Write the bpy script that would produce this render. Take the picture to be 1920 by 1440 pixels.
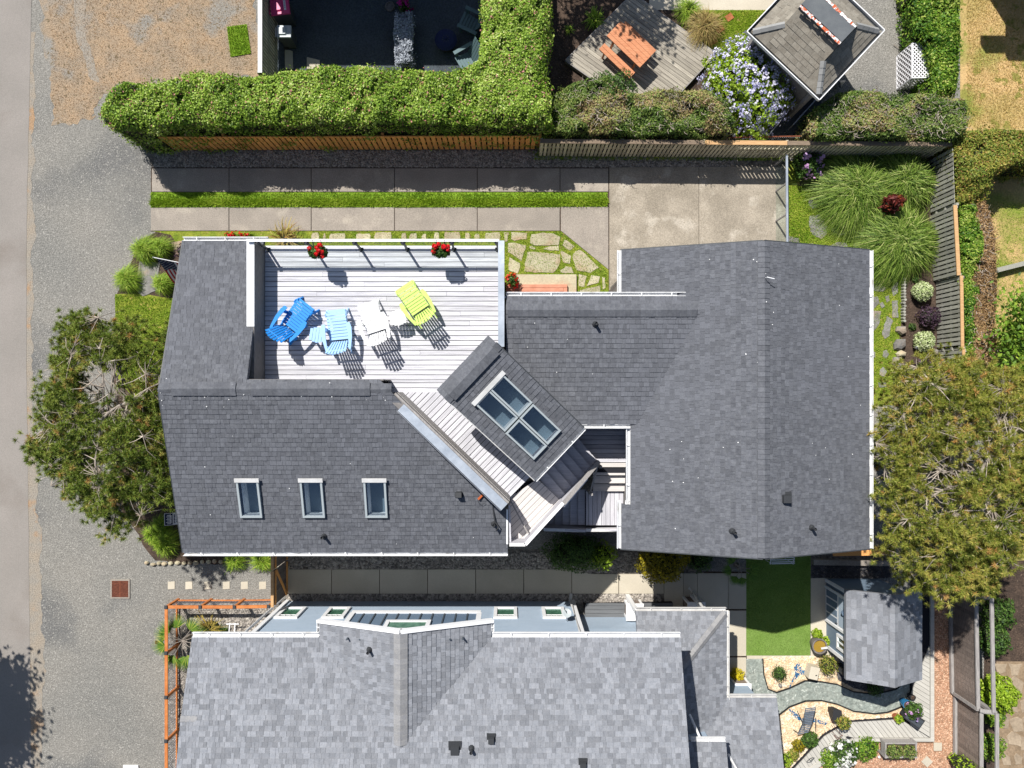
import bpy, math, random
import numpy as np
from mathutils import Vector, Matrix, noise

for _o in list(bpy.data.objects):
    bpy.data.objects.remove(_o)
random.seed(11)
rng = np.random.default_rng(11)
scene = bpy.context.scene
col = scene.collection

# ---------------------------------------------------------------- camera
# A drone looking straight down from 26.6 m; a pixel of the 1920x1440 plan at height z is a real place.
F, H, NX, NY = 1330.0, 26.6, 955.0, 740.0
cam = bpy.data.cameras.new('camera')
cam.sensor_width = 36.0
cam.lens = 36.0 * F / 1920.0
cam.shift_x = (960.0 - NX) / 1920.0
cam.shift_y = (NY - 720.0) / 1920.0
cam.clip_end = 600.0
cam_o = bpy.data.objects.new('camera', cam)
cam_o.location = (0, 0, H)
col.objects.link(cam_o)
scene.camera = cam_o

# ---------------------------------------------------------------- light
SUNV = Vector((0.42, -0.66, -1.0)).normalized()
world = bpy.data.worlds.new('World')
scene.world = world
world.use_nodes = True
wn = world.node_tree
wn.nodes.clear()
_sky = wn.nodes.new('ShaderNodeTexSky')
_sky.sky_type = 'NISHITA'
_sky.sun_disc = False
_sky.sun_elevation = math.radians(52)
_sky.sun_rotation = math.radians(-32.5)
_bg = wn.nodes.new('ShaderNodeBackground')
_bg.inputs['Strength'].default_value = 0.07
_out = wn.nodes.new('ShaderNodeOutputWorld')
wn.links.new(_sky.outputs['Color'], _bg.inputs['Color'])
wn.links.new(_bg.outputs['Background'], _out.inputs['Surface'])
sun = bpy.data.lights.new('sun', 'SUN')
sun.energy = 5.0
sun.angle = math.radians(0.53)
sun.color = (1.0, 0.97, 0.925)
sun_o = bpy.data.objects.new('sun', sun)
sun_o.rotation_euler = SUNV.to_track_quat('-Z', 'Y').to_euler()
sun_o.location = (-20, 30, 45)
col.objects.link(sun_o)
vs = scene.view_settings
vs.view_transform = 'Standard'
vs.look = 'None'
vs.exposure = 0.38
vs.gamma = 1.0
scene.cycles.max_bounces = 6
scene.cycles.transparent_max_bounces = 12

# ---------------------------------------------------------------- helpers
def P(px, py, z=0.0):
    k = (H - z) / F
    return Vector(((px - NX) * k, -(py - NY) * k, z))

def C(r, g, b, k=0.8):
    f = lambda c: ((c / 255.0 + 0.055) / 1.055) ** 2.4 if c > 10 else c / 255.0 / 12.92
    return (f(r) * k, f(g) * k, f(b) * k, 1.0)

def tag(o, label=None, cat=None, group=None, kind=None):
    if label: o['label'] = label
    if cat: o['category'] = cat
    if group: o['group'] = group
    if kind: o['kind'] = kind
    return o

def wloc(o):
    v = Vector((0, 0, 0))
    while o is not None:
        v = v + o.location
        o = o.parent
    return v

def empty(name, loc, label=None, cat=None, group=None, kind=None):
    o = bpy.data.objects.new(name, None)
    o.empty_display_size = 0.2
    o.location = loc
    col.objects.link(o)
    return tag(o, label, cat, group, kind)

def link(name, me, parent=None, loc=(0, 0, 0), rz=0.0):
    o = bpy.data.objects.new(name, me)
    col.objects.link(o)
    if parent is not None:
        o.parent = parent
        o.location = Vector(loc) - wloc(parent)
    else:
        o.location = loc
    o.rotation_euler[2] = rz
    return o

def place(name, me, parent, M):
    """object at world matrix M below an unrotated parent"""
    o = bpy.data.objects.new(name, me)
    col.objects.link(o)
    M = M.copy()
    if parent is not None:
        o.parent = parent
        M.translation = M.translation - wloc(parent)
    o.matrix_local = M
    return o

class MB:
    def __init__(self):
        self.v, self.f, self.t, self.m = [], [], [], []
        self.tint, self.mi = 0.5, 0
    def face(self, pts):
        b = len(self.v)
        self.v.extend([tuple(p) for p in pts])
        self.f.append(tuple(range(b, b + len(pts))))
        self.t.append(self.tint); self.m.append(self.mi)
        return self
    def raw(self, vs_, fs):
        b = len(self.v)
        self.v.extend([tuple(p) for p in vs_])
        for q in fs:
            self.f.append(tuple(b + i for i in q))
            self.t.append(self.tint); self.m.append(self.mi)
        return self
    def hexa(self, a, b):
        """a, b: 4 bottom and 4 top corners (counter-clockwise from above)"""
        return self.raw(list(a) + list(b), [(3, 2, 1, 0), (4, 5, 6, 7), (0, 1, 5, 4), (1, 2, 6, 5), (2, 3, 7, 6), (3, 0, 4, 7)])
    def box(self, c, s, rz=0.0):
        c = Vector(c); x, y, z = s[0] / 2, s[1] / 2, s[2] / 2
        R = Matrix.Rotation(rz, 3, 'Z')
        q = [(-x, -y), (x, -y), (x, y), (-x, y)]
        return self.hexa([c + R @ Vector((i, j, -z)) for i, j in q], [c + R @ Vector((i, j, z)) for i, j in q])
    def prism(self, xy, z0, z1, bevel=0.0):
        n = len(xy)
        ar = sum(xy[i][0] * xy[(i + 1) % n][1] - xy[(i + 1) % n][0] * xy[i][1] for i in range(n))
        if ar < 0: xy = list(reversed(xy))
        lo = [(p[0], p[1], z0) for p in xy]
        if bevel > 0:
            cx = sum(p[0] for p in xy) / n; cy = sum(p[1] for p in xy) / n
            mid = [(p[0], p[1], z1 - bevel) for p in xy]
            hi = []
            for p in xy:
                d = Vector((cx - p[0], cy - p[1])); d.normalize()
                hi.append((p[0] + d.x * bevel, p[1] + d.y * bevel, z1))
            fs = [tuple(range(2 * n, 3 * n))]
            for i in range(n):
                j = (i + 1) % n
                fs += [(i, j, n + j, n + i), (n + i, n + j, 2 * n + j, 2 * n + i)]
            return self.raw(lo + mid + hi, fs)
        hi = [(p[0], p[1], z1) for p in xy]
        fs = [tuple(range(n, 2 * n)), tuple(reversed(range(n)))]
        for i in range(n):
            j = (i + 1) % n
            fs.append((i, j, n + j, n + i))
        return self.raw(lo + hi, fs)
    def bar(self, p0, p1, w, h, up=(0, 0, 1)):
        p0, p1 = Vector(p0), Vector(p1)
        d = (p1 - p0).normalized()
        up = Vector(up)
        s = d.cross(up)
        if s.length < 1e-4: s = d.cross(Vector((1, 0, 0)))
        s.normalize(); u = s.cross(d)
        q = [s * (-w / 2) - u * (h / 2), s * (w / 2) - u * (h / 2), s * (w / 2) + u * (h / 2), s * (-w / 2) + u * (h / 2)]
        return self.raw([p0 + k for k in q] + [p1 + k for k in q],
                        [(0, 1, 2, 3), (7, 6, 5, 4), (0, 4, 5, 1), (1, 5, 6, 2), (2, 6, 7, 3), (3, 7, 4, 0)])
    def tube(self, pts, rad, n=6, caps=True):
        pts = [Vector(p) for p in pts]
        if not isinstance(rad, (list, tuple)): rad = [rad] * len(pts)
        vs_, fs = [], []
        for i, p in enumerate(pts):
            d = (pts[min(i + 1, len(pts) - 1)] - pts[max(i - 1, 0)])
            if d.length < 1e-6: d = Vector((0, 0, 1))
            d.normalize()
            a = d.cross(Vector((0, 0, 1)))
            if a.length < 1e-3: a = d.cross(Vector((1, 0, 0)))
            a.normalize(); b = d.cross(a)
            for k in range(n):
                t = 2 * math.pi * k / n
                vs_.append(p + (a * math.cos(t) + b * math.sin(t)) * rad[i])
        for i in range(len(pts) - 1):
            for k in range(n):
                k2 = (k + 1) % n
                fs.append((i * n + k, i * n + k2, (i + 1) * n + k2, (i + 1) * n + k))
        if caps:
            fs.append(tuple(range(n)))
            fs.append(tuple(reversed(range((len(pts) - 1) * n, len(pts) * n))))
        return self.raw(vs_, fs)
    def lathe(self, c, prof, n=14):
        """prof: (r, z) list from bottom to top, closed at both ends where r = 0"""
        c = Vector(c); vs_, fs = [], []
        for r, z in prof:
            for k in range(n):
                t = 2 * math.pi * k / n
                vs_.append(c + Vector((r * math.cos(t), r * math.sin(t), z)))
        for i in range(len(prof) - 1):
            for k in range(n):
                k2 = (k + 1) % n
                fs.append((i * n + k, i * n + k2, (i + 1) * n + k2, (i + 1) * n + k))
        fs.append(tuple(reversed(range(n))))
        fs.append(tuple(range((len(prof) - 1) * n, len(prof) * n)))
        return self.raw(vs_, fs)
    def mesh(self, name, mats, origin=(0, 0, 0), smooth=False):
        me = bpy.data.meshes.new(name)
        o = Vector(origin)
        me.from_pydata([(p[0] - o.x, p[1] - o.y, p[2] - o.z) for p in self.v], [], self.f)
        if not isinstance(mats, (list, tuple)): mats = [mats]
        for m in mats: me.materials.append(m)
        if len(mats) > 1: me.polygons.foreach_set('material_index', self.m)
        a = me.attributes.new('tint', 'FLOAT', 'FACE')
        a.data.foreach_set('value', self.t)
        if smooth: me.polygons.foreach_set('use_smooth', [True] * len(self.f))
        me.update()
        return me
    def build(self, name, mats, parent=None, smooth=False, kind=None):
        a = np.array(self.v)
        lo, hi = a.min(0), a.max(0)
        c = Vector(((lo[0] + hi[0]) / 2, (lo[1] + hi[1]) / 2, lo[2]))
        o = link(name, self.mesh(name, mats, c, smooth), parent, c)
        if kind: o['kind'] = kind
        return o

def np_obj(name, V, Fc, mat, parent=None, tint=None, kind=None, smooth=False):
    """V (n,3) array, Fc (m,k) array of equal-sized faces"""
    V = np.asarray(V, dtype=np.float32)
    lo, hi = V.min(0), V.max(0)
    c = Vector((float(lo[0] + hi[0]) / 2, float(lo[1] + hi[1]) / 2, float(lo[2])))
    V = V - np.array([c.x, c.y, c.z], dtype=np.float32)
    me = bpy.data.meshes.new(name)
    m, k = Fc.shape
    me.vertices.add(len(V)); me.vertices.foreach_set('co', V.ravel())
    me.loops.add(m * k); me.loops.foreach_set('vertex_index', Fc.astype(np.int32).ravel())
    me.polygons.add(m); me.polygons.foreach_set('loop_start', np.arange(0, m * k, k, dtype=np.int32))
    me.materials.append(mat)
    if tint is not None:
        a = me.attributes.new('tint', 'FLOAT', 'FACE')
        a.data.foreach_set('value', np.asarray(tint, dtype=np.float32))
    me.update(calc_edges=True)
    if smooth: me.polygons.foreach_set('use_smooth', [True] * m)
    o = link(name, me, parent, c)
    if kind: o['kind'] = kind
    return o

# ---------------------------------------------------------------- materials
def _new(name):
    m = bpy.data.materials.new(name)
    m.use_nodes = True
    nt = m.node_tree
    nt.nodes.clear()
    out = nt.nodes.new('ShaderNodeOutputMaterial')
    b = nt.nodes.new('ShaderNodeBsdfPrincipled')
    nt.links.new(b.outputs[0], out.inputs[0])
    return m, nt, b, out

def mat(name, c1, c2=None, ns=3.0, rough=0.85, fine=0.15, fs=60.0, bump=0.0, bs=None, tint=0.0, rnd=0.0, metal=0.0,
        spec=0.3, stretch=None, c3=None, s3=20.0, th3=0.62, blend=(0.35, 0.65), bdist=0.01, hue=None, c4=None, s4=1.2, th4=0.58):
    """procedural surface: two-tone noise, optional third tone in speckles and fourth in blotches, fine grain, per-piece tone"""
    m, nt, b, out = _new(name)
    N, L = nt.nodes, nt.links
    tc = N.new('ShaderNodeTexCoord')
    oi = N.new('ShaderNodeObjectInfo')
    mul = N.new('ShaderNodeMath'); mul.operation = 'MULTIPLY'; mul.inputs[1].default_value = 53.0
    L.new(oi.outputs['Random'], mul.inputs[0])
    add = N.new('ShaderNodeVectorMath'); add.operation = 'ADD'
    L.new(tc.outputs['Object'], add.inputs[0]); L.new(mul.outputs[0], add.inputs[1])
    vec = add.outputs[0]
    if stretch:
        mp = N.new('ShaderNodeMapping'); mp.inputs['Scale'].default_value = stretch
        L.new(vec, mp.inputs['Vector']); vec = mp.outputs[0]
    def ns_(scale, detail=5.0):
        n = N.new('ShaderNodeTexNoise'); n.inputs['Scale'].default_value = scale; n.inputs['Detail'].default_value = detail
        L.new(vec, n.inputs['Vector']); return n.outputs['Fac']
    def rng_(src, a, bb, lo=0.0, hi=1.0):
        r = N.new('ShaderNodeMapRange'); r.clamp = True
        r.inputs[1].default_value = a; r.inputs[2].default_value = bb; r.inputs[3].default_value = lo; r.inputs[4].default_value = hi
        L.new(src, r.inputs[0]); return r.outputs[0]
    def mix(fac, a, bb):
        x = N.new('ShaderNodeMix'); x.data_type = 'RGBA'
        L.new(fac, x.inputs[0])
        for s, k in ((a, 6), (bb, 7)):
            if isinstance(s, tuple): x.inputs[k].default_value = s
            else: L.new(s, x.inputs[k])
        return x.outputs[2]
    cur = c1
    if c2: cur = mix(rng_(ns_(ns), *blend), c1, c2)
    if c4: cur = mix(rng_(ns_(s4), th4, th4 + 0.12), cur, c4)
    if c3: cur = mix(rng_(ns_(s3, 2.0), th3, th3 + 0.06), cur, c3)
    fac = None
    if fine > 0: fac = rng_(ns_(fs, 3.0), 0.3, 0.7, 1 - fine, 1 + fine)
    if tint > 0:
        at = N.new('ShaderNodeAttribute'); at.attribute_name = 'tint'
        t = rng_(at.outputs['Fac'], 0, 1, 1 - tint, 1 + tint)
        if fac is None: fac = t
        else:
            q = N.new('ShaderNodeMath'); q.operation = 'MULTIPLY'; L.new(fac, q.inputs[0]); L.new(t, q.inputs[1]); fac = q.outputs[0]
    if rnd > 0:
        t = rng_(oi.outputs['Random'], 0, 1, 1 - rnd, 1 + rnd)
        if fac is None: fac = t
        else:
            q = N.new('ShaderNodeMath'); q.operation = 'MULTIPLY'; L.new(fac, q.inputs[0]); L.new(t, q.inputs[1]); fac = q.outputs[0]
    if fac is not None:
        v = N.new('ShaderNodeVectorMath'); v.operation = 'SCALE'
        if isinstance(cur, tuple): v.inputs[0].default_value = cur[:3]
        else: L.new(cur, v.inputs[0])
        L.new(fac, v.inputs['Scale']); cur = v.outputs[0]
    if isinstance(cur, tuple): b.inputs['Base Color'].default_value = cur
    else: L.new(cur, b.inputs['Base Color'])
    b.inputs['Roughness'].default_value = rough
    b.inputs['Metallic'].default_value = metal
    b.inputs['Specular IOR Level'].default_value = spec
    if bump > 0:
        bp = N.new('ShaderNodeBump'); bp.inputs['Strength'].default_value = bump; bp.inputs['Distance'].default_value = bdist
        L.new(ns_(bs or fs, 3.0), bp.inputs['Height']); L.new(bp.outputs[0], b.inputs['Normal'])
    return m

def leafmat(name, stops, tr=0.25, rough=0.55, spec=0.3):
    """leaf colour picked per leaf from a ramp"""
    m, nt, b, out = _new(name)
    N, L = nt.nodes, nt.links
    at = N.new('ShaderNodeAttribute'); at.attribute_name = 'tint'
    cr = N.new('ShaderNodeValToRGB')
    e = cr.color_ramp.elements
    while len(e) < len(stops): e.new(0.5)
    for q, (p, c) in zip(e, stops): q.position = p; q.color = c
    L.new(at.outputs['Fac'], cr.inputs[0])
    L.new(cr.outputs[0], b.inputs['Base Color'])
    b.inputs['Roughness'].default_value = rough
    b.inputs['Specular IOR Level'].default_value = spec
    t = N.new('ShaderNodeBsdfTranslucent'); L.new(cr.outputs[0], t.inputs['Color'])
    mx = N.new('ShaderNodeMixShader'); mx.inputs[0].default_value = tr
    L.new(b.outputs[0], mx.inputs[1]); L.new(t.outputs[0], mx.inputs[2]); L.new(mx.outputs[0], out.inputs[0])
    return m

def glassmat(name, tintc, refl=0.12, rough=0.02):
    m, nt, b, out = _new(name)
    N, L = nt.nodes, nt.links
    N.remove(b)
    tr = N.new('ShaderNodeBsdfTransparent'); tr.inputs[0].default_value = tintc
    gl = N.new('ShaderNodeBsdfGlossy'); gl.inputs['Roughness'].default_value = rough; gl.inputs['Color'].default_value = (0.9, 0.95, 1, 1)
    mx = N.new('ShaderNodeMixShader'); mx.inputs[0].default_value = 0.04 + refl
    L.new(tr.outputs[0], mx.inputs[1]); L.new(gl.outputs[0], mx.inputs[2])
    L.new(mx.outputs[0], out.inputs[0])
    return m

M = {}
M['gravel'] = mat('gravel', C(136, 134, 128), C(147, 143, 135), ns=0.35, fine=0.34, fs=26, bump=1.0, bs=26, bdist=0.03, c3=C(172, 168, 160), s3=22, th3=0.6, c4=C(120, 119, 116), s4=0.3, th4=0.55, rough=0.95)
M['road'] = mat('road_asphalt', C(148, 142, 135), C(157, 150, 143), ns=0.5, fine=0.1, fs=30, bump=0.3, bs=40, c4=C(142, 134, 126), s4=0.35, th4=0.56, rough=0.95)
M['drygrass'] = mat('dry_grass', C(174, 150, 122), C(156, 140, 120), ns=1.6, fine=0.36, fs=26, bump=0.9, bs=22, bdist=0.03, c3=C(122, 108, 84), s3=9, th3=0.62, c4=C(150, 145, 136), s4=0.9, th4=0.53, rough=0.95)
M['straw'] = mat('straw_lawn', C(212, 178, 124), C(178, 158, 98), ns=0.9, fine=0.2, fs=14, bump=0.8, bs=18, bdist=0.03, c3=C(146, 142, 70), s3=2.6, th3=0.60, c4=C(140, 150, 66), s4=0.45, th4=0.54, rough=0.95)
M['litter'] = mat('needle_litter', C(154, 147, 136), C(160, 148, 132), ns=2.2, fine=0.32, fs=26, bump=0.9, bs=26, c4=C(170, 140, 110), s4=1.6, th4=0.56, rough=0.95)
M['concrete'] = mat('concrete', C(168, 158, 146), C(156, 147, 136), ns=1.3, fine=0.22, fs=30, bump=0.4, bs=40, rnd=0.05, c4=C(178, 168, 154), s4=1.4, th4=0.57, rough=0.9)
M['aggregate'] = mat('aggregate_concrete', C(178, 167, 150), C(156, 146, 130), ns=1.2, fine=0.24, fs=26, bump=0.5, bs=30, rnd=0.04, c4=C(194, 184, 168), s4=1.3, th4=0.56, c3=C(134, 123, 108), s3=24, th3=0.64, rough=0.9)
M['path'] = mat('smooth_concrete', C(214, 204, 184), C(200, 190, 170), ns=0.8, fine=0.06, fs=30, bump=0.12, bs=60, rnd=0.05, rough=0.85)
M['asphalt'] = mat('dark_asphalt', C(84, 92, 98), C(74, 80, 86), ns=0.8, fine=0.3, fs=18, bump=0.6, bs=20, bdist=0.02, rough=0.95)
M['soil'] = mat('soil', C(92, 76, 64), C(70, 58, 50), ns=3, fine=0.35, fs=18, bump=1.0, bs=14, bdist=0.04, c3=C(150, 130, 112), s3=14, th3=0.68, rough=1.0)
M['mulch'] = mat('bark_mulch', C(190, 152, 124), C(166, 130, 104), ns=3, fine=0.3, fs=18, bump=1.0, bs=16, bdist=0.03, c3=C(222, 182, 150), s3=14, th3=0.6, rough=1.0)
M['moss'] = mat('moss_turf', C(146, 152, 56), C(112, 132, 40), ns=3, fine=0.3, fs=20, bump=1.0, bs=16, bdist=0.03, c3=C(168, 150, 84), s3=6, th3=0.64, rough=1.0)
M['turf'] = mat('green_turf', C(142, 176, 52), C(122, 160, 44), ns=3, fine=0.25, fs=24, bump=0.9, bs=24, bdist=0.02, rough=1.0)
M['fake_turf'] = mat('artificial_turf', C(128, 156, 76), C(118, 148, 66), ns=2, fine=0.22, fs=40, bump=0.6, bs=60, bdist=0.02, rough=1.0)
M['flag'] = mat('flagstone', C(196, 188, 158), C(182, 168, 142), ns=2.0, fine=0.1, fs=14, bump=0.5, bs=9, bdist=0.02, rnd=0.14, c4=C(186, 160, 132), s4=1.2, th4=0.55, rough=0.9)
M['flag_grey'] = mat('slate_flagstone', C(150, 148, 142), C(128, 124, 120), ns=2.5, fine=0.14, fs=14, bump=0.7, bs=8, bdist=0.02, rnd=0.14, c4=C(166, 150, 132), s4=1.4, th4=0.57, rough=0.9)
M['pebble'] = mat('river_pebble', C(178, 170, 158), C(150, 142, 134), ns=6, tint=0.45, fine=0.1, fs=30, rough=0.8)
M['pebble_bed'] = mat('pebble_bed', C(138, 130, 120), C(112, 106, 98), ns=6, fine=0.5, fs=9, bump=1.0, bs=9, bdist=0.05, rough=0.9)
M['tan_stone'] = mat('tan_stone', C(236, 216, 184), C(222, 190, 150), ns=5, tint=0.25, fine=0.1, fs=20, c4=C(240, 226, 204), s4=6, th4=0.5, rough=0.8)
M['tan_bed'] = mat('tan_bed', C(224, 202, 168), C(204, 174, 136), ns=7, fine=0.35, fs=9, bump=1.0, bs=9, bdist=0.04, rough=0.9)
M['grey_chip'] = mat('grey_chippings', C(164, 170, 160), C(142, 150, 142), ns=7, fine=0.35, fs=14, bump=0.9, bs=14, bdist=0.03, c3=C(196, 200, 190), s3=10, th3=0.62, rough=0.9)
M['black_edge'] = mat('black_edging', (0.02, 0.02, 0.02, 1), fine=0, rough=0.6)
SH_D, SH_L = C(96, 98, 104), C(110, 112, 117)
M['shingle'] = mat('charcoal_shingle', SH_D, SH_L, ns=9, tint=0.16, fine=0.14, fs=30, bump=0.35, bs=50, rough=0.9, c4=C(106, 108, 114), s4=0.28, th4=0.5)
M['shingle_piece'] = mat('charcoal_shingle_piece', SH_D, SH_L, ns=9, rnd=0.16, fine=0.12, fs=26, bump=0.35, bs=50, rough=0.9)
M['shingle2'] = mat('grey_shingle', C(135, 138, 144), C(145, 147, 152), ns=7, tint=0.23, fine=0.12, fs=30, bump=0.3, bs=50, rough=0.9)
M['shingle2_piece'] = mat('grey_shingle_piece', C(135, 138, 144), C(145, 147, 152), ns=7, rnd=0.23, fine=0.1, fs=26, bump=0.3, bs=50, rough=0.9)
M['shingle3'] = mat('worn_brown_shingle', C(150, 144, 132), C(134, 127, 115), ns=4, tint=0.16, fine=0.14, fs=24, bump=0.4, bs=40, rough=0.95, c4=C(150, 140, 124), s4=0.9, th4=0.55)
M['shingle3_piece'] = mat('worn_brown_shingle_piece', C(150, 144, 132), C(134, 127, 115), ns=4, rnd=0.16, fine=0.14, fs=24, bump=0.4, bs=40, rough=0.95)
M['white'] = mat('white_paint', (0.8, 0.8, 0.8, 1), fine=0.03, fs=20, rough=0.45)
M['gutter'] = mat('gutter_paint', (0.78, 0.78, 0.78, 1), (0.70, 0.70, 0.69, 1), ns=3, fine=0.06, fs=14, rough=0.5, c4=(0.50, 0.48, 0.44, 1), s4=2.2, th4=0.6)
M['offwhite'] = mat('aged_white_paint', (0.66, 0.65, 0.63, 1), (0.55, 0.54, 0.52, 1), ns=4, fine=0.05, fs=20, rough=0.55)
M['cap_metal'] = mat('galvanised_cap', C(196, 204, 214), C(170, 180, 192), ns=2.0, fine=0.05, fs=10, rough=0.42, metal=0.35, bump=0.15, bs=2.5, bdist=0.05)
M['steel'] = mat('brushed_steel', (0.55, 0.57, 0.6, 1), fine=0.05, rough=0.35, metal=0.8)
M['dark_metal'] = mat('dark_metal', (0.05, 0.055, 0.06, 1), fine=0.1, rough=0.5)
M['vent'] = mat('roof_vent_plastic', (0.035, 0.037, 0.04, 1), fine=0.1, rough=0.55)
M['cedar'] = mat('cedar_board', C(246, 180, 108, 0.95), C(226, 154, 88, 0.95), ns=3, fine=0.12, fs=30, stretch=(14, 14, 1.2), rnd=0.16, bump=0.3, bs=30, rough=0.8)
M['cedar_cap'] = mat('fresh_timber', C(224, 184, 134), C(206, 160, 110), ns=3, fine=0.1, fs=20, stretch=(1.2, 14, 14), rnd=0.06, rough=0.8)
M['orange_rail'] = mat('orange_stained_timber', C(216, 136, 76), C(196, 116, 60), ns=4, fine=0.1, fs=20, rough=0.7)
M['redwood'] = mat('orange_stained_cedar', C(216, 150, 108), C(198, 126, 86), ns=2, fine=0.12, fs=10, stretch=(1.5, 18, 18), rnd=0.08, rough=0.65)
M['grey_board'] = mat('weathered_board', C(228, 219, 192), C(192, 184, 160), ns=4, fine=0.2, fs=18, stretch=(14, 14, 1.2), rnd=0.2, bump=0.3, bs=20, rough=0.95)
M['grey_board_dark'] = mat('weathered_board_dark', C(186, 184, 170), C(148, 147, 137), ns=4, fine=0.2, fs=18, stretch=(14, 14, 1.2), rnd=0.22, bump=0.3, bs=20, rough=0.95)
M['brown_board'] = mat('brown_fence_board', C(158, 143, 132), C(124, 111, 103), ns=3, fine=0.25, fs=14, stretch=(14, 1.2, 14), rnd=0.2, bump=0.3, bs=20, c3=C(170, 158, 148), s3=7, th3=0.68, rough=0.95)
M['grey_beam'] = mat('silvered_beam', C(178, 173, 168), C(150, 145, 142), ns=3, fine=0.15, fs=14, stretch=(14, 1.2, 14), rough=0.95)
M['deck'] = mat('silvered_deck_board', C(228, 227, 231), C(198, 197, 203), ns=2.0, fine=0.12, fs=16, stretch=(0.7, 16, 16), rnd=0.13, bump=0.25, bs=24, rough=0.85, c4=C(186, 184, 190), s4=1.2, th4=0.6)
M['deck_new'] = mat('newer_deck_board', C(232, 226, 220), C(214, 208, 204), ns=2.0, fine=0.12, fs=16, stretch=(0.7, 16, 16), rnd=0.08, rough=0.85)
M['deck_old'] = mat('old_stair_board', C(218, 216, 220), C(192, 190, 196), ns=2.0, fine=0.14, fs=16, stretch=(0.7, 16, 16), rnd=0.13, rough=0.9)
M['picnic_deck'] = mat('picnic_deck_board', C(186, 178, 162), C(152, 144, 132), ns=2.0, fine=0.18, fs=14, stretch=(0.7, 16, 16), rnd=0.18, bump=0.25, bs=20, rough=0.95)
M['composite'] = mat('pale_composite_board', C(206, 202, 192), C(192, 188, 178), ns=2.0, fine=0.05, fs=16, stretch=(0.7, 12, 12), rnd=0.06, rough=0.8)
M['composite_dark'] = mat('grey_composite_board', C(120, 122, 124), C(106, 108, 110), ns=2.0, fine=0.05, fs=16, stretch=(0.7, 12, 12), rnd=0.06, rough=0.8)
M['under'] = mat('painted_gap_shade', (0.02, 0.02, 0.025, 1), fine=0.1, rough=1.0)  # near-black puts the shade below boards and grates into the colour
M['blue_wall'] = mat('blue_grey_siding', C(178, 194, 210), C(170, 187, 204), ns=1.0, fine=0.03, fs=10, rough=0.7)
M['blue_wall_dark'] = mat('slate_blue_panel', C(116, 136, 156), C(108, 128, 150), ns=1.0, fine=0.03, fs=10, rough=0.6)
M['shed_wall'] = mat('shed_siding', C(128, 146, 164), C(120, 138, 156), ns=1.0, fine=0.03, fs=10, rough=0.7)
M['tan_wall'] = mat('shingle_siding', C(150, 146, 142), C(120, 116, 114), ns=6, fine=0.2, fs=12, stretch=(1, 1, 6), rough=0.9)
M['batten'] = mat('dark_batten', (0.07, 0.085, 0.10, 1), fine=0.05, rough=0.6)
M['glass'] = glassmat('window_glass', (0.85, 0.92, 0.89, 1), 0.03)
M['skyglass'] = glassmat('skylight_glass', (0.94, 0.96, 0.98, 1), 0.07)
M['clear'] = glassmat('rail_glass', (0.95, 0.975, 0.965, 1), 0.0)
M['room'] = mat('room_floor_dark', (0.13, 0.18, 0.21, 1), fine=0.05, rough=0.6)
M['well'] = mat('light_well', (0.78, 0.82, 0.84, 1), fine=0.02, rough=0.7)
M['green_room'] = mat('green_curtain', (0.12, 0.24, 0.17, 1), (0.06, 0.14, 0.10, 1), ns=6, fine=0.05, rough=0.9)
M['rust'] = mat('rusty_iron', C(140, 84, 62), C(116, 66, 48), ns=8, fine=0.2, fs=30, rough=0.9)
M['terracotta'] = mat('terracotta', C(190, 116, 78), C(170, 98, 62), ns=5, fine=0.1, rough=0.85)
M['brick'] = mat('salmon_porch_tile', C(222, 158, 130), C(206, 140, 112), ns=4, fine=0.1, rnd=0.08, rough=0.85)
M['bluepot'] = mat('blue_glazed_pot', (0.03, 0.16, 0.32, 1), fine=0.05, rough=0.25)
M['darkpot'] = mat('black_planter', (0.03, 0.03, 0.033, 1), fine=0.1, rough=0.6)
M['stonepot'] = mat('stone_grey_pot', C(140, 132, 128), C(110, 104, 100), ns=6, fine=0.1, rough=0.8)
M['bluechip'] = mat('blue_glass_chips', C(70, 120, 160), C(44, 92, 134), ns=9, fine=0.3, fs=16, bump=0.8, bs=14, rough=0.35)
M['bark'] = mat('grey_bark', C(176, 166, 154), C(140, 130, 120), ns=6, fine=0.25, fs=14, bump=0.5, bs=14, rough=0.95)
M['core'] = mat('added_dark_core', (0.030, 0.038, 0.018, 1), (0.018, 0.020, 0.010, 1), ns=5, fine=0.2, rough=1.0)  # dark colour of the solid cores added to block light in foliage
M['twig'] = mat('dry_twig', C(188, 176, 162), C(156, 144, 130), ns=6, tint=0.3, fine=0.1, rough=0.95)
M['blue'] = mat('royal_blue_plastic', (0.02, 0.24, 0.66, 1), fine=0.03, rough=0.45)
M['ltblue'] = mat('pale_blue_plastic', (0.34, 0.54, 0.80, 1), fine=0.03, rough=0.45)
M['chairwhite'] = mat('white_plastic', (0.82, 0.82, 0.81, 1), fine=0.02, rough=0.45)
M['lime'] = mat('lime_green_plastic', (0.50, 0.68, 0.16, 1), fine=0.03, rough=0.45)
M['pink'] = mat('pink_bin_lid', (0.62, 0.05, 0.19, 1), fine=0.05, rough=0.4)
M['binbody'] = mat('charcoal_bin', (0.07, 0.075, 0.085, 1), fine=0.08, rough=0.5)
M['greylid'] = mat('grey_bin_lid', (0.38, 0.42, 0.43, 1), fine=0.05, rough=0.4)
M['navy'] = mat('navy_paint', (0.012, 0.02, 0.07, 1), fine=0.05, rough=0.8)
M['red'] = mat('red_cloth', (0.45, 0.012, 0.03, 1), fine=0.05, rough=0.8)
M['clothwhite'] = mat('white_cloth', (0.75, 0.75, 0.76, 1), fine=0.03, rough=0.8)
M['adir_grey'] = mat('grey_green_furniture', (0.10, 0.16, 0.17, 1), fine=0.06, rough=0.6)
M['lattice'] = mat('white_lattice', (0.74, 0.73, 0.74, 1), fine=0.05, rough=0.6)
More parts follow.
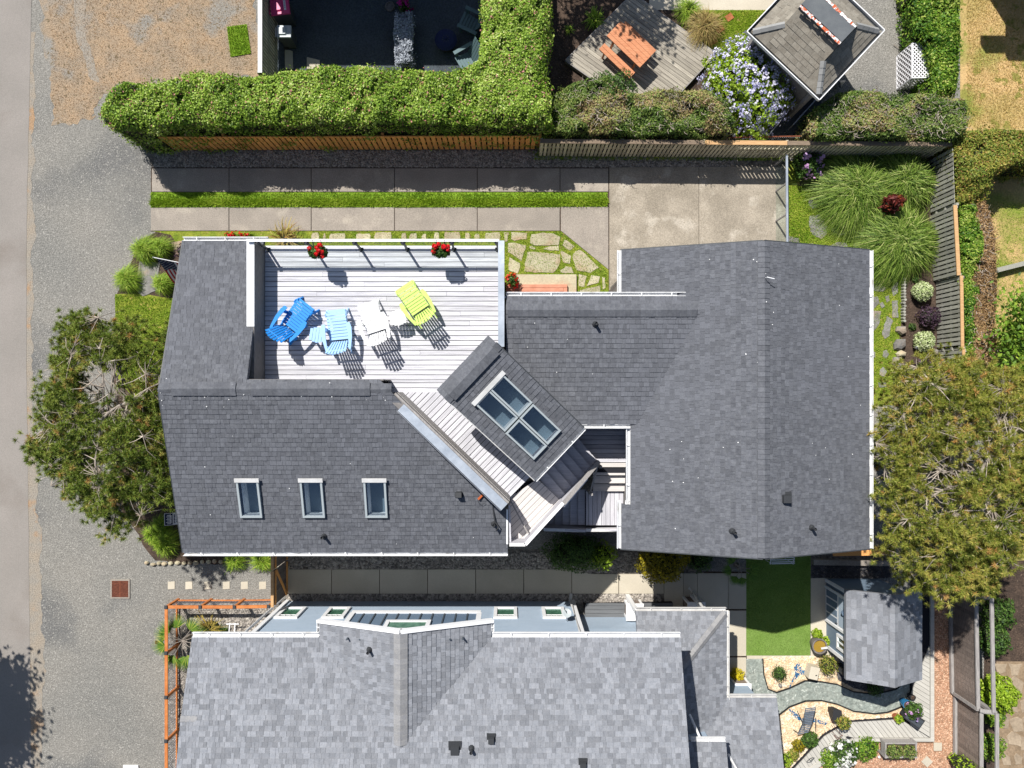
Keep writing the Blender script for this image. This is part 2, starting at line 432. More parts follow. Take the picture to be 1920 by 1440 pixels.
M['felt'] = mat('roof_felt', C(112, 116, 118), C(100, 104, 108), ns=3, fine=0.15, rough=0.9)
M['chipped'] = mat('chipped_red_white', (0.78, 0.76, 0.74, 1), (0.5, 0.12, 0.05, 1), ns=5, fine=0.05, blend=(0.48, 0.56), rough=0.8)
M['orange'] = mat('orange_brush', C(190, 96, 50), fine=0.1, rough=0.8)
M['droppings'] = mat('bird_dropping', (0.75, 0.75, 0.73, 1), fine=0.05, rough=0.8)
M['water'] = mat('amber_water', (0.30, 0.19, 0.03, 1), fine=0.1, rough=0.1)
M['lounge'] = mat('grey_blue_slat', C(118, 128, 140), C(104, 114, 126), ns=4, fine=0.08, rough=0.6)
M['lava'] = mat('dark_rock', C(92, 90, 92), C(70, 68, 70), ns=6, tint=0.3, fine=0.2, rough=0.9)

G = lambda *s: [(p, C(*c[:3], c[3] if len(c) > 3 else 0.95)) for p, c in s]
M['hedge'] = leafmat('hedge_leaf', G((0.0, (78, 108, 30)), (0.35, (130, 164, 52)), (0.7, (176, 200, 84)), (0.92, (212, 222, 148)), (0.95, (190, 140, 120)), (1.0, (200, 124, 130))))
M['hedge_mixed'] = leafmat('mixed_hedge_leaf', G((0.0, (66, 94, 38)), (0.4, (116, 142, 62)), (0.65, (156, 164, 92)), (0.8, (172, 150, 106)), (1.0, (170, 136, 106))))
M['hedge_yellow'] = leafmat('yellowing_hedge_leaf', G((0.0, (84, 112, 34)), (0.4, (134, 146, 60)), (0.7, (176, 164, 76)), (0.9, (186, 154, 86)), (1.0, (156, 112, 72))))
M['hedge_brown'] = leafmat('clipped_brown_leaf', G((0.0, (120, 96, 64)), (0.5, (172, 138, 98)), (0.85, (204, 176, 122)), (1.0, (190, 186, 96))))
M['ivy'] = leafmat('ivy_leaf', G((0.0, (50, 92, 24)), (0.4, (100, 140, 38)), (0.75, (156, 176, 66)), (1.0, (196, 204, 110))))
M['shrub_dark'] = leafmat('dark_shrub_leaf', G((0.0, (44, 74, 30)), (0.6, (84, 116, 48)), (1.0, (124, 148, 70))))
M['lime_leaf'] = leafmat('lime_leaf', G((0.0, (108, 140, 24)), (0.6, (156, 184, 48)), (1.0, (200, 214, 92))))
M['gold_leaf'] = leafmat('golden_leaf', G((0.0, (104, 100, 20)), (0.6, (150, 138, 30)), (1.0, (222, 198, 40))))
M['yellow_leaf'] = leafmat('yellow_bloom', G((0.0, (200, 180, 20)), (1.0, (240, 226, 60))))
M['purple_leaf'] = leafmat('purple_leaf', G((0.0, (52, 36, 50)), (0.7, (92, 70, 86)), (1.0, (128, 106, 120))))
M['canna'] = leafmat('maroon_leaf', G((0.0, (70, 24, 24)), (0.7, (116, 44, 36)), (1.0, (206, 110, 60))))
M['varieg'] = leafmat('variegated_leaf', G((0.0, (132, 158, 84)), (0.5, (196, 206, 150)), (1.0, (232, 234, 204))), tr=0.15)
M['lav_bloom'] = leafmat('lavender_bloom', G((0.0, (168, 168, 212)), (0.5, (208, 206, 232)), (1.0, (240, 236, 246))), tr=0.2)
M['pink_bloom'] = leafmat('pink_bloom', G((0.0, (186, 140, 190)), (0.6, (214, 170, 206)), (1.0, (160, 150, 206))), tr=0.2)
M['magenta_bloom'] = leafmat('magenta_bloom', G((0.0, (170, 10, 110)), (1.0, (210, 40, 150))), tr=0.2)
M['red_bloom'] = leafmat('red_bloom', G((0.0, (190, 6, 18, 0.9)), (1.0, (238, 28, 34, 0.9))), tr=0.15)
M['white_bloom'] = leafmat('white_bloom', G((0.0, (220, 220, 214, 0.8)), (1.0, (245, 245, 240, 0.85))), tr=0.15)
M['silver_leaf'] = leafmat('silver_leaf', G((0.0, (130, 136, 146)), (1.0, (196, 202, 210))), tr=0.15)
M['needle'] = leafmat('pine_needle', G((0.0, (76, 98, 32)), (0.5, (132, 152, 60)), (0.85, (176, 182, 92)), (0.93, (190, 150, 90)), (1.0, (222, 218, 140))), tr=0.15)
M['needle_y'] = leafmat('yellow_pine_needle', G((0.0, (80, 98, 32)), (0.45, (140, 148, 56)), (0.8, (180, 172, 84)), (0.93, (200, 156, 92)), (1.0, (220, 222, 136))), tr=0.15)
M['blade'] = leafmat('grass_blade', G((0.0, (96, 134, 24)), (0.5, (142, 174, 46)), (1.0, (196, 206, 92))))
M['fountain'] = leafmat('fountain_grass_blade', G((0.0, (48, 78, 18)), (0.4, (110, 140, 48)), (0.75, (160, 180, 86)), (1.0, (212, 214, 140))))
M['tawny'] = leafmat('tawny_grass_blade', G((0.0, (136, 120, 66)), (0.6, (186, 160, 104)), (1.0, (150, 156, 70))))
M['flax'] = leafmat('bronze_flax_blade', G((0.0, (110, 96, 40)), (0.6, (186, 168, 86)), (1.0, (150, 80, 60))))
M['tree_leaf'] = leafmat('broad_tree_leaf', G((0.0, (58, 92, 28)), (0.5, (112, 146, 44)), (1.0, (176, 196, 76))))
# ---------------------------------------------------------------- generators
def clip_poly(sub, clip):
    """convex clip (counter-clockwise) of a 2-D polygon"""
    out = list(sub)
    n = len(clip)
    for i in range(n):
        a, b = clip[i], clip[(i + 1) % n]
        inp, out = out, []
        if not inp: return []
        side = lambda p: (b[0] - a[0]) * (p[1] - a[1]) - (b[1] - a[1]) * (p[0] - a[0])
        for k in range(len(inp)):
            p, q = inp[k], inp[(k + 1) % len(inp)]
            sp, sq = side(p), side(q)
            if sp >= 0: out.append(p)
            if (sp >= 0) != (sq >= 0):
                t = sp / (sp - sq)
                out.append((p[0] + (q[0] - p[0]) * t, p[1] + (q[1] - p[1]) * t))
    return out

def ccw(poly):
    n = len(poly)
    ar = sum(poly[i][0] * poly[(i + 1) % n][1] - poly[(i + 1) % n][0] * poly[i][1] for i in range(n))
    return list(poly) if ar > 0 else list(reversed(poly))

def inside(p, poly):
    c = False
    n = len(poly)
    j = n - 1
    for i in range(n):
        if (poly[i][1] > p[1]) != (poly[j][1] > p[1]) and p[0] < (poly[j][0] - poly[i][0]) * (p[1] - poly[i][1]) / (poly[j][1] - poly[i][1]) + poly[i][0]:
            c = not c
        j = i
    return c

def inside_np(X, Y, poly):
    c = np.zeros(len(X), bool)
    n = len(poly); j = n - 1
    for i in range(n):
        xi, yi, xj, yj = poly[i][0], poly[i][1], poly[j][0], poly[j][1]
        if yi != yj:
            c ^= ((yi > Y) != (yj > Y)) & (X < (xj - xi) * (Y - yi) / (yj - yi) + xi)
        j = i
    return c

def edge_dist(X, Y, poly):
    d = np.full(len(X), 1e9)
    n = len(poly)
    for i in range(n):
        ax, ay = poly[i][0], poly[i][1]; bx, by = poly[(i + 1) % n][0], poly[(i + 1) % n][1]
        L2 = max((bx - ax) ** 2 + (by - ay) ** 2, 1e-9)
        t = np.clip(((X - ax) * (bx - ax) + (Y - ay) * (by - ay)) / L2, 0, 1)
        d = np.minimum(d, np.hypot(X - ax - t * (bx - ax), Y - ay - t * (by - ay)))
    return d

def sample_poly(poly, n):
    a = np.array([(p[0], p[1]) for p in poly])
    lo, hi = a.min(0), a.max(0)
    xs, ys = [], []
    got = 0
    while got < n:
        X = rng.uniform(lo[0], hi[0], n * 2); Y = rng.uniform(lo[1], hi[1], n * 2)
        k = inside_np(X, Y, poly)
        xs.append(X[k]); ys.append(Y[k]); got += int(k.sum())
        if got == 0 and len(xs) > 20: break
    return np.concatenate(xs)[:n], np.concatenate(ys)[:n]

def pxpoly(pts, z=0.0):
    return [(lambda v: (v.x, v.y))(P(x, y, z)) for x, y in pts]

def jagged(poly, amp, step=0.35):
    out = []
    n = len(poly)
    for i in range(n):
        a, b = Vector(poly[i]), Vector(poly[(i + 1) % n])
        k = max(1, int((b - a).length / step))
        nrm = Vector((b.y - a.y, a.x - b.x))
        if nrm.length > 0: nrm.normalize()
        for q in range(k):
            p = a.lerp(b, q / k)
            if max(abs(p.x), abs(p.y)) < 30:
                p = p + nrm * amp * (noise.noise((p.x * 1.1, p.y * 1.1, 3.0)) * 1.6 + random.uniform(-0.4, 0.4))
            out.append((p.x, p.y))
    return out

def sheet(name, pts, z, m, jag=0.0, kind='structure', parent=None, label=None, cat=None, px=True, step=0.35):
    poly = pxpoly(pts) if px else pts
    if jag: poly = jagged(poly, jag, step)
    poly = ccw(poly)
    o = MB().face([(x, y, z) for x, y in poly]).build(name, m, parent)
    tag(o, label, cat, None, kind)
    return o

def cut_rects(uv, holes):
    """split a convex polygon into convex pieces that leave rectangular holes open"""
    if not holes: return [uv]
    big = 99.0
    us = sorted(set([-big, big] + [h[0] for h in holes] + [h[1] for h in holes]))
    out = []
    for a, b in zip(us, us[1:]):
        spans = sorted((h[2], h[3]) for h in holes if h[0] < (a + b) / 2 < h[1])
        lo = -big
        for c_, d_ in spans + [(big, big)]:
            q = clip_poly(uv, [(a, lo), (b, lo), (b, c_), (a, c_)])
            if len(q) > 2: out.append(q)
            lo = d_
    return out

# -- shingled roof planes
TABS = (0.09, 0.115, 0.14, 0.17, 0.21)
class Roof:
    """one roof part: deck slabs, shingles as pieces (the 300 largest) and the rest as one mesh"""
    def __init__(self, parent, m, mp, name='roof', expo=0.143, limit=300, tabs=TABS, butt=0.016):
        self.parent, self.m, self.mp, self.name, self.expo, self.limit, self.tabs, self.butt = parent, m, mp, name, expo, limit, tabs, butt
        self.slab, self.rest, self.cand = MB(), MB(), []
    def plane(self, poly, excl=(), ref=None, thick=0.14, holes=None):
        poly = [Vector(p) for p in poly]
        n = Vector((0, 0, 0))
        for i in range(len(poly)):
            a, b = poly[i], poly[(i + 1) % len(poly)]
            n += a.cross(b)
        n.normalize()
        if n.z < 0: n = -n; poly = list(reversed(poly))
        Zv = Vector((0, 0, 1))
        v = (Zv - n * n.z).normalized()
        u = v.cross(n)
        o = Vector(ref) if ref else min(poly, key=lambda p: p.z)
        o = o - n * ((o - poly[0]).dot(n))
        uv = ccw([((p - o).dot(u), (p - o).dot(v)) for p in poly])
        hs = holes(u, v, n, o) if holes else []
        for q in cut_rects(uv, hs):
            k = len(q)
            hi = [o + u * a + v * b for a, b in q]; lowr = [p - Vector((0, 0, thick)) for p in hi]
            self.slab.raw(lowr + hi, [tuple(range(k, 2 * k)), tuple(reversed(range(k)))] + [(i, (i + 1) % k, k + (i + 1) % k, k + i) for i in range(k)])
        ex = [[((Vector(q) - o).dot(u), (Vector(q) - o).dot(v)) for q in e] for e in excl]
        u0, u1 = min(p[0] for p in uv), max(p[0] for p in uv)
        v0, v1 = min(p[1] for p in uv), max(p[1] for p in uv)
        e = self.expo
        for c in range(math.floor(v0 / e), math.ceil(v1 / e) + 1):
            x = u0 - random.uniform(0, 0.3)
            while x < u1:
                w = random.choice(self.tabs)
                g_ = 0.005
                r = [(x, c * e), (x + w - g_, c * e), (x + w - g_, c * e + e), (x, c * e + e)]
                x += w
                w -= g_
                mid = ((r[0][0] + r[2][0]) / 2, (r[0][1] + r[2][1]) / 2)
                if any(inside(mid, q) for q in ex) or any(a - 0.05 < mid[0] < b + 0.05 and c_ < mid[1] < d_ for a, b, c_, d_ in hs): continue
                q = clip_poly(r, uv)
                if len(q) < 3: continue
                full = len(q) == 4 and abs((q[2][0] - q[0][0]) * (q[2][1] - q[0][1])) > 0.98 * w * e
                th = random.choice((0.55, 1.0, 1.0, 1.25))
                if full: self.cand.append((w, th, o + u * r[0][0] + v * r[0][1], u, v, n))
                else: self._tab(q, c * e, th, o, u, v, n)
        return u, v, n, o
    def _tab(self, q, vb, th, o, u, v, n):
        hb = self.butt * th
        k = len(q)
        lo = [o + u * a + v * b + n * 0.001 for a, b in q]
        hi = [o + u * a + v * b + n * (hb * (1 - (b - vb) / self.expo * 0.8)) for a, b in q]
        self.rest.tint = random.random()
        self.rest.raw(lo + hi, [tuple(range(k, 2 * k))] + [(i, (i + 1) % k, k + (i + 1) % k, k + i) for i in range(k)])
    def done(self):
        r = self.slab.build(self.name, self.m, self.parent)
        random.shuffle(self.cand)
        self.cand.sort(key=lambda c: -c[0])
        big = self.cand[:]
        # spread the singled-out pieces over all planes among the two widest tab classes
        top = [c for c in big if c[0] >= self.tabs[-2] - 0.006]
        random.shuffle(top)
        pick = set(id(c) for c in (top + [c for c in big if c[0] < self.tabs[-2] - 0.006])[:self.limit])
        meshes = {}
        for c in self.cand:
            w, th, p, u, v, n = c
            if id(c) in pick:
                key = (w, th)
                if key not in meshes:
                    b = MB(); hb = self.butt * th; e = self.expo
                    b.raw([(0, 0, 0.001), (w, 0, 0.001), (w, e, 0.001), (0, e, 0.001), (0, 0, hb), (w, 0, hb), (w, e, hb * 0.2), (0, e, hb * 0.2)],
                          [(4, 5, 6, 7), (0, 1, 5, 4), (1, 2, 6, 5), (2, 3, 7, 6), (3, 0, 4, 7)])
                    meshes[key] = b.mesh('shingle', self.mp)
                Mx = Matrix((u, v, n)).transposed().to_4x4(); Mx.translation = p
                place('shingle', meshes[key], r, Mx)
            else:
                self._tab([(0, 0), (w, 0), (w, self.expo), (0, self.expo)], 0, th, p, u, v, n)
        if self.rest.f:
            self.rest.build('shingle_courses', self.m, r, kind='stuff')
        return r

def ridge_caps(roof_o, a, b, m, half=0.15, step=0.14, drop=0.05, name='ridge_cap', lift=0.03):
    """overlapping cap shingles along a ridge from a to b"""
    a, b = Vector(a), Vector(b)
    d = b - a; Ln = d.length; d.normalize()
    s = d.cross(Vector((0, 0, 1))).normalized()
    n = max(1, int(Ln / step))
    st = Ln / n
    q = MB()
    t = lift
    for zz, x0, x1 in ((0, 0, 0),):
        A = [(0, -half, -drop + t), (0, 0, t + 0.012), (0, half, -drop + t), (st * 1.06, half, -drop + t - 0.012), (st * 1.06, 0, t), (st * 1.06, -half, -drop + t - 0.012)]
        B = [(x, y, z - 0.022) for x, y, z in A]
        q.raw(A + B, [(0, 5, 4, 1), (1, 4, 3, 2), (0, 1, 7, 6), (1, 2, 8, 7), (2, 3, 9, 8), (3, 4, 10, 9), (4, 5, 11, 10), (5, 0, 6, 11)])
    me = q.mesh(name, m)
    up = s.cross(d)
    for i in range(n):
        Mx = Matrix((d, -s, up)).transposed().to_4x4()
        Mx.translation = a + d * (i * st) + up * random.uniform(0, 0.003)
        place(name, me, roof_o, Mx)

def gutter(parent, a, b, m, side, w=0.12, h=0.1, name='gutter', hang=0.85):
    """U channel from a to b (top inner edge on the roof side); side = horizontal unit vector away from the roof"""
    a, b, s = Vector(a), Vector(b), Vector(side)
    q = MB()
    up = Vector((0, 0, 1))
    t = 0.012
    def rail(off, zz, ww, hh):
        q.bar(a + s * off + up * zz, b + s * off + up * zz, ww, hh)
    # closed profile extruded
    prof = [(0, 0), (0, -h), (w, -h), (w, 0), (w - t * 1.5, 0), (w - t * 1.5, -h + t), (t, -h + t), (t, 0)]
    k = len(prof)
    A = [a + s * x + up * z for x, z in prof]; B = [b + s * x + up * z for x, z in prof]
    q.raw(A + B, [tuple(range(k)), tuple(reversed(range(k, 2 * k)))] + [(i, k + i, k + (i + 1) % k, (i + 1) % k) for i in range(k)])
    g = q.build(name, m, parent)
    n = max(1, int((b - a).length / hang))
    hb = MB().bar(Vector((0, 0, 0)), s * w, 0.03, 0.014).mesh('hanger', m)
    for i in range(n):
        p = a.lerp(b, (i + 0.5) / n) + up * 0.006
        link('hanger', hb, g, p)
    return g

def pipe_vent(parent, p, n, r=0.045, h=0.3, m=None, name='vent_pipe'):
    q = MB()
    p = Vector(p)
    q.lathe(p, [(r * 2.2, -0.05), (r * 2.0, 0.03), (r * 1.25, 0.09), (r, 0.1), (r, h), (r * 0.8, h), (r * 0.8, h - 0.05)], 10)
    return q.build(name, m or M['vent'], parent)

def box_vent(parent, p, s=0.24, h=0.16, rz=0.0, name='roof_vent'):
    q = MB(); p = Vector(p)
    R = Matrix.Rotation(rz, 3, 'Z')
    def pt(x, y, z): return p + R @ Vector((x, y, z))
    k = s / 2
    q.hexa([pt(-k * 1.5, -k * 1.3, -0.06), pt(k * 1.5, -k * 1.3, -0.06), pt(k * 1.5, k * 1.6, -0.06), pt(-k * 1.5, k * 1.6, -0.06)],
           [pt(-k * 1.4, -k * 1.2, 0.02), pt(k * 1.4, -k * 1.2, 0.02), pt(k * 1.4, k * 1.5, 0.02), pt(-k * 1.4, k * 1.5, 0.02)])
    q.hexa([pt(-k, -k, 0.0), pt(k, -k, 0.0), pt(k, k, 0.0), pt(-k, k, 0.0)],
           [pt(-k * 0.9, -k, h), pt(k * 0.9, -k, h), pt(k * 0.9, k * 0.7, h * 0.9), pt(-k * 0.9, k * 0.7, h * 0.9)])
    return q.build(name, M['vent'], parent)

def skylight(parent, c, u, v, n, w, l, frame=None, fw=0.06, raise_=0.1, depth=0.62):
    """framed roof window in the plane (u across, v up-slope, n normal) with a light well below it"""
    c = Vector(c)
    root_c = c
    def pt(a, b, h): return c + u * a + v * b + n * h
    fm = frame or M['greylid']
    f = MB()
    W, L = w / 2, l / 2
    for (a0, a1, b0, b1) in ((-W, W, L - fw, L), (-W, W, -L, -L + fw), (-W, -W + fw, -L + fw, L - fw), (W - fw, W, -L + fw, L - fw)):
        f.hexa([pt(a0, b0, -0.12), pt(a1, b0, -0.12), pt(a1, b1, -0.12), pt(a0, b1, -0.12)], [pt(a0, b0, raise_), pt(a1, b0, raise_), pt(a1, b1, raise_), pt(a0, b1, raise_)])
    o = f.build('skylight', fm, parent)
    W2, L2 = W - fw, L - fw
    g = MB().hexa([pt(-W2, -L2, raise_ - 0.035), pt(W2, -L2, raise_ - 0.035), pt(W2, L2, raise_ - 0.035), pt(-W2, L2, raise_ - 0.035)],
                  [pt(-W2, -L2, raise_ - 0.02), pt(W2, -L2, raise_ - 0.02), pt(W2, L2, raise_ - 0.02), pt(-W2, L2, raise_ - 0.02)])
    g.build('pane', M['skyglass'], o)
    wl = MB()
    k = 1.0
    q0 = [pt(-W2, -L2, raise_ - 0.05), pt(W2, -L2, raise_ - 0.05), pt(W2, L2, raise_ - 0.05), pt(-W2, L2, raise_ - 0.05)]
    q1 = [Vector((p.x, p.y, p.z - depth)) for p in q0]
    wl.raw(q0 + q1, [(0, 1, 5, 4), (1, 2, 6, 5), (2, 3, 7, 6), (3, 0, 4, 7)])
    wl.mi = 1
    wl.raw(q1, [(0, 1, 2, 3)])
    wl.build('light_well', [M['well'], M['room']], o)
    return o

def ray_plane(px, py, p0, n):
    """where the sight line of a plan pixel meets a plane"""
    o = Vector((0, 0, H)); d = (P(px, py, 0) - o)
    t = (Vector(p0) - o).dot(n) / d.dot(n)
    return o + d * t

# -- planting
def unit(a):
    return a / np.maximum(np.linalg.norm(a, axis=1, keepdims=True), 1e-9)

def leaf_geo(Cn, Nn, size, aspect=0.55, jit=0.55, var=0.35):
    n = len(Cn)
    N_ = unit(Nn + rng.normal(0, jit, (n, 3)))
    T = unit(np.cross(N_, rng.normal(0, 1, (n, 3))))
    B = np.cross(N_, T)
    l = size * rng.uniform(1 - var, 1 + var, (n, 1)); w = l * aspect
    V = np.empty((n, 4, 3))
    V[:, 0] = Cn - T * l * 0.5
    V[:, 1] = Cn + B * w * 0.5 + N_ * w * 0.15
    V[:, 2] = Cn + T * l * 0.5
    V[:, 3] = Cn - B * w * 0.5 + N_ * w * 0.15
    return V.reshape(-1, 3), np.arange(n * 4).reshape(n, 4)

def vnoise(X, Y, s, seed=0.0):
    """cheap smooth 2-D noise"""
    out = np.zeros(len(X))
    r = np.random.default_rng(int(seed * 10) + 5)
    for k in range(7):
        a = r.uniform(0, 2 * math.pi); f = s * r.uniform(0.6, 2.2); ph = r.uniform(0, 6.28)
        out += np.sin((X * math.cos(a) + Y * math.sin(a)) * f + ph) / 7 ** 0.5
    return out

def hedge(name, label, cat, pts, z, m, n, leaf=0.085, z0=0.0, bump=0.12, rnd=0.35, group=None, twigs=0, tint_fn=None, px=True, pale=None):
    poly = ccw(pxpoly(pts, z) if px else pts)
    cx = sum(p[0] for p in poly) / len(poly); cy = sum(p[1] for p in poly) / len(poly)
    root = empty(name, (cx, cy, z0), label, cat, group)
    seed = abs(cx * 7 + cy * 3)
    def top(X, Y, d):
        edge = np.clip(d / rnd, 0, 1)
        return z - (1 - np.sqrt(1 - (1 - edge) ** 2)) * rnd * 0.9 + bump * vnoise(X, Y, 2.0, seed) + bump * 0.5 * vnoise(X, Y, 5.0, seed + 1)
    X, Y = sample_poly(poly, n)
    d = edge_dist(X, Y, poly)
    Z = top(X, Y, d)
    e = 0.15
    gx = (top(X + e, Y, edge_dist(X + e, Y, poly)) - top(X - e, Y, edge_dist(X - e, Y, poly))) / (2 * e)
    gy = (top(X, Y + e, edge_dist(X, Y + e, poly)) - top(X, Y - e, edge_dist(X, Y - e, poly))) / (2 * e)
    Nn = unit(np.stack([-gx, -gy, np.ones_like(gx)], 1))
    dep = rng.exponential(0.07, n) - 0.04 * (rng.uniform(0, 1, n) < 0.25) - rng.uniform(0, 0.16, n) * (rng.uniform(0, 1, n) < 0.035)
    hol = vnoise(X, Y, 7.3, seed + 5) + vnoise(X, Y, 3.1, seed + 7)
    dep = dep + np.where(hol > 1.35, 0.16 * rng.uniform(0.5, 1.2, n), 0.0)
    Cn = np.stack([X, Y, Z], 1) - Nn * dep[:, None]
    # sides
    per = [math.dist(poly[i], poly[(i + 1) % len(poly)]) for i in range(len(poly))]
    ns = int(n * 0.42)
    ei = rng.choice(len(poly), ns, p=np.array(per) / sum(per))
    pa = np.array(poly)[ei]; pb = np.array(poly)[(ei + 1) % len(poly)]
    t = rng.uniform(0, 1, (ns, 1)); q = pa + (pb - pa) * t
    dd = unit(np.concatenate([pb - pa, np.zeros((ns, 1))], 1))
    out = np.stack([dd[:, 1], -dd[:, 0], np.zeros(ns)], 1)
    zz = rng.uniform(z0 + 0.03, z - rnd * 0.35, ns)
    off = 0.10 * vnoise(q[:, 0] * 2, q[:, 1] * 2 + zz * 3, 2.0, seed + 2) + rng.normal(0, 0.05, ns) - 0.05
    Cs = np.stack([q[:, 0], q[:, 1], zz], 1) + out * off[:, None]
    Ca = np.concatenate([Cn, Cs]); Na = np.concatenate([Nn, out])
    tn = 0.42 + 0.2 * rng.normal(0, 1, len(Ca)) + 0.11 * vnoise(Ca[:, 0], Ca[:, 1], 1.6, seed + 3) + 0.08 * vnoise(Ca[:, 0], Ca[:, 1], 5.0, seed + 4)
    tn = np.clip(tn, 0, 0.92)
    pk = rng.uniform(0, 1, len(Ca)) < (0.03 if pale is None else pale)
    tn[pk] = rng.uniform(0.93, 1.0, int(pk.sum()))
    if tint_fn is not None: tn = np.clip(tint_fn(Ca[:, 0], Ca[:, 1], tn), 0, 1)
    V, Fc = leaf_geo(Ca, Na, leaf)
    np_obj('foliage', V, Fc, m, root, tn, kind='stuff')
    # solid dark core added to block light inside the foliage
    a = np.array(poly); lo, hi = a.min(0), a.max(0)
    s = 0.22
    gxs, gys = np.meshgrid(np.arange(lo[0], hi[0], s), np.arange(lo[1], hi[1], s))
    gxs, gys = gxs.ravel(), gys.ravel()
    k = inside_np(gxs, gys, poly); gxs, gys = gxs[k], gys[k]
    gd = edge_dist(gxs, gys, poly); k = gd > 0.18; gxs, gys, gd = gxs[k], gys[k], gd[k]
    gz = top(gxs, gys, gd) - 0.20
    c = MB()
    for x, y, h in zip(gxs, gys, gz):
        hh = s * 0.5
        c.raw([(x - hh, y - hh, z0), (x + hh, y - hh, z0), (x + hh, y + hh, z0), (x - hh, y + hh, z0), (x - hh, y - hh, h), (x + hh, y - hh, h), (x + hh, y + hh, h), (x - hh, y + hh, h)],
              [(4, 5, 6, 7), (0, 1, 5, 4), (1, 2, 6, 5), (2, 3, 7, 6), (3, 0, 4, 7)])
    if c.f: c.build('light_block_core', M['core'], root)
    if twigs:
        X, Y = sample_poly(poly, twigs)
        tm = MB()
        dt = edge_dist(X, Y, poly); Z = top(X, Y, dt)
        for x, y, zt, de in zip(X, Y, Z, dt):
            if de < 0.12: continue
            an = random.uniform(0, 6.28); l = random.uniform(0.12, 0.35)
            tm.tint = random.random()
            tm.tube([(x, y, zt - 0.1), (x + math.cos(an) * l * 0.6, y + math.sin(an) * l * 0.6, zt + 0.03), (x + math.cos(an + 0.4) * l, y + math.sin(an + 0.4) * l, zt + 0.05)], [0.012, 0.009, 0.005], 3)
        tm.build('twigs', M['twig'], root, kind='stuff')
    return root

def shrub(name, label, cat, c, r, h, m, n, leaf=0.07, group=None, bloom=None, nb=0, bsize=0.05, ry=None, z0=0.0, jit=0.7, aspect=0.5, parent=None, lumpy=0.18, clump=0.0):
    """rounded bush standing at c"""
    c = Vector(c)
    root = parent or empty(name, (c.x, c.y, c.z), label, cat, group)
    ry = ry or r
    D = unit(rng.normal(0, 1, (n, 3)) + np.array([0, 0, 0.35]))
    lump = 1 + lumpy * (np.sin(D[:, 0] * 5 + c.x * 3) * np.sin(D[:, 1] * 4.3 + c.y) + 0.6 * np.sin(D[:, 0] * 11 + D[:, 1] * 9 + D[:, 2] * 7))
    rad = lump * (1 - rng.exponential(0.10, n)).clip(0.35, 1.1)
    hz = h * 0.5
    Cn = D * rad[:, None] * np.array([r, ry, hz]) + np.array([c.x, c.y, c.z + z0 + hz])
    Cn[:, 2] = np.maximum(Cn[:, 2], c.z + 0.02)
    V, Fc = leaf_geo(Cn, D, leaf, aspect, jit)
    np_obj('foliage', V, Fc, m, root, np.clip(0.45 + 0.22 * rng.normal(0, 1, n), 0, 1), kind='stuff')
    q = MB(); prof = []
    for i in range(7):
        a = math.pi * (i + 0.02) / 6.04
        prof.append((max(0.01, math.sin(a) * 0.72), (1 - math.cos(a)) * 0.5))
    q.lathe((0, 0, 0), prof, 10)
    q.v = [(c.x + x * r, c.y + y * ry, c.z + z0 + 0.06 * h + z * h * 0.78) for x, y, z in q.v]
    q.build('light_block_core', M['core'], root)  # added core that keeps light from passing through the bush
    if bloom is not None:
        k = nb
        Dh = unit(rng.normal(0, 1, (k, 3)) + np.array([0, 0, 0.9]))
        Cb = Dh * np.array([r, ry, hz]) * rng.uniform(0.95, 1.12, (k, 1)) + np.array([c.x, c.y, c.z + z0 + hz])
        per = 9
        Cc = np.repeat(Cb, per, 0) + rng.normal(0, bsize * 0.55, (k * per, 3))
        V, Fc = leaf_geo(Cc, np.repeat(Dh, per, 0), bsize, 0.9, 0.5)
        np_obj('blossom', V, Fc, bloom, root, np.clip(np.repeat(rng.uniform(0, 1, k), per) + rng.normal(0, 0.12, k * per), 0, 1), kind='stuff')
    return root

def blades(C0, az, reach, hh, droop, width, segs=4):
    """curved strips: arrays of bases, azimuths, reaches and heights"""
    n = len(az)
    S = np.linspace(0, 1, segs + 1)
    dirx, diry = np.cos(az), np.sin(az)
    V = np.empty((n, segs + 1, 2, 3))
    for i, s in enumerate(S):
        r = reach * (s ** 1.25)
        z = hh * (1 - (1 - s) ** 2) - droop * hh * s ** 3
        w = width * (1 - s * 0.85) * 0.5
        px, py = C0[:, 0] + dirx * r, C0[:, 1] + diry * r
        for k, sg in ((0, -1), (1, 1)):
            V[:, i, k, 0] = px - diry * w * sg
            V[:, i, k, 1] = py + dirx * w * sg
            V[:, i, k, 2] = np.maximum(C0[:, 2] + z, C0[:, 2] * 0 + C0[:, 2].min() + 0.01)
    idx = np.arange(n * (segs + 1) * 2).reshape(n, segs + 1, 2)
    Fc = np.stack([idx[:, :-1, 0], idx[:, :-1, 1], idx[:, 1:, 1], idx[:, 1:, 0]], -1).reshape(-1, 4)
    return V.reshape(-1, 3), Fc, segs

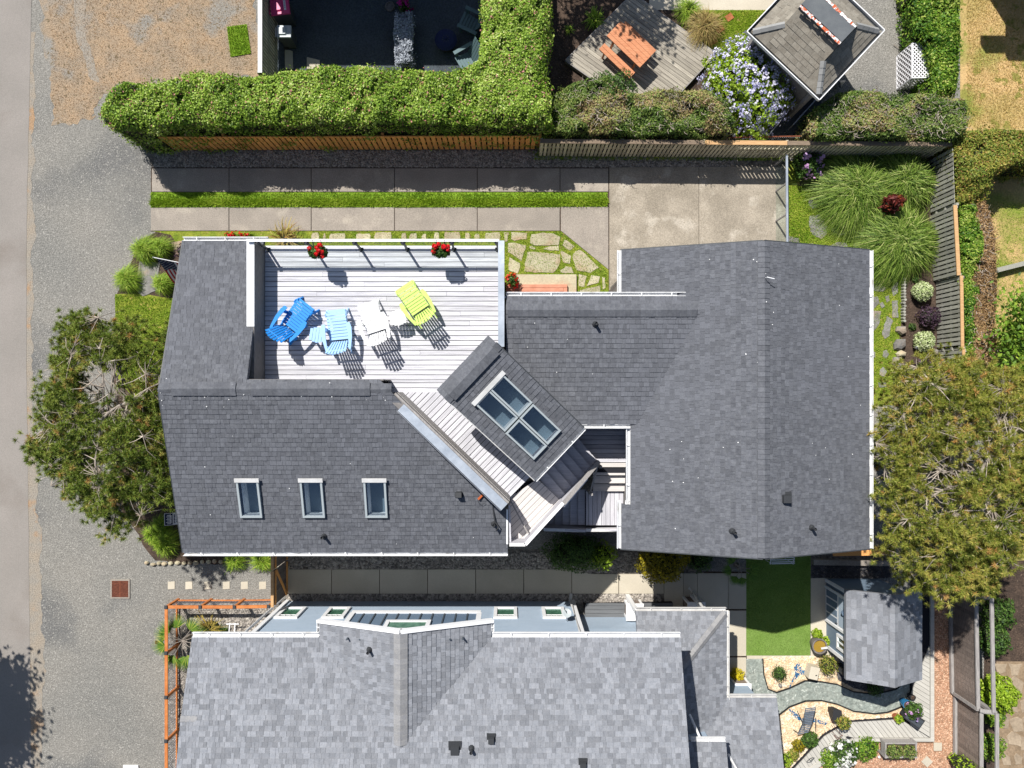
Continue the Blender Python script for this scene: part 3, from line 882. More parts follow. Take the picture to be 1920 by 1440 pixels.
def grass_clump(name, label, cat, c, R, h, n, m, width=0.018, droop=0.55, group=None, base=0.12):
    c = Vector(c)
    root = empty(name, c, label, cat, group)
    az = rng.uniform(0, 2 * math.pi, n)
    k = rng.uniform(0, 1, n) ** 0.6
    reach = R * (0.25 + 0.8 * k) * (1 + 0.12 * np.sin(az * 3 + c.x))
    hh = h * rng.uniform(0.75, 1.1, n) * (1.15 - 0.4 * k)
    b = rng.normal(0, base * R, (n, 2))
    C0 = np.stack([c.x + b[:, 0], c.y + b[:, 1], np.full(n, c.z)], 1)
    V, Fc, s = blades(C0, az, reach, hh, droop * (0.5 + k), width * rng.uniform(0.7, 1.3, n))
    tn = np.repeat(np.clip(0.45 + 0.25 * rng.normal(0, 1, n), 0, 1), s)
    np_obj('blades', V, Fc, m, root, tn, kind='stuff')
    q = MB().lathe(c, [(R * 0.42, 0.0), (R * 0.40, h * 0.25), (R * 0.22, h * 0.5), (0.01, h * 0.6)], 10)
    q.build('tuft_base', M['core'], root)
    return root

def lawn(name, poly, n, m, h=0.06, z=0.004, w=0.012, label=None, cat='grass', clump=True):
    """short upright blades over a polygon: stuff"""
    X, Y = sample_poly(poly, n)
    az = rng.uniform(0, 6.28, n)
    hh = h * rng.uniform(0.5, 1.3, n)
    ln = hh * rng.uniform(0.3, 1.0, n)
    V = np.empty((n, 3, 3))
    V[:, 0] = np.stack([X - np.sin(az) * w, Y + np.cos(az) * w, np.full(n, z)], 1)
    V[:, 1] = np.stack([X + np.sin(az) * w, Y - np.cos(az) * w, np.full(n, z)], 1)
    V[:, 2] = np.stack([X + np.cos(az) * ln, Y + np.sin(az) * ln, z + hh], 1)
    tn = np.clip(0.45 + 0.2 * rng.normal(0, 1, n) + 0.15 * vnoise(X, Y, 2.2, n % 17), 0, 1)
    o = np_obj(name, V.reshape(-1, 3), np.arange(n * 3).reshape(n, 3), m, None, tn, kind='stuff')
    return tag(o, label, cat)

def stones(name, poly, n, smin, smax, m, z=0.0, label=None, cat='pebbles', parent=None):
    """scattered squashed pebbles: stuff"""
    X, Y = sample_poly(poly, n)
    s = rng.uniform(smin, smax, n)
    base = np.array([(1, 0, 0), (0.5, 0.87, 0), (-0.5, 0.87, 0), (-1, 0, 0), (-0.5, -0.87, 0), (0.5, -0.87, 0), (0.45, 0.3, 0.6), (-0.45, 0.3, 0.6), (0, -0.5, 0.6)])
    tri = np.array([(0, 1, 6), (1, 2, 7), (1, 7, 6), (2, 3, 7), (3, 4, 8), (3, 8, 7), (4, 5, 8), (5, 0, 6), (5, 6, 8), (6, 7, 8)])
    V = base[None] * s[:, None, None] * rng.uniform(0.75, 1.2, (n, 9, 3))
    a = rng.uniform(0, 6.28, n); ca, sa = np.cos(a), np.sin(a)
    V[:, :, 1] *= rng.uniform(0.6, 1.0, (n, 1))
    x = V[:, :, 0] * ca[:, None] - V[:, :, 1] * sa[:, None]; y = V[:, :, 0] * sa[:, None] + V[:, :, 1] * ca[:, None]
    V = np.stack([x + X[:, None], y + Y[:, None], V[:, :, 2] + z], -1)
    Fc = (tri[None] + (np.arange(n) * 9)[:, None, None]).reshape(-1, 3)
    o = np_obj(name, V.reshape(-1, 3), Fc, m, parent, np.repeat(rng.uniform(0, 1, n), 10), kind='stuff')
    if parent is None: tag(o, label, cat)
    return o

def pine(name, label, base, crown_c, rx, ry, rz, n_tufts, m, gaps=(), limbs=26, seed=1, keep=None, tuft=0.15, needles=22, group=None, lobe=0.06):
    """open-crowned pine: trunk, limbs, bare twigs and needle tufts"""
    r = random.Random(seed); g = np.random.default_rng(seed)
    base = Vector(base); cc = Vector(crown_c)
    root = empty(name, base, label, 'tree', group)
    top = Vector((cc.x, cc.y, cc.z + rz * 0.7))
    tp = [base.lerp(top, i / 6) + Vector((r.uniform(-.12, .12), r.uniform(-.12, .12), 0)) * (1 if 0 < i < 6 else 0) for i in range(7)]
    MB().tube(tp, [0.17, 0.15, 0.13, 0.11, 0.08, 0.055, 0.02], 8).build('trunk', M['bark'], root, smooth=True)
    nodes = []
    for i in range(limbs):
        f = 0.35 + 0.62 * (i + r.random()) / limbs
        k = f * 6; j = min(int(k), 5)
        s = tp[j].lerp(tp[j + 1], k - j)
        a = i * 2.4 + r.uniform(-0.4, 0.4)
        rr = r.uniform(0.55, 0.97) * (1.0 if f < 0.8 else 0.7)
        e = Vector((cc.x + math.cos(a) * rx * rr, cc.y + math.sin(a) * ry * rr, 0))
        e.z = cc.z + rz * (0.25 * r.uniform(-1, 1) + 0.75 * math.sqrt(max(0, 1 - rr * rr)) - 0.15)
        mid = s.lerp(e, 0.5) + Vector((r.uniform(-.3, .3), r.uniform(-.3, .3), r.uniform(0.05, 0.35)))
        pts = []
        for t in range(7):
            t /= 6
            pts.append(s * (1 - t) ** 2 + mid * 2 * t * (1 - t) + e * t * t + Vector((r.uniform(-.05, .05), r.uniform(-.05, .05), r.uniform(-.04, .04))))
        R0 = r.uniform(0.04, 0.065)
        MB().tube(pts, [R0 * (1 - 0.75 * t / 6) for t in range(7)], 5).build('limb', M['bark'], root, smooth=True)
        nodes += pts[2:]
    nodes = np.array([tuple(p) for p in nodes])
    # clumps of tufts through the crown shell
    nc = max(8, n_tufts // 13)
    T, TO = [], []
    while len(T) < n_tufts:
        a = g.uniform(0, 6.28); q = math.sqrt(g.uniform(0.0, 1.0))
        wob = 1.03 - lobe + lobe * math.sin(a * 5 + seed) + 0.8 * lobe * math.sin(a * 9 + 2 * seed)
        x, y = cc.x + math.cos(a) * rx * q * wob, cc.y + math.sin(a) * ry * q * wob
        if any((x - gx) ** 2 + (y - gy) ** 2 < gr * gr * g.uniform(0.5, 1.2) for gx, gy, gr in gaps): continue
        if keep and not keep(x, y): continue
        z = cc.z + rz * (0.85 * math.sqrt(max(0, 1 - q * q)) - 0.2 * g.random() - 0.35 * g.random() ** 2)
        k = int(g.integers(8, 18))
        P_ = np.stack([g.normal(x, 0.21, k), g.normal(y, 0.21, k), g.normal(z, 0.13, k)], 1)
        if g.random() < 0.3: P_[:, 2] -= rz * 0.45 * g.random()
        T.extend(P_.tolist()); TO.extend([g.normal(0, 0.17)] * k)
    T = np.array(T[:n_tufts]); TO = np.array(TO[:n_tufts])
    tw = MB()
    for i, p in enumerate(T):
        if i % 3: continue
        d = ((nodes - p) ** 2).sum(1); near = np.nonzero(d < 0.8)[0]
        if len(near) == 0: continue
        a, b = Vector(nodes[int(g.choice(near))]), Vector(p)
        mid = a.lerp(b, 0.5) + Vector((r.uniform(-.08, .08), r.uniform(-.08, .08), 0.04))
        tw.tint = r.random()
        tw.tube([a, mid, b], [0.016, 0.011, 0.006], 3, caps=False)
    # bare dead twigs in the gaps
    for gx, gy, gr in gaps:
        d = ((nodes[:, :2] - np.array([gx, gy])) ** 2).sum(1); near = np.nonzero(d < (gr + 0.5) ** 2)[0]
        if len(near) == 0: continue
        for _ in range(int(22 * gr)):
            j = int(g.choice(near)); a = Vector(nodes[j]); b2 = Vector(nodes[min(j + 1, len(nodes) - 1)])
            if (b2 - a).length < 1.0: a = a.lerp(b2, g.random())
            a = a + Vector((g.normal(0, .05), g.normal(0, .05), 0.05)); an = g.uniform(0, 6.28); l = g.uniform(0.3, 0.9)
            e = a + Vector((math.cos(an) * l, math.sin(an) * l, g.uniform(0.05, 0.35)))
            tw.tint = r.random()
            mid = a.lerp(e, 0.55) + Vector((g.normal(0, .08), g.normal(0, .08), 0.05))
            tw.tube([a, mid, e], [0.02, 0.015, 0.008], 4, caps=False)
            for _k in range(2):
                an2 = an + g.uniform(-0.9, 0.9); q = a.lerp(mid, g.uniform(0.4, 1.0))
                tw.tube([q, q + Vector((math.cos(an2) * l * .45, math.sin(an2) * l * .45, 0.08))], [0.012, 0.006], 3, caps=False)
    tw.build('twigs', M['twig'], root, kind='stuff')
    n = len(T)
    D = g.normal(0, 1, (n, needles, 3)) + np.array([0, 0, 0.75])
    D += 0.5 * np.stack([(T[:, 0] - cc.x) / rx, (T[:, 1] - cc.y) / ry, np.zeros(n)], 1)[:, None]
    D /= np.linalg.norm(D, axis=2, keepdims=True)
    ln = tuft * g.uniform(0.7, 1.25, (n, needles, 1))
    S = np.cross(D, g.normal(0, 1, (n, needles, 3))); S /= np.linalg.norm(S, axis=2, keepdims=True)
    V = np.empty((n, needles, 3, 3))
    b0 = T[:, None] + D * 0.015
    V[:, :, 0] = b0 - S * 0.0085; V[:, :, 1] = b0 + S * 0.0085
    V[:, :, 2] = T[:, None] + D * ln
    tt = np.clip(g.normal(0.42, 0.13, (n, 1)) + TO[:, None] + g.normal(0, 0.1, (n, needles)), 0, 0.9)
    tt[g.uniform(0, 1, n) < 0.025] = 0.93
    tt[:, :5] = np.clip(g.normal(0.97, 0.02, (n, 5)), 0, 1)
    D[:, :5] = np.array([0, 0, 1]); V[:, :5, 2] = T[:, None] + D[:, :5] * 0.10 + g.normal(0, 0.025, (n, 5, 3)); V[:, :5, 0] -= S[:, :5] * 0.012
    np_obj('crown', V.reshape(-1, 3), np.arange(n * needles * 3).reshape(-1, 3), m, root, tt.ravel(), kind='stuff')
    return root

def leafy_tree(name, label, base, cc, rx, ry, rz, n, m, leaf=0.14, seed=3, clumps=60, limbs=10):
    r = random.Random(seed); g = np.random.default_rng(seed)
    base, cc = Vector(base), Vector(cc)
    root = empty(name, base, label, 'tree')
    top = Vector((cc.x, cc.y, cc.z + rz * 0.3))
    MB().tube([base, base.lerp(top, 0.5) + Vector((0.1, -0.1, 0)), top], [0.2, 0.15, 0.05], 8).build('trunk', M['bark'], root, smooth=True)
    cs = []
    while len(cs) < clumps:
        d = g.normal(0, 1, 3); d /= np.linalg.norm(d); d[2] = d[2] * 0.9 + 0.1
        cs.append(np.array([cc.x, cc.y, cc.z]) + d * np.array([rx, ry, rz]) * g.uniform(0.45, 1.0))
    cs = np.array(cs)
    for i in range(limbs):
        s = base.lerp(top, r.uniform(0.45, 0.9)); e = Vector(cs[i])
        MB().tube([s, s.lerp(e, 0.5) + Vector((0, 0, 0.2)), e], [0.07, 0.05, 0.015], 5).build('limb', M['bark'], root, smooth=True)
    per = n // clumps
    Cn = np.repeat(cs, per, 0) + g.normal(0, 1, (per * clumps, 3)) * np.array([0.34, 0.34, 0.22])
    V, Fc = leaf_geo(Cn, np.tile(np.array([[0, 0, 1.0]]), (len(Cn), 1)), leaf, 0.5, 0.8)
    tn = np.clip(np.repeat(g.normal(0.45, 0.15, clumps), per) + g.normal(0, 0.16, len(Cn)), 0, 1)
    np_obj('crown', V, Fc, m, root, tn, kind='stuff')
    return root

# -- boards clipped to a polygon
def boards(parent, poly, d, pitch, gap, z, th, m, name='deck_board', lens=None, off=0.0, jitz=0.002):
    """boards along direction d over a convex polygon, each an object of its own"""
    d = Vector((d[0], d[1])).normalized(); s = Vector((-d.y, d.x))
    poly = ccw(poly)
    uv = ccw([(Vector(p).dot(d), Vector(p).dot(s)) for p in poly])
    u0, u1 = min(p[0] for p in uv), max(p[0] for p in uv)
    v0, v1 = min(p[1] for p in uv), max(p[1] for p in uv)
    n = int(math.ceil((v1 - v0) / pitch))
    out = []
    ang = math.atan2(d.y, d.x)
    for i in range(n):
        a, b = v0 + off + i * pitch + gap / 2, v0 + off + (i + 1) * pitch - gap / 2
        cuts = [u0]
        if lens:
            x = u0 + random.uniform(0.25, 1.0) * lens
            while x < u1 - 0.3: cuts.append(x); x += lens * random.uniform(0.8, 1.2)
        cuts.append(u1)
        for c0, c1 in zip(cuts, cuts[1:]):
            q = clip_poly([(c0 + 0.003, a), (c1 - 0.003, a), (c1 - 0.003, b), (c0 + 0.003, b)], uv)
            if len(q) < 3: continue
            cx = sum(p[0] for p in q) / len(q); cy = sum(p[1] for p in q) / len(q)
            ar = abs(sum(q[k][0] * q[(k + 1) % len(q)][1] - q[(k + 1) % len(q)][0] * q[k][1] for k in range(len(q)))) / 2
            if ar < 0.004: continue
            mb = MB().prism([(p[0] - cx, p[1] - cy) for p in q], -th, 0.0)
            w = d * cx + s * cy
            out.append(link(name, mb.mesh(name, m), parent, (w.x, w.y, z + random.uniform(0, jitz)), ang))
    return out
# ================================================================ GROUND
g_ = MB().face([(-90, -80, 0), (90, -80, 0), (90, 80, 0), (-90, 80, 0)]).build('ground', M['gravel'])
tag(g_, 'grey gravel yard ground', None, None, 'structure')
sheet('road', [(-2600, -2600), (59, -2600), (59, 0), (55, 200), (50, 420), (50, 700), (54, 1000), (56, 1200), (59, 1440), (59, 4000), (-2600, 4000)], 0.010, M['road'], jag=0.012)
sheet('verge', [(50, 60), (64, 60), (62, 400), (60, 700), (66, 880), (76, 1000), (80, 1200), (84, 1310), (76, 1500), (0, 1500), (0, 60)], 0.004, M['litter'], jag=0.12, step=0.16)
sheet('dry_lawn', [(80, -300), (486, -300), (486, 140), (300, 160), (190, 175), (182, 228), (130, 233), (92, 236), (98, 170), (82, 110)], 0.005, M['drygrass'], jag=0.22, step=0.14)
sheet('tyre_track', [(138, -80), (156, -80), (160, 60), (180, 120), (186, 155), (168, 150), (152, 90), (140, 50)], 0.009, M['litter'], jag=0.09, step=0.14)
lawn('dry_grass', jagged(pxpoly([(92, -5), (480, -5), (480, 130), (300, 155), (190, 172), (180, 226), (98, 228)]), 0.1), 9000, leafmat('straw_blade', G((0, (150, 116, 76)), (0.6, (206, 170, 128)), (1, (222, 196, 150)))), 0.045, 0.006, 0.008, 'sparse tan dry grass on the verge above the long hedge')
o = sheet('turf_mat', [(426, 51), (463, 46), (471, 101), (433, 107)], 0.03, M['turf'], kind=None, label='small bright green rectangle of turf lying on the dry verge', cat='turf mat')
# give the turf mat thickness and blades
tm_poly = pxpoly([(426, 51), (463, 46), (471, 101), (433, 107)])
MB().prism(tm_poly, 0.006, 0.028).build('mat_edge', M['turf'], o)
X, Y = sample_poly(tm_poly, 2600)
lz = lawn('blades', tm_poly, 2600, M['blade'], 0.05, 0.03, 0.009); lz.parent = o; lz.location = lz.location - o.location
for k_ in ('label', 'category'):
    if k_ in lz: del lz[k_]

# neighbour's shaded court behind the hedge
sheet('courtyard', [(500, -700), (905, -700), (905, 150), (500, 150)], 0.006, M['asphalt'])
MB().prism(pxpoly([(535, 92), (549, 97), (550, 130), (535, 130)]), 0.0, 0.05).build('painted_sun_patch', M['path']).update_tag()  # pale block stands in for a patch of sunlight on the asphalt
tag(bpy.data.objects['painted_sun_patch'], 'narrow painted sun patch on the court floor beside the grey bin', 'painted sun patch')
o = MB().prism(pxpoly([(576, 108), (600, 114), (600, 130), (576, 130)]), 0.0, 0.05).build('painted_sun_patch', M['path'])  # second sun patch, its light put into the pale colour
tag(o, 'square painted sun patch on the court floor half under the hedge', 'painted sun patch')

# driveway: two concrete tracks, a pad and a grass strip between
drive = MB().prism(pxpoly([(283, 314), (1477, 312), (1474, 520), (1165, 560), (1140, 552), (1140, 506), (1052, 434), (283, 434)]), -0.05, 0.004).build('driveway', M['soil'])
tag(drive, None, None, None, 'structure')
def slab(pts, m, parent, z=0.035, name='slab'):
    q = pxpoly(pts)
    cx = sum(p[0] for p in q) / len(q); cy = sum(p[1] for p in q) / len(q)
    q2 = []
    for p in q:
        d = Vector((cx - p[0], cy - p[1])); d.normalize(); q2.append((p[0] + d.x * 0.012, p[1] + d.y * 0.012))
    return MB().prism(q2, 0.0, z, 0.008).build(name, m, parent)
jx = [285, 430, 584, 740, 895, 1050, 1141]
for a, b in zip(jx, jx[1:]):
    slab([(a, 316), (b, 316), (b, 360), (a, 360)], M['concrete'], drive)
jx = [283, 430, 584, 740, 895, 1050]
for a, b in zip(jx, jx[1:]):
    slab([(a, 390), (b, 389), (b, 433), (a, 433)], M['concrete'], drive)
slab([(1051, 388), (1141, 388), (1141, 506), (1051, 433)], M['concrete'], drive)
slab([(1142, 314), (1310, 313), (1310, 560), (1142, 560)], M['aggregate'], drive, 0.037)
slab([(1310, 313), (1476, 312), (1474, 560), (1310, 560)], M['aggregate'], drive, 0.037)
gs = pxpoly([(283, 361), (1139, 361), (1139, 389), (283, 389)])
sheet('grass_strip', gs, 0.012, M['turf'], px=False)
lawn('strip_grass', pxpoly([(283, 362), (1139, 362), (1139, 387), (283, 387)]), 15000, M['blade'], 0.07, 0.012, 0.011, 'bright green grass strip between the concrete drive tracks')
lawn('strip_grass', pxpoly([(283, 374), (1139, 374), (1139, 386), (283, 386)]), 9000, M['lime_leaf'], 0.13, 0.012, 0.014, 'taller feathery yellow green growth along the grass strip')
# pebble strip below the fences
ps = [(268, 268), (1480, 268), (1480, 314), (285, 314)]
sheet('pebble_strip', ps, 0.008, M['pebble_bed'])
stones('pebbles', pxpoly([(290, 282), (1380, 282), (1380, 313), (290, 313)]), 9000, 0.022, 0.055, M['pebble'], 0.01, 'grey pebbles between the wooden fences and the drive')
lawn('weeds', pxpoly([(1000, 283), (1480, 288), (1480, 302), (1000, 300)]), 3500, M['blade'], 0.10, 0.01, 0.012, 'low green weeds at the foot of the grey fence')

# moss and flagstones by the porch
sheet('moss_bed', [(283, 433), (1051, 433), (1141, 506), (1141, 556), (943, 575), (340, 470), (320, 440)], 0.006, M['moss'])
lawn('moss_grass', pxpoly([(585, 434), (1051, 434), (1139, 508), (1139, 550), (944, 552), (944, 456), (585, 456)]), 12000, M['blade'], 0.05, 0.008, 0.012, 'short moss and grass growing between the flagstones')
flagpath = MB().face([(x, y, 0.007) for x, y in ccw(pxpoly([(944, 436), (1050, 436), (1136, 508), (1136, 548), (944, 548)]))]).build('flagstone_path', M['moss'])
tag(flagpath, None, None, None, 'structure')
Z5 = lambda pts: [(920 + x / 7.385, 420 + y / 7.385) for x, y in pts]
FS = [
 [(185,120),(240,118),(250,150),(215,205),(190,180)], [(290,115),(500,120),(495,215),(330,232),(278,210)],
 [(560,140),(720,125),(870,135),(970,180),(945,290),(700,300),(600,300),(540,270)], [(235,265),(330,260),(500,300),(460,400),(430,515),(330,440),(245,390)],
 [(530,320),(570,305),(625,345),(610,360),(540,345)], [(720,345),(830,308),(945,305),(945,370),(830,365)],
 [(1015,225),(1045,220),(1160,310),(1090,380),(1000,300)], [(515,390),(600,390),(760,400),(960,420),(965,510),(930,620),(860,675),(600,672),(465,655),(480,500)],
 [(980,370),(1115,450),(1090,550),(1000,530),(965,390)], [(1170,380),(1240,360),(1330,430),(1500,605),(1380,675),(1190,640),(1130,460)],
 [(965,640),(1040,590),(1125,595),(1145,680),(975,680)], [(255,455),(400,545),(410,620),(370,690),(245,640)],
 [(1220,695),(1335,720),(1290,880),(1215,860)], [(1400,705),(1510,730),(1500,820),(1335,860),(1370,760)],
 [(1540,730),(1585,740),(1590,890),(1550,905)], [(1240,915),(1515,850),(1515,960),(1230,960)]]
def rag(q, amp=0.018):
    """uneven stone outline"""
    out = []
    n = len(q)
    for i in range(n):
        a, b = Vector(q[i]), Vector(q[(i + 1) % n])
        k = max(1, int((b - a).length / 0.12))
        for j in range(k):
            p = a.lerp(b, j / k)
            out.append((p.x + random.uniform(-amp, amp), p.y + random.uniform(-amp, amp)))
    return out
def flagstone(pts, m, parent, z=0.03, name='flagstone', px=True):
    q = rag(pxpoly(pts) if px else pts)
    return MB().prism(q, 0.0, z + random.uniform(-0.006, 0.006), 0.012).build(name, m, parent)
for s in FS: flagstone(Z5(s), M['flag'], flagpath, 0.03)
Z6 = lambda pts: [(480 + x / 4, 360 + y / 4) for x, y in pts]
for a, b in ((415,475),(505,525),(550,670),(750,860),(890,1020),(1090,1130),(1150,1210),(1245,1280),(1335,1375),(1410,1535),(1565,1605),(1640,1680),(1715,1835),(1865,1890)):
    t = random.uniform(0, 12)
    flagstone(Z6([(a + 8, 302 + t), (b - 6, 300 + t), (b, 330), (b - 3, 372), (a + 4, 374), (a, 335)]), M['flag'], flagpath, 0.03)
# stone step and tiled porch
o = MB().prism(pxpoly(Z5([(330, 697), (1190, 697), (1190, 1250), (330, 1250)]), 0.15), 0.0, 0.15, 0.012).build('porch_step', M['flag'])
tag(o, 'broad pale stone step in front of the porch', 'step')
porch = empty('porch_floor', P(970, 545, 0.16), 'salmon tiled porch floor with a framed border', 'porch')
MB().prism(pxpoly(Z5([(215, 836), (1062, 836), (1062, 1500), (215, 1500)]), 0.3), 0.152, 0.295).build('floor_base', M['brick'], porch)
for q in ([(225,838),(1060,838),(1060,880),(225,880)], [(1012,884),(1060,884),(1060,1300),(1012,1300)], [(225,884),(1008,884),(1008,928),(225,928)], [(225,932),(960,932),(960,975),(225,975)], [(225,979),(955,979),(955,1300),(225,1300)]):
    MB().prism(pxpoly(Z5(q), 0.31), 0.296, 0.312, 0.003).build('tile', M['brick'], porch)

# left garden bed by the front gable
sheet('garden_bed', [(300, 430), (345, 438), (420, 560), (420, 1060), (290, 1052), (258, 1005), (216, 940), (216, 560), (262, 450)], 0.005, M['soil'], jag=0.08)
sheet('small_lawn', [(216, 552), (258, 550), (330, 560), (420, 600), (420, 760), (260, 760), (216, 700)], 0.011, M['moss'], jag=0.04)
lawn('lawn_grass', pxpoly([(217, 553), (330, 560), (340, 690), (250, 740), (217, 690)]), 9000, M['blade'], 0.06, 0.011, 0.011, 'small bright green lawn beside the front pine')
st = MB().prism(rag(pxpoly([(262, 490), (300, 492), (296, 545), (268, 556), (252, 540)])), 0, 0.03, 0.01).build('stone_slab', M['flag_grey'])
tag(st, 'flat grey stone between the ornamental grasses by the flag', 'stone')
st = MB().prism(rag(pxpoly([(322, 455), (350, 450), (356, 480), (330, 478)])), 0, 0.03, 0.01).build('stone_slab', M['flag'])
tag(st, 'pale stone at the front corner under the roof edge', 'stone')
for i, (a, b) in enumerate(((276, 1055), (288, 1058), (299, 1056), (309, 1057), (321, 1056), (334, 1055), (346, 1056), (357, 1055), (368, 1055), (380, 1053), (392, 1053), (403, 1052), (415, 1053), (428, 1054))):
    c = P(a, b)
    o = MB().lathe((c.x, c.y, 0.0), [(0.07, 0), (0.095, 0.05), (0.06, 0.1), (0.01, 0.115)], 7).build('border_stone', M['flag'], None)
    o.scale = (random.uniform(0.9, 1.35), random.uniform(0.7, 1.0), 1)
    tag(o, '%s rounded border stone from the pine in the row along the front bed' % 'first second third fourth fifth sixth seventh eighth ninth tenth eleventh twelfth thirteenth fourteenth'.split()[i], 'stone', 'stones in the row along the front bed')

# side path between the houses
sheet('rock_bed', [(505, 1030), (1250, 1030), (1330, 1080), (1250, 1080), (1100, 1076), (1090, 1067), (505, 1067)], 0.006, M['pebble_bed'])
stones('river_rocks', pxpoly([(512, 1036), (1240, 1036), (1240, 1074), (1092, 1074), (1080, 1066), (512, 1066)]), 4200, 0.03, 0.075, M['pebble'], 0.01, 'grey river rocks under the south eave of the big house')
sheet('rock_bed', [(535, 1113), (1260, 1113), (1260, 1140), (535, 1140)], 0.006, M['pebble_bed'])
stones('river_rocks', pxpoly([(537, 1114), (1240, 1114), (1240, 1130), (537, 1132)]), 2200, 0.03, 0.075, M['pebble'], 0.01, 'grey river rocks along the foot of the blue wall')
spath = MB().prism(pxpoly([(530, 1066), (1402, 1072), (1402, 1310), (1300, 1310), (1300, 1145), (530, 1114)]), -0.05, 0.004).build('side_path', M['soil'])
tag(spath, None, None, None, 'structure')
jx = [531, 622, 712, 802, 892, 982, 1072]
for a, b in zip(jx, jx[1:]): slab([(a, 1067), (b, 1067), (b, 1113), (a, 1113)], M['path'], spath)
slab([(1072, 1067), (1092, 1070), (1104, 1075), (1160, 1076), (1160, 1113), (1072, 1113)], M['path'], spath)
slab([(1160, 1076), (1245, 1076), (1245, 1113), (1160, 1113)], M['path'], spath)
for q in ([(1245, 1074), (1281, 1074), (1281, 1142), (1245, 1142)], [(1281, 1074), (1307, 1074), (1307, 1142), (1281, 1142)], [(1307, 1074), (1365, 1074), (1365, 1142), (1307, 1142)],
          [(1365, 1074), (1399, 1074), (1399, 1142), (1365, 1142)], [(1340, 1144), (1399, 1144), (1399, 1230), (1340, 1230)], [(1340, 1232), (1399, 1232), (1399, 1306), (1340, 1306)]):
    slab(q, M['path'], spath)
# pavers in the gravel
for i, x in enumerate((315, 348, 383, 418, 452, 486)):
    o = MB().prism(pxpoly([(x, 1091), (x + 13, 1090), (x + 13, 1104), (x, 1105)]), 0, 0.018, 0.004).build('stepping_stone', M['path'])
    tag(o, 'square pale stepping stone in the gravel, %s from the storm drain' % ('first second third fourth fifth sixth'.split()[i]), 'stepping stone', 'stepping stones in the gravel')
# drains
def drain(name, label, x0, y0, x1, y1, bars):
    r = empty(name, P((x0 + x1) / 2, (y0 + y1) / 2), label, 'drain')
    a, b = P(x0, y1), P(x1, y0)
    w, h = b.x - a.x, b.y - a.y
    f = MB()
    t = 0.05
    for q in (((a.x + b.x) / 2, a.y + t / 2, w, t), ((a.x + b.x) / 2, b.y - t / 2, w, t), (a.x + t / 2, (a.y + b.y) / 2, t, h - 2 * t), (b.x - t / 2, (a.y + b.y) / 2, t, h - 2 * t)):
        f.box((q[0], q[1], 0.02), (q[2], q[3], 0.03))
    f.build('frame', M['concrete'], r)
    MB().box(((a.x + b.x) / 2, (a.y + b.y) / 2, 0.008), (w - 2 * t, h - 2 * t, 0.004)).build('pit', M['under'], r)
    n = bars
    bm = MB().box((0, 0, 0), (w - 2 * t, (h - 2 * t) / n * 0.55, 0.016)).mesh('bar', M['rust'])
    for i in range(n):
        link('bar', bm, r, ((a.x + b.x) / 2, a.y + t + (i + 0.5) * (h - 2 * t) / n, 0.026))
    MB().box(((a.x + b.x) / 2, (a.y + b.y) / 2, 0.029), (0.035, h - 2 * t, 0.016)).build('rib', M['rust'], r)
drain('storm_drain', 'large rusty storm drain grate in the gravel', 208, 1086, 244, 1122, 15)
drain('small_drain', 'small rusty drain cover near the orange railing', 289, 1198, 305, 1210, 3)
o = MB().prism(pxpoly([(232, 1434), (260, 1434), (262, 1446), (232, 1446)]), 0.0, 0.06, 0.01).build('white_board', M['white'])
tag(o, 'white board lying on the gravel at the bottom edge', 'board')
# stain and small litter on gravel are left to the material

# north-east garden floors
sheet('mulch_bed', [(1026, -250), (1240, -250), (1290, 60), (1420, 240), (1500, 285), (1026, 270)], 0.004, M['soil'])
sheet('garden_lawn', [(1300, -40), (1470, -40), (1470, 110), (1340, 110), (1290, 20)], 0.009, M['moss'], jag=0.06)
lawn('moss_lawn', pxpoly([(1300, 20), (1440, 20), (1430, 80), (1360, 110), (1320, 90)]), 8000, M['lime_leaf'], 0.05, 0.01, 0.012, 'yellow green moss lawn beside the gabled pavilion')
sheet('north_path', [(1217, -40), (1480, -40), (1480, 19), (1217, 19)], 0.013, M['path'])
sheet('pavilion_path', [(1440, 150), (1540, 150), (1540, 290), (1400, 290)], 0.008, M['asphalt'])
for x, y in ((1367, 33), (1349, 55), (1335, 78)):
    c = P(x, y)
    o = MB().box((c.x, c.y, 0.02), (0.28, 0.24, 0.04), 0.6).build('stepping_tile', M['terracotta'])
    tag(o, {33: 'red stepping tile nearest the pavilion in the moss lawn', 55: 'middle red stepping tile in the moss lawn', 78: 'red stepping tile beside the tawny grass'}[y], 'stepping tile', 'red stepping tiles')
# east lawns
sheet('east_lawn', [(1800, -500), (2600, -500), (2600, 1600), (1860, 1600), (1840, 600), (1800, 240)], 0.005, M['straw'])
lawn('straw_grass', pxpoly([(1812, -5), (1925, -5), (1925, 240), (1812, 240)]), 9000, leafmat('straw_blade_two', G((0, (150, 140, 60)), (0.6, (206, 176, 110)), (1, (226, 200, 146)))), 0.05, 0.006, 0.010, 'patchy straw coloured lawn in the far corner')
lawn('straw_grass', pxpoly([(1855, 380), (1925, 380), (1925, 720), (1860, 720)]), 4000, M['blade'], 0.05, 0.006, 0.010, 'thin green and tan lawn east of the clipped hedge')
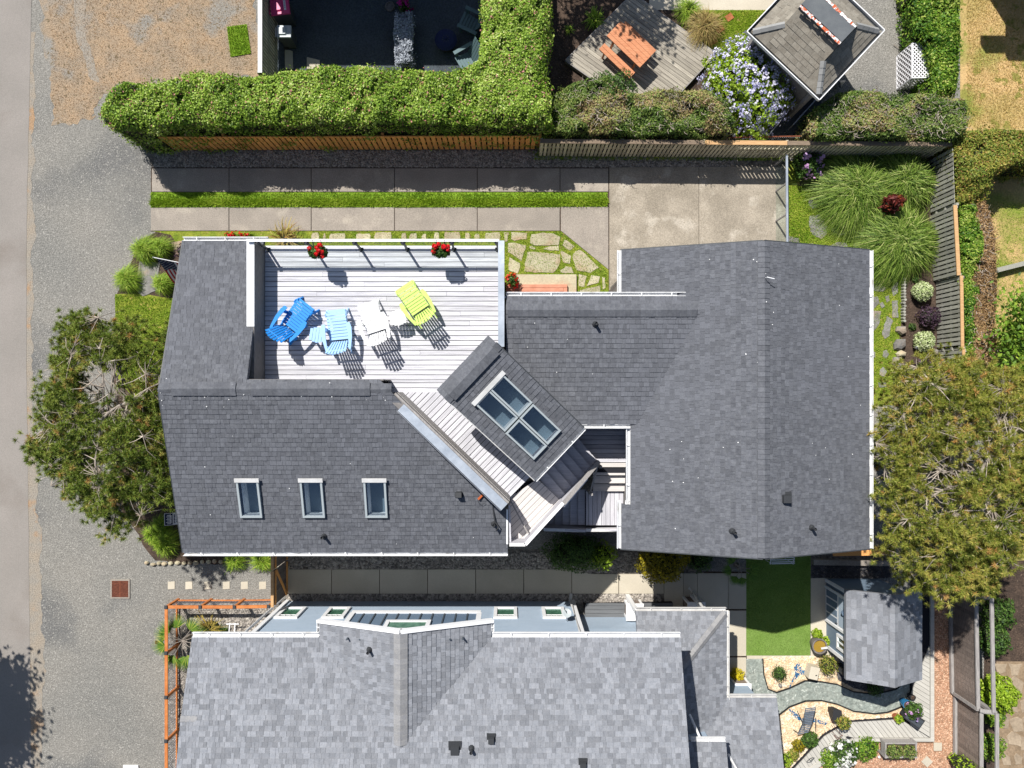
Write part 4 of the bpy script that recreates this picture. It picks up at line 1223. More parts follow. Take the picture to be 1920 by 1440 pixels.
# east planting strip beside the garage
sheet('east_turf', [(1476, 300), (1560, 320), (1740, 470), (1690, 520), (1690, 760), (1560, 760), (1560, 480), (1470, 470)], 0.007, M['moss'])
lawn('east_grass', pxpoly([(1477, 348), (1525, 352), (1560, 400), (1610, 465), (1477, 460)]), 7000, M['blade'], 0.06, 0.008, 0.012, 'green grass corner inside the glass gate')
lawn('east_grass', pxpoly([(1632, 490), (1690, 500), (1690, 740), (1632, 740)]), 6000, M['blade'], 0.05, 0.008, 0.012, 'patchy green and tan ground between the slate stones')
sheet('shrub_bed', [(1500, 275), (1790, 275), (1812, 760), (1672, 760), (1690, 600), (1690, 510), (1740, 480), (1560, 330), (1500, 350)], 0.009, M['soil'])
epath = MB().face([(x, y, 0.008) for x, y in ccw(pxpoly([(1478, 352), (1530, 352), (1690, 520), (1680, 750), (1600, 750), (1600, 470), (1478, 465)]))]).build('slate_path', M['moss'])
tag(epath, None, None, None, 'structure')
Z8 = lambda pts: [(1440 + x / 4, 360 + y / 4) for x, y in pts]
for s in ([(305,55),(330,40),(370,50),(372,120),(330,125),(302,100)], [(310,180),(400,170),(440,235),(440,320),(400,355),(330,320),(305,250)],
          [(470,225),(560,205),(630,220),(635,320),(540,330),(470,290)], [(645,235),(720,240),(720,345),(645,345)], [(440,410),(520,378),(590,385),(600,425),(440,440)],
          [(250,390),(330,385),(380,405),(300,412)], [(640,385),(740,380),(745,440),(640,425)], [(150,330),(230,350),(235,380),(155,372)],
          [(775,720),(830,640),(885,730),(860,750),(800,745)], [(925,720),(950,670),(978,670),(975,760),(940,785)], [(770,790),(820,785),(835,830),(790,880),(770,870)],
          [(875,790),(905,770),(910,820),(885,835)], [(830,840),(860,825),(875,860),(850,875)], [(930,815),(970,810),(975,945),(930,940)], [(770,885),(850,895),(830,1000),(790,1050),(770,1040)],
          [(850,1070),(890,930),(935,960),(905,1080),(870,1100)], [(860,1190),(890,1185),(905,1220),(880,1250),(858,1230)], [(835,1330),(865,1310),(895,1345),(870,1385),(835,1375)], [(775,1180),(800,1200),(805,1240),(775,1245)], [(825,1430),(880,1425),(890,1460),(830,1470)], [(772,1360),(790,1370),(790,1440),(772,1440)]):
    flagstone(Z8(s), M['flag_grey'], epath, 0.03)
# boulders and log edging
for i, (s, lb) in enumerate(((([(960,1010),(1020,1010),(1025,1060),(990,1075),(950,1045)]), 'small grey boulder above the larger ones in the shrub bed'), ([(935,1140),(960,1105),(1020,1105),(1022,1160),(980,1190),(938,1180)], 'large grey boulder at the edge of the shrub bed'),
           ([(950,1215),(985,1185),(1025,1205),(1015,1235),(960,1235)], 'tan boulder between two grey ones in the shrub bed'), ([(925,1290),(935,1240),(990,1240),(985,1310),(950,1340)], 'long grey boulder lowest in the shrub bed'), ([(1220,1205),(1235,1175),(1260,1185),(1255,1225),(1230,1225)], 'small pinkish boulder beside the variegated shrub'))):
    q = pxpoly(Z8(s))
    cx = sum(p[0] for p in q) / len(q); cy = sum(p[1] for p in q) / len(q)
    b = MB()
    ring = lambda k, z: [(cx + (x - cx) * k, cy + (y - cy) * k, z) for x, y in ccw(q)]
    n = len(q)
    b.raw(ring(1, 0) + ring(1.02, 0.10) + ring(0.75, 0.2) + ring(0.3, 0.24), [tuple(range(3 * n, 4 * n))] + [(r * n + k, r * n + (k + 1) % n, (r + 1) * n + (k + 1) % n, (r + 1) * n + k) for r in range(3) for k in range(n)])
    o = b.build('boulder', M['flag_grey'] if 'tan' not in lb else M['flag']); tag(o, lb, 'boulder', 'boulders in the shrub bed')
lg = MB().lathe((0, 0, 0), [(0.055, 0), (0.055, 0.2), (0.048, 0.215)], 8).mesh('log', M['grey_board_dark'])
for nm, y0, y1, x0, lb in (('log_edging', 513, 608, 1691, 'row of short upright logs edging the shrub bed by the fountain grass'), ('log_edging', 690, 725, 1677, 'short run of upright logs below the boulders')):
    r = empty(nm, P(x0, (y0 + y1) / 2), lb, 'edging')
    y = y0
    while y < y1:
        c = P(x0 + random.uniform(-1, 1), y)
        link('log', lg, r, (c.x, c.y, random.uniform(-0.03, 0.02)))
        y += 5.6
o = MB().lathe(P(1711, 652), [(0.015, 0), (0.015, 0.22), (0.07, 0.24), (0.085, 0.3), (0.05, 0.36), (0.01, 0.37)], 12).build('garden_lamp', M['steel'], smooth=True)
tag(o, 'small round steel garden lamp in the shrub bed', 'garden lamp')

# south-east yard floors
o = sheet('artificial_turf', [(1399, 1040), (1520, 1040), (1519, 1229), (1399, 1229)], 0.012, M['fake_turf'])
lawn('turf_pile', pxpoly([(1400, 1042), (1519, 1042), (1518, 1228), (1400, 1228)]), 16000, leafmat('turf_fibre', G((0, (96, 132, 48)), (1, (150, 176, 90)))), 0.025, 0.012, 0.010, 'short green fibres of the artificial turf')
sheet('yard_path', [(1520, 1084), (1552, 1084), (1556, 1180), (1560, 1230), (1400, 1236), (1400, 1229), (1520, 1229)], 0.014, M['path'])
sheet('rock_bed', [(1515, 1040), (1760, 1040), (1760, 1084), (1515, 1084)], 0.006, M['pebble_bed'])
stones('dark_rocks', pxpoly([(1522, 1058), (1670, 1058), (1670, 1083), (1522, 1083)]), 1500, 0.02, 0.05, M['lava'], 0.01, 'dark rocks between the low kerb and the shed')
o = MB().prism(pxpoly([(1521, 1047), (1670, 1050), (1670, 1059), (1521, 1057)]), 0, 0.22).build('kerb_wall', M['concrete']); tag(o, 'low concrete kerb north of the garden shed', 'kerb')
sheet('tan_gravel', [(1428, 1230), (1570, 1228), (1585, 1280), (1720, 1270), (1724, 1320), (1700, 1352), (1590, 1356), (1540, 1385), (1480, 1450), (1462, 1450), (1455, 1310), (1440, 1290), (1428, 1260)], 0.008, M['tan_bed'])
sheet('rock_garden', [(1568, 1255), (1720, 1262), (1712, 1300), (1640, 1300), (1600, 1290), (1570, 1272)], 0.011, M['pebble_bed'])
stones('dark_rocks', pxpoly([(1570, 1262), (1640, 1270), (1665, 1285), (1650, 1300), (1610, 1292), (1572, 1275)]), 700, 0.02, 0.05, M['lava'], 0.013, 'dark rocks south of the garden shed')
GP = [(1395, 1235), (1430, 1235), (1432, 1265), (1440, 1292), (1456, 1298), (1480, 1290), (1510, 1276), (1540, 1278), (1570, 1283), (1600, 1297), (1640, 1302), (1680, 1292), (1700, 1275), (1712, 1270), (1706, 1300), (1690, 1325), (1665, 1335), (1640, 1338), (1600, 1333), (1570, 1320), (1540, 1313), (1510, 1314), (1480, 1325), (1458, 1342), (1452, 1345), (1440, 1312), (1395, 1312)]
sheet('chippings_path', GP, 0.015, M['grey_chip'])
ed = MB()
for seg in (GP[1:14], GP[14:25]):
    for a, b in zip(seg, seg[1:]):
        ed.bar(P(*a, 0.03), P(*b, 0.03), 0.03, 0.07)
o = ed.build('path_edging', M['black_edge']); tag(o, 'thin black edging strip along the curving chippings path', 'edging')
stones('tan_pebbles', pxpoly([(1431, 1232), (1566, 1230), (1566, 1270), (1510, 1272), (1456, 1294), (1438, 1286)]), 2000, 0.02, 0.05, M['tan_stone'], 0.01, 'tan and white pebbles by the turf corner')
stones('tan_pebbles', pxpoly([(1462, 1345), (1482, 1329), (1512, 1318), (1540, 1317), (1570, 1325), (1602, 1338), (1640, 1343), (1668, 1340), (1694, 1327), (1708, 1302), (1718, 1310), (1700, 1350), (1590, 1354), (1540, 1383), (1485, 1440), (1465, 1440)]), 3600, 0.02, 0.05, M['tan_stone'], 0.01, 'tan and white pebbles around the slatted lounge chair')
for nm, pts, lb in (('glass_stream', [(1480, 1284), (1490, 1262), (1488, 1250), (1497, 1241), (1504, 1256), (1515, 1255), (1512, 1243), (1526, 1250), (1518, 1266), (1500, 1264), (1488, 1276), (1478, 1292)], 'blue glass chip stream beside the grey stone box'),
                    ('glass_stream', [(1481, 1328), (1492, 1336), (1502, 1347), (1512, 1343), (1530, 1348), (1551, 1354), (1548, 1359), (1528, 1354), (1512, 1353), (1500, 1352), (1488, 1342), (1478, 1330)], 'blue glass chip stream under the slatted lounge chair')):
    o = sheet(nm, pts, 0.03, M['bluechip'], jag=0.012, kind=None, label=lb, cat='glass chips')
sheet('bark_mulch', [(1748, 1060), (1802, 1060), (1802, 1500), (1440, 1500), (1520, 1440), (1600, 1392), (1748, 1392)], 0.007, M['mulch'])
stones('bark_chips', pxpoly([(1753, 1085), (1792, 1085), (1792, 1440), (1570, 1440), (1620, 1395), (1753, 1395)]), 5000, 0.012, 0.035, leafmat('bark_chip', G((0, (166, 118, 90)), (0.6, (214, 170, 138)), (1, (236, 204, 176)))), 0.008, 'orange bark chips beside the brown fence')
sheet('garden_floor', [(1850, 1050), (2100, 1050), (2100, 1500), (1840, 1500)], 0.009, M['soil'], jag=0.05)
tan_flag = mat('tan_flagstone', C(176, 158, 134), C(158, 140, 118), ns=2, fine=0.14, fs=12, rnd=0.1, bump=0.4, bs=10)
fl2 = MB().face([(x, y, 0.011) for x, y in ccw(pxpoly([(1868, 1240), (2000, 1240), (2000, 1480), (1868, 1480)]))]).build('east_patio', mat('dusty_soil', C(160, 138, 112), C(140, 120, 96), ns=3, fine=0.2, fs=14, rough=1.0)); tag(fl2, None, None, None, 'structure')
for i in range(6):
    for j in range(4):
        x = 1876 + j * 24 + (8 if i % 2 else 0) + random.uniform(-3, 3); y = 1255 + i * 34 + random.uniform(-4, 4)
        w, h = random.uniform(8, 12), random.uniform(11, 17)
        j_ = lambda v: v + random.uniform(-4, 4)
        flagstone([(j_(x - w), j_(y - h * .7)), (j_(x), j_(y - h)), (j_(x + w), j_(y - h * .6)), (j_(x + w * .9), j_(y + h * .8)), (j_(x - w * .6), j_(y + h * .8))], tan_flag, fl2, 0.03)
# neighbour's front bed
sheet('rock_bed', [(316, 1124), (560, 1124), (560, 1200), (470, 1250), (470, 1500), (312, 1500)], 0.006, M['pebble_bed'])
stones('river_rocks', pxpoly([(334, 1124), (520, 1124), (520, 1205), (430, 1205), (360, 1240), (360, 1445), (334, 1445)]), 4200, 0.03, 0.07, M['pebble'], 0.01, 'pale river rocks inside the orange railing')
sheet('dark_yard', [(430, 1040), (512, 1040), (512, 1120), (440, 1100)], 0.008, M['gravel'])
# ================================================================ THE BIG HOUSE
house = empty('house', (0, 0, 0), 'large house with charcoal shingle roofs and a sunny roof deck', 'house')
V3 = lambda x, y, z: Vector((x, y, z))
RZ, EZ = 6.5, 5.0                      # west wing ridge and eave
RY, SY, NYE = 0.05, -4.79, 4.68
slpS = (RZ - EZ) / (RY - SY); slpN = (RZ - EZ) / (NYE - RY)
zS = lambda y: RZ - slpS * (RY - y)
zN = lambda y: RZ - slpN * (y - RY)
WX = -9.94
DW, DE, DZ = -7.45, -0.20, 5.0         # roof deck west and east, level
GEZ, GRZ, GW, GR, GE, GN, GS = 5.2, 6.5, 3.38, 7.22, 10.86, 4.36, -4.65   # garage wing
slpG = (GRZ - GEZ) / (GR - GW)
zG = lambda x: GEZ + slpG * (x - GW)
slpE = (GRZ - GEZ) / (GE - GR)
CR, CRZ, CS, CSZ, CN, CNZ = 2.46, 5.95, -0.885, 5.35, 2.885, 5.82           # connector roof
slpC = (CRZ - CSZ) / (CR - CS)
zC = lambda y: CRZ - slpC * (CR - y)
# walls
w = MB()
w.prism([(WX + 0.35, SY + 0.4), (-0.35, SY + 0.4), (-0.35, 0.4), (DW - 0.15, 0.4), (DW - 0.15, NYE - 0.4), (WX + 0.35, NYE - 0.4)], 0, 4.75)
w.prism([(DW - 0.149, 0.401), (DE - 0.1, 0.401), (DE - 0.1, 4.42), (DW - 0.149, 4.42)], 0, 4.80)
w.prism([(GW + 0.4, GS + 0.35), (GE - 0.4, GS + 0.35), (GE - 0.4, GN - 0.35), (GW + 0.4, GN - 0.35)], 0, 5.02)
w.prism([(-0.09, 0.9), (3.7, 0.9), (3.7, 2.5), (-0.09, 2.5)], 0, 5.3)
w.build('wall', M['tan_wall'], house)
rf = Roof(house, M['shingle'], M['shingle_piece'])
# west wing: south slope
uS, vS, nS, oS = rf.plane([V3(WX, RY, RZ), V3(-3.32, RY, RZ), V3(-0.16, -3.33, zS(-3.33)), V3(-0.05, -3.6, zS(-3.6)), V3(-0.05, SY, EZ), V3(WX, SY, EZ)], ref=V3(WX, SY, EZ),
    holes=lambda u, v, n, o: [((lambda q: (q.dot(u) - 0.30, q.dot(u) + 0.30, q.dot(v) - 0.55, q.dot(v) + 0.55))(ray_plane(x, 934, o, n) - o)) for x in (469, 587, 705)])
# west wing: north slope beside the deck, and the lip above the deck
rf.plane([V3(WX, NYE, EZ), V3(WX, RY, RZ), V3(DW - 0.03, RY, RZ), V3(DW - 0.03, NYE, EZ)], ref=V3(WX, NYE, EZ))
rf.plane([V3(DW - 0.03, 0.43, zN(0.43)), V3(DW - 0.03, RY, RZ), V3(-3.32, RY, RZ), V3(-3.70, 0.43, zN(0.43))], ref=V3(WX, NYE, EZ))
# garage wing
conn = [V3(GW - 1, -0.885, 0), V3(3.75, -0.885, 0), V3(5.45, CR, 0), V3(5.1, CN, 0), V3(GW - 1, CN, 0)]
conn = [V3(p.x, p.y, zG(p.x)) for p in conn]
notch = [V3(GW - 0.1, -0.885, zG(GW - 0.1)), V3(3.64, -0.885, zG(3.64)), V3(3.64, -3.3, zG(3.64)), V3(GW - 0.1, -3.3, zG(GW - 0.1))]
rf_g = rf.plane([V3(3.64, GS, zG(3.64)), V3(3.64, GN, zG(3.64)), V3(GR, GN, GRZ), V3(GR, GS, GRZ)], excl=[conn], ref=V3(GW, GS, GEZ))
rf.plane([V3(GW, CN - 0.1, GEZ), V3(GW, GN, GEZ), V3(3.64, GN, zG(3.64)), V3(3.64, CN - 0.1, zG(3.64))], ref=V3(GW, GS, GEZ))
rf.plane([V3(GW, GS, GEZ), V3(GW, -3.3, GEZ), V3(3.64, -3.3, zG(3.64)), V3(3.64, GS, zG(3.64))], ref=V3(GW, GS, GEZ))
rf_e = rf.plane([V3(GE, GS, GEZ), V3(GE, GN, GEZ), V3(GR, GN, GRZ), V3(GR, GS, GRZ)], ref=V3(GE, GS, GEZ))
# connector
rf_c = rf.plane([V3(-0.1, CR, CRZ), V3(5.6, CR, CRZ), V3(3.82, CS, CSZ), V3(1.7, CS, CSZ), V3(-0.1, 1.15, zC(1.15))], ref=V3(0, CS, CSZ))
rf.plane([V3(-0.1, CN, CNZ), V3(5.21, CN, CNZ), V3(5.6, CR, CRZ), V3(-0.1, CR, CRZ)], ref=V3(0, CN, CNZ))
# tower
tr = V3(-1.07, 0.67, 7.2); te = V3(1.43, -1.70, 6.2)
td = Vector((te.x - tr.x, te.y - tr.y, 0)); tl = td.length; td.normalize()
tw_ = Vector((-td.y, td.x, 0)); hw = 1.03
def thole(u, v, n, o):
    q = [ray_plane(*p, o, n) - o for p in ((943, 700), (1051, 806), (1000, 863), (889, 756))]
    us, vs_ = [p.dot(u) for p in q], [p.dot(v) for p in q]
    return [(min(us) + 0.06, max(us) - 0.06, min(vs_) + 0.08, max(vs_) - 0.08)]
uT, vT, nT, oT = rf.plane([tr + tw_ * hw, tr - tw_ * hw, te - tw_ * hw, te + tw_ * hw], ref=te, holes=thole)
rf.plane([tr + tw_ * hw, tr - tw_ * hw, tr - tw_ * hw - td * 0.3 - V3(0, 0, 0.09), tr + tw_ * hw - td * 0.3 - V3(0, 0, 0.09)])
roof_o = rf.done()
# tower body
b = MB()
c4 = [tr + tw_ * (hw - 0.18) - td * 0.12, tr - tw_ * (hw - 0.18) - td * 0.12, te - tw_ * (hw - 0.18) - td * 0.3, te + tw_ * (hw - 0.18) - td * 0.3]
ctr = (c4[0] + c4[2]) / 2
for i in range(4):
    p, q = c4[i], c4[(i + 1) % 4]
    zp, zq = (7.0, 7.0, 6.12, 6.12)[i], (7.0, 6.12, 6.12, 7.0)[i]
    d = Vector((ctr.x - (p.x + q.x) / 2, ctr.y - (p.y + q.y) / 2, 0)).normalized() * 0.1
    A = [p, q, q + d, p + d]
    b.hexa([Vector((k.x, k.y, 3.0)) for k in A], [Vector((k.x, k.y, z)) for k, z in zip(A, (zp, zq, zq, zp))])
b.build('stair_tower', M['tan_wall'], house)
# ridge caps
cap = mat('ridge_cap_shingle', SH_D, SH_L, ns=9, rnd=0.12, fine=0.12, fs=26, rough=0.9)
ridge_caps(roof_o, V3(WX, RY + 0.1, RZ + 0.01), V3(-3.35, RY + 0.1, RZ + 0.01), cap, 0.17, 0.145, 0.055)
ridge_caps(roof_o, V3(-9.55, RY + 0.12, RZ + 0.045), V3(-7.75, RY + 0.12, RZ + 0.045), cap, 0.2, 0.145, 0.05)
ridge_caps(roof_o, V3(-7.3, RY + 0.12, RZ + 0.045), V3(-3.95, RY + 0.12, RZ + 0.045), cap, 0.2, 0.145, 0.05)
ridge_caps(roof_o, V3(GR, GS + 0.02, GRZ + 0.01), V3(GR, GN - 0.02, GRZ + 0.01), cap, 0.17, 0.145, 0.06)
ridge_caps(roof_o, V3(-0.05, CR, CRZ + 0.02), V3(5.45, CR, CRZ + 0.02), cap, 0.19, 0.145, 0.05, lift=0.04)
ridge_caps(roof_o, tr + tw_ * hw + V3(0, 0, 0.01), tr - tw_ * hw + V3(0, 0, 0.01), cap, 0.22, 0.145, 0.06)
ridge_caps(roof_o, tr + tw_ * hw * 0.85 + td * 0.04 + V3(0, 0, 0.045), tr - tw_ * hw * 0.85 + td * 0.04 + V3(0, 0, 0.045), cap, 0.24, 0.145, 0.06)
# fascia, barge boards
def barge(p, q, m=M['offwhite'], w_=0.03, h_=0.2):
    MB().bar(Vector(p) - V3(0, 0, 0.1), Vector(q) - V3(0, 0, 0.1), w_, h_).build('barge_board', m, house)
for p, q in (((WX - 0.017, NYE, EZ), (WX - 0.017, RY, RZ)), ((WX - 0.017, RY, RZ), (WX - 0.017, SY, EZ)), ((GW, GN + 0.017, GEZ), (GR, GN + 0.017, GRZ)), ((GR, GN + 0.017, GRZ), (GE, GN + 0.017, GEZ)),
             ((GW, GS - 0.017, GEZ), (GR, GS - 0.017, GRZ)), ((GR, GS - 0.017, GRZ), (GE, GS - 0.017, GEZ))):
    barge(p, q, M['dark_metal'])
barge(tr - tw_ * (hw + 0.017), te - tw_ * (hw + 0.017), M['offwhite'], 0.03, 0.16)
barge(tr + tw_ * (hw + 0.017), te + tw_ * (hw + 0.017), M['dark_metal'], 0.03, 0.16)
# gutters
W_ = M['gutter']
gutter(house, V3(WX, NYE + 0.005, EZ + 0.02), V3(DW + 0.1, NYE + 0.005, EZ + 0.02), W_, (0, 1, 0))
gutter(house, V3(-0.05, SY - 0.005, EZ - 0.01), V3(WX, SY - 0.005, EZ - 0.01), W_, (0, -1, 0), hang=1.0)
gutter(house, V3(-0.1, CN + 0.005, CNZ), V3(5.2, CN + 0.005, CNZ), W_, (0, 1, 0))
gutter(house, V3(2.05, CS - 0.005, CSZ), V3(3.62, CS - 0.005, CSZ), W_, (0, -1, 0))
gutter(house, V3(GW - 0.005, CN + 0.12, GEZ + 0.02), V3(GW - 0.005, GN, GEZ + 0.02), W_, (-1, 0, 0))
gutter(house, V3(3.635, -3.3, zG(3.64)), V3(3.635, -0.9, zG(3.64)), W_, (-1, 0, 0))
gutter(house, V3(3.5, -3.31, GEZ + 0.05), V3(3.63, -3.31, GEZ + 0.05), W_, (0, 1, 0))
gutter(house, V3(GW - 0.005, GS, GEZ), V3(GW - 0.005, -3.2, GEZ), W_, (-1, 0, 0))
gutter(house, V3(GE + 0.005, GS, GEZ), V3(GE + 0.005, GN, GEZ), W_, (1, 0, 0), hang=0.9)
gutter(house, te + tw_ * hw + V3(0, 0, -0.01), te - tw_ * hw + V3(0, 0, -0.01), W_, td, w=0.09, hang=0.9)
# downspout leaning by the garage corner
MB().bar(P(1143, 548, 1.5), P(1160, 528, 4.6), 0.07, 0.05).build('downspout', M['offwhite'], house)

# ---- roof deck
deck = MB().prism([(DW, 0.05), (DE, 0.05), (DE, 4.55), (DW, 4.55)], 4.86, 4.955).build('roof_deck', M['under'], house)
boards(deck, [(DW + 0.01, 0.455), (DE - 0.01, 0.455), (DE - 0.01, 4.5), (DW + 0.01, 4.5)], (1, 0), 0.1495, 0.018, DZ, 0.035, M['deck'], lens=4.2)
boards(deck, [(-3.62, 0.06), (-0.9, 0.06), (-0.9, 0.45), (-3.7, 0.45)], (1, 0), 0.1495, 0.018, DZ, 0.035, M['deck'])
# diagonal walkway
dd_ = Vector((0.712, -0.702)); nn_ = Vector((0.702, 0.712))
q0 = Vector((P(741, 735, DZ).x, P(741, 735, DZ).y)); q1 = Vector((P(957, 932, DZ).x, P(957, 932, DZ).y))
under = MB().prism([tuple(q0), tuple(q1), tuple(q1 + nn_ * 1.6), tuple(q0 + nn_ * 1.6)], 4.80, 4.945).build('walkway', M['under'], house)
boards(under, [tuple(q0 + nn_ * 0.02), tuple(q1), tuple(q1 + nn_ * 1.55), tuple(q1 + nn_ * 1.55 - dd_ * 3.2)], tuple(nn_), 0.148, 0.018, DZ - 0.002, 0.035, M['deck'])
# landing and outdoor stair
LZ = 4.84
land = pxpoly([(957, 935), (957, 1012), (984, 1014), (1048, 940), (1006, 899), (985, 905)], LZ)
lo_ = MB().prism(land, 4.66, 4.785).build('stair_landing', M['under'], house)
boards(lo_, pxpoly([(957, 932), (957, 1012), (984, 1014), (1050, 938), (1008, 898)], LZ), tuple(nn_), 0.15, 0.012, LZ, 0.035, M['deck_new'])
# upper flight down to the north-east
st = empty('upper_stair', P(1060, 890, 4.0)); st.parent = house; st.location = P(1060, 890, 4.0)
a0 = P(1010, 900, 4.7); 
fl_d = (P(1098, 826, 4.2) - P(1015, 902, 4.7)); fl_d.z = 0; fl_d.normalize()
fl_s = Vector((fl_d.y, -fl_d.x, 0))
for i in range(6):
    z = 4.70 - i * 0.14
    p = P(1012, 908, 4.7) + fl_d * (0.10 + i * 0.29)
    q = MB()
    A = [p, p + fl_d * 0.30, p + fl_d * 0.30 + fl_s * 1.12, p + fl_s * 1.12]
    A = [v_ - fl_s * 0.35 for v_ in A]
    q.hexa([Vector((v_.x, v_.y, z - 0.045)) for v_ in reversed(A)], [Vector((v_.x, v_.y, z)) for v_ in reversed(A)])
    q.build('tread', M['deck_old'], st)
    r_ = MB()
    B = [A[0], A[0] + fl_d * 0.02, A[3] + fl_d * 0.02, A[3]]
    r_.hexa([Vector((v_.x, v_.y, z - 0.18)) for v_ in reversed(B)], [Vector((v_.x, v_.y, z - 0.047)) for v_ in reversed(B)])
    r_.build('riser', M['deck_old'], st)
# small landing with boards east-west, then flight to the south, then lower landing
L1 = 3.75
l1 = MB().prism(pxpoly([(1040, 800), (1180, 800), (1180, 886), (1110, 886)], L1), L1 - 0.2, L1 - 0.05).build('turning_landing', M['under'], house)
boards(l1, pxpoly([(1080, 796), (1178, 796), (1178, 867), (1080, 867)], L1), (1, 0), 0.145, 0.012, L1, 0.04, M['deck_old'])
boards(l1, pxpoly([(1100, 868), (1176, 868), (1176, 876), (1100, 876)], L1), (1, 0), 0.16, 0.01, L1 + 0.003, 0.04, M['deck_new'])
st2 = empty('middle_stair', (0, 0, 0)); st2.parent = house; st2.location = P(1140, 910, 3.4)
for i, (ya, yb) in enumerate(((877, 891), (892, 906), (907, 921))):
    z = L1 - 0.17 * (i + 1) + 0.08
    MB().prism(pxpoly([(1112, ya), (1172, ya), (1172, yb), (1112, yb)], z), z - 0.045, z).build('tread', M['deck_new'] if i < 3 else M['deck_old'], st2)
L2 = 3.18
l2 = MB().prism(pxpoly([(1098, 920), (1170, 920), (1170, 986), (1098, 986)], L2), L2 - 0.2, L2 - 0.05).build('lower_landing', M['under'], house)
boards(l2, pxpoly([(1099, 920), (1169, 920), (1169, 985), (1099, 985)], L2), (0, 1), 0.145, 0.012, L2, 0.04, M['deck_old'])
st3 = empty('lower_stair', (0, 0, 0)); st3.parent = house; st3.location = P(1060, 955, 2.6)
for i in range(6):
    z = L2 - 0.15 - 0.15 * i
    x1 = 1098 - i * 14.5; x0 = x1 - 14
    MB().prism(pxpoly([(x0, 918), (x1, 918), (x1, 984), (x0, 984)], z), z - 0.045, z).build('tread', M['deck_old'], st3)
    MB().prism(pxpoly([(x1 - 0.8, 918), (x1, 918), (x1, 984), (x1 - 0.8, 984)], z), z + 0.002, z + 0.10).build('riser', M['deck_old'], st3)
for (x0, y0, x1, y1, za, zb) in ((1020, 986, 1098, 988, 2.0, L2 + 0.15), (1099, 987, 1166, 987, L2 - 0.3, L2 + 0.12)):
    b = MB(); a, c = P(x0, y0, za), P(x1, y1, zb)
    MB().bar(P(x0, y0 + 2, L2 - 0.35), P(x1, y1 + 2, L2 - 0.2), 0.06, 0.9).build('stair_skirt', M['deck_old'], house)
    MB().bar(P(x0, y0 + 7, L2 + 0.16), P(x1, y1 + 7, L2 + 0.16), 0.10, 0.03).build('skirt_cap', M['offwhite'], house)
# solid rail wall round the landing and stair head
def railwall(a, b, z0, z1, th=0.07, cap=M['white'], cw=0.10, name='rail_wall', wm=M['deck_old']):
    a, b = Vector((a[0], a[1], 0)), Vector((b[0], b[1], 0))
    q = MB(); q.bar(V3(a.x, a.y, (z0 + z1) / 2), V3(b.x, b.y, (z0 + z1) / 2), th, z1 - z0)
    o = q.build(name, wm, house)
    MB().bar(V3(a.x, a.y, z1 + 0.014), V3(b.x, b.y, z1 + 0.014), cw, 0.025).build('rail_cap', cap, o)
    return o
rw = [P(955, 1021, LZ + 0.75), P(985, 1021, LZ + 0.75), P(1056, 943, LZ + 0.75)]
railwall(rw[0], rw[1], LZ - 0.6, LZ + 0.75, cap=M['offwhite'])
railwall(rw[1], rw[2], LZ - 0.6, LZ + 0.75)
# sloping part beside the upper flight
a, c = P(1052, 946, LZ + 0.72), P(1122, 864, 4.45)
q = MB(); q.hexa([V3(a.x, a.y, LZ - 0.7), V3(a.x + .06, a.y - .05, LZ - 0.7), V3(c.x + .06, c.y - .05, 3.5), V3(c.x, c.y, 3.5)],
                 [V3(a.x, a.y, LZ + 0.72), V3(a.x + .06, a.y - .05, LZ + 0.72), V3(c.x + .06, c.y - .05, 4.4), V3(c.x, c.y, 4.4)])
o = q.build('rail_wall', M['deck_old'], house)
MB().bar(a + V3(.03, -.02, 0.02), c + V3(.03, -.02, -0.03), 0.13, 0.03).build('rail_cap', M['grey_beam'], o)
MB().bar(a + V3(.09, -.07, -0.05), a.lerp(c, 0.62) + V3(.09, -.07, -0.08), 0.05, 0.03).build('rail_trim', M['white'], o)
# handrail over the turning stair
hr = empty('stair_handrail', P(1150, 930, L2)); hr.parent = house; hr.location = P(1150, 930, L2)
MB().bar(P(1122, 868, 4.45), P(1106, 925, 4.0), 0.05, 0.07).build('handrail', M['grey_beam'], hr)
for x, y in ((1122, 872), (1105, 922)):
    MB().box((P(x, y, 3.6).x, P(x, y, 3.6).y, 3.7), (0.08, 0.08, 1.1)).build('post', M['grey_beam'], hr)
# inner fence panel at the landing
MB().bar(P(955, 945, 5.1), P(957, 1018, 5.1), 0.05, 0.6).build('side_panel', M['deck_old'], house)
MB().bar(P(958, 940, LZ + .35), P(990, 1000, LZ + .35), 0.04, 0.06).build('low_rail', M['grey_beam'], house)
o = MB().bar(P(951, 955, 5.45), P(951, 1020, 5.45), 0.05, 0.05).build('edge_trim', M['white'], house)
# diagonal parapet with metal cap
PZ = 6.42
pa, pb = P(742, 736, PZ), P(955, 941, PZ)
s_ = Vector((-0.702, -0.712, 0)) 
q = MB(); q.hexa([Vector((p.x, p.y, 4.8)) for p in (pa + s_ * 0.28, pb + s_ * 0.28, pb, pa)], [Vector((p.x, p.y, PZ)) for p in (pa + s_ * 0.28, pb + s_ * 0.28, pb, pa)])
par = q.build('diagonal_parapet', M['tan_wall'], house)
a, b_ = pa.lerp(pb, 0.09), pb
MB().bar(a + s_ * 0.20 + V3(0, 0, 0.016), b_ + s_ * 0.20 + V3(0, 0, 0.016), 0.26, 0.03).build('metal_cap', M['cap_metal'], par)
MB().bar(a + s_ * 0.355 - V3(0, 0, 0.03), b_ + s_ * 0.355 - V3(0, 0, 0.03), 0.012, 0.12).build('drip_edge', M['steel'], par)
MB().bar(pa + s_ * 0.03 + V3(0, 0, 0.012), pb + s_ * 0.03 + V3(0, 0, 0.012), 0.05, 0.022).build('timber_cap', M['grey_beam'], par)
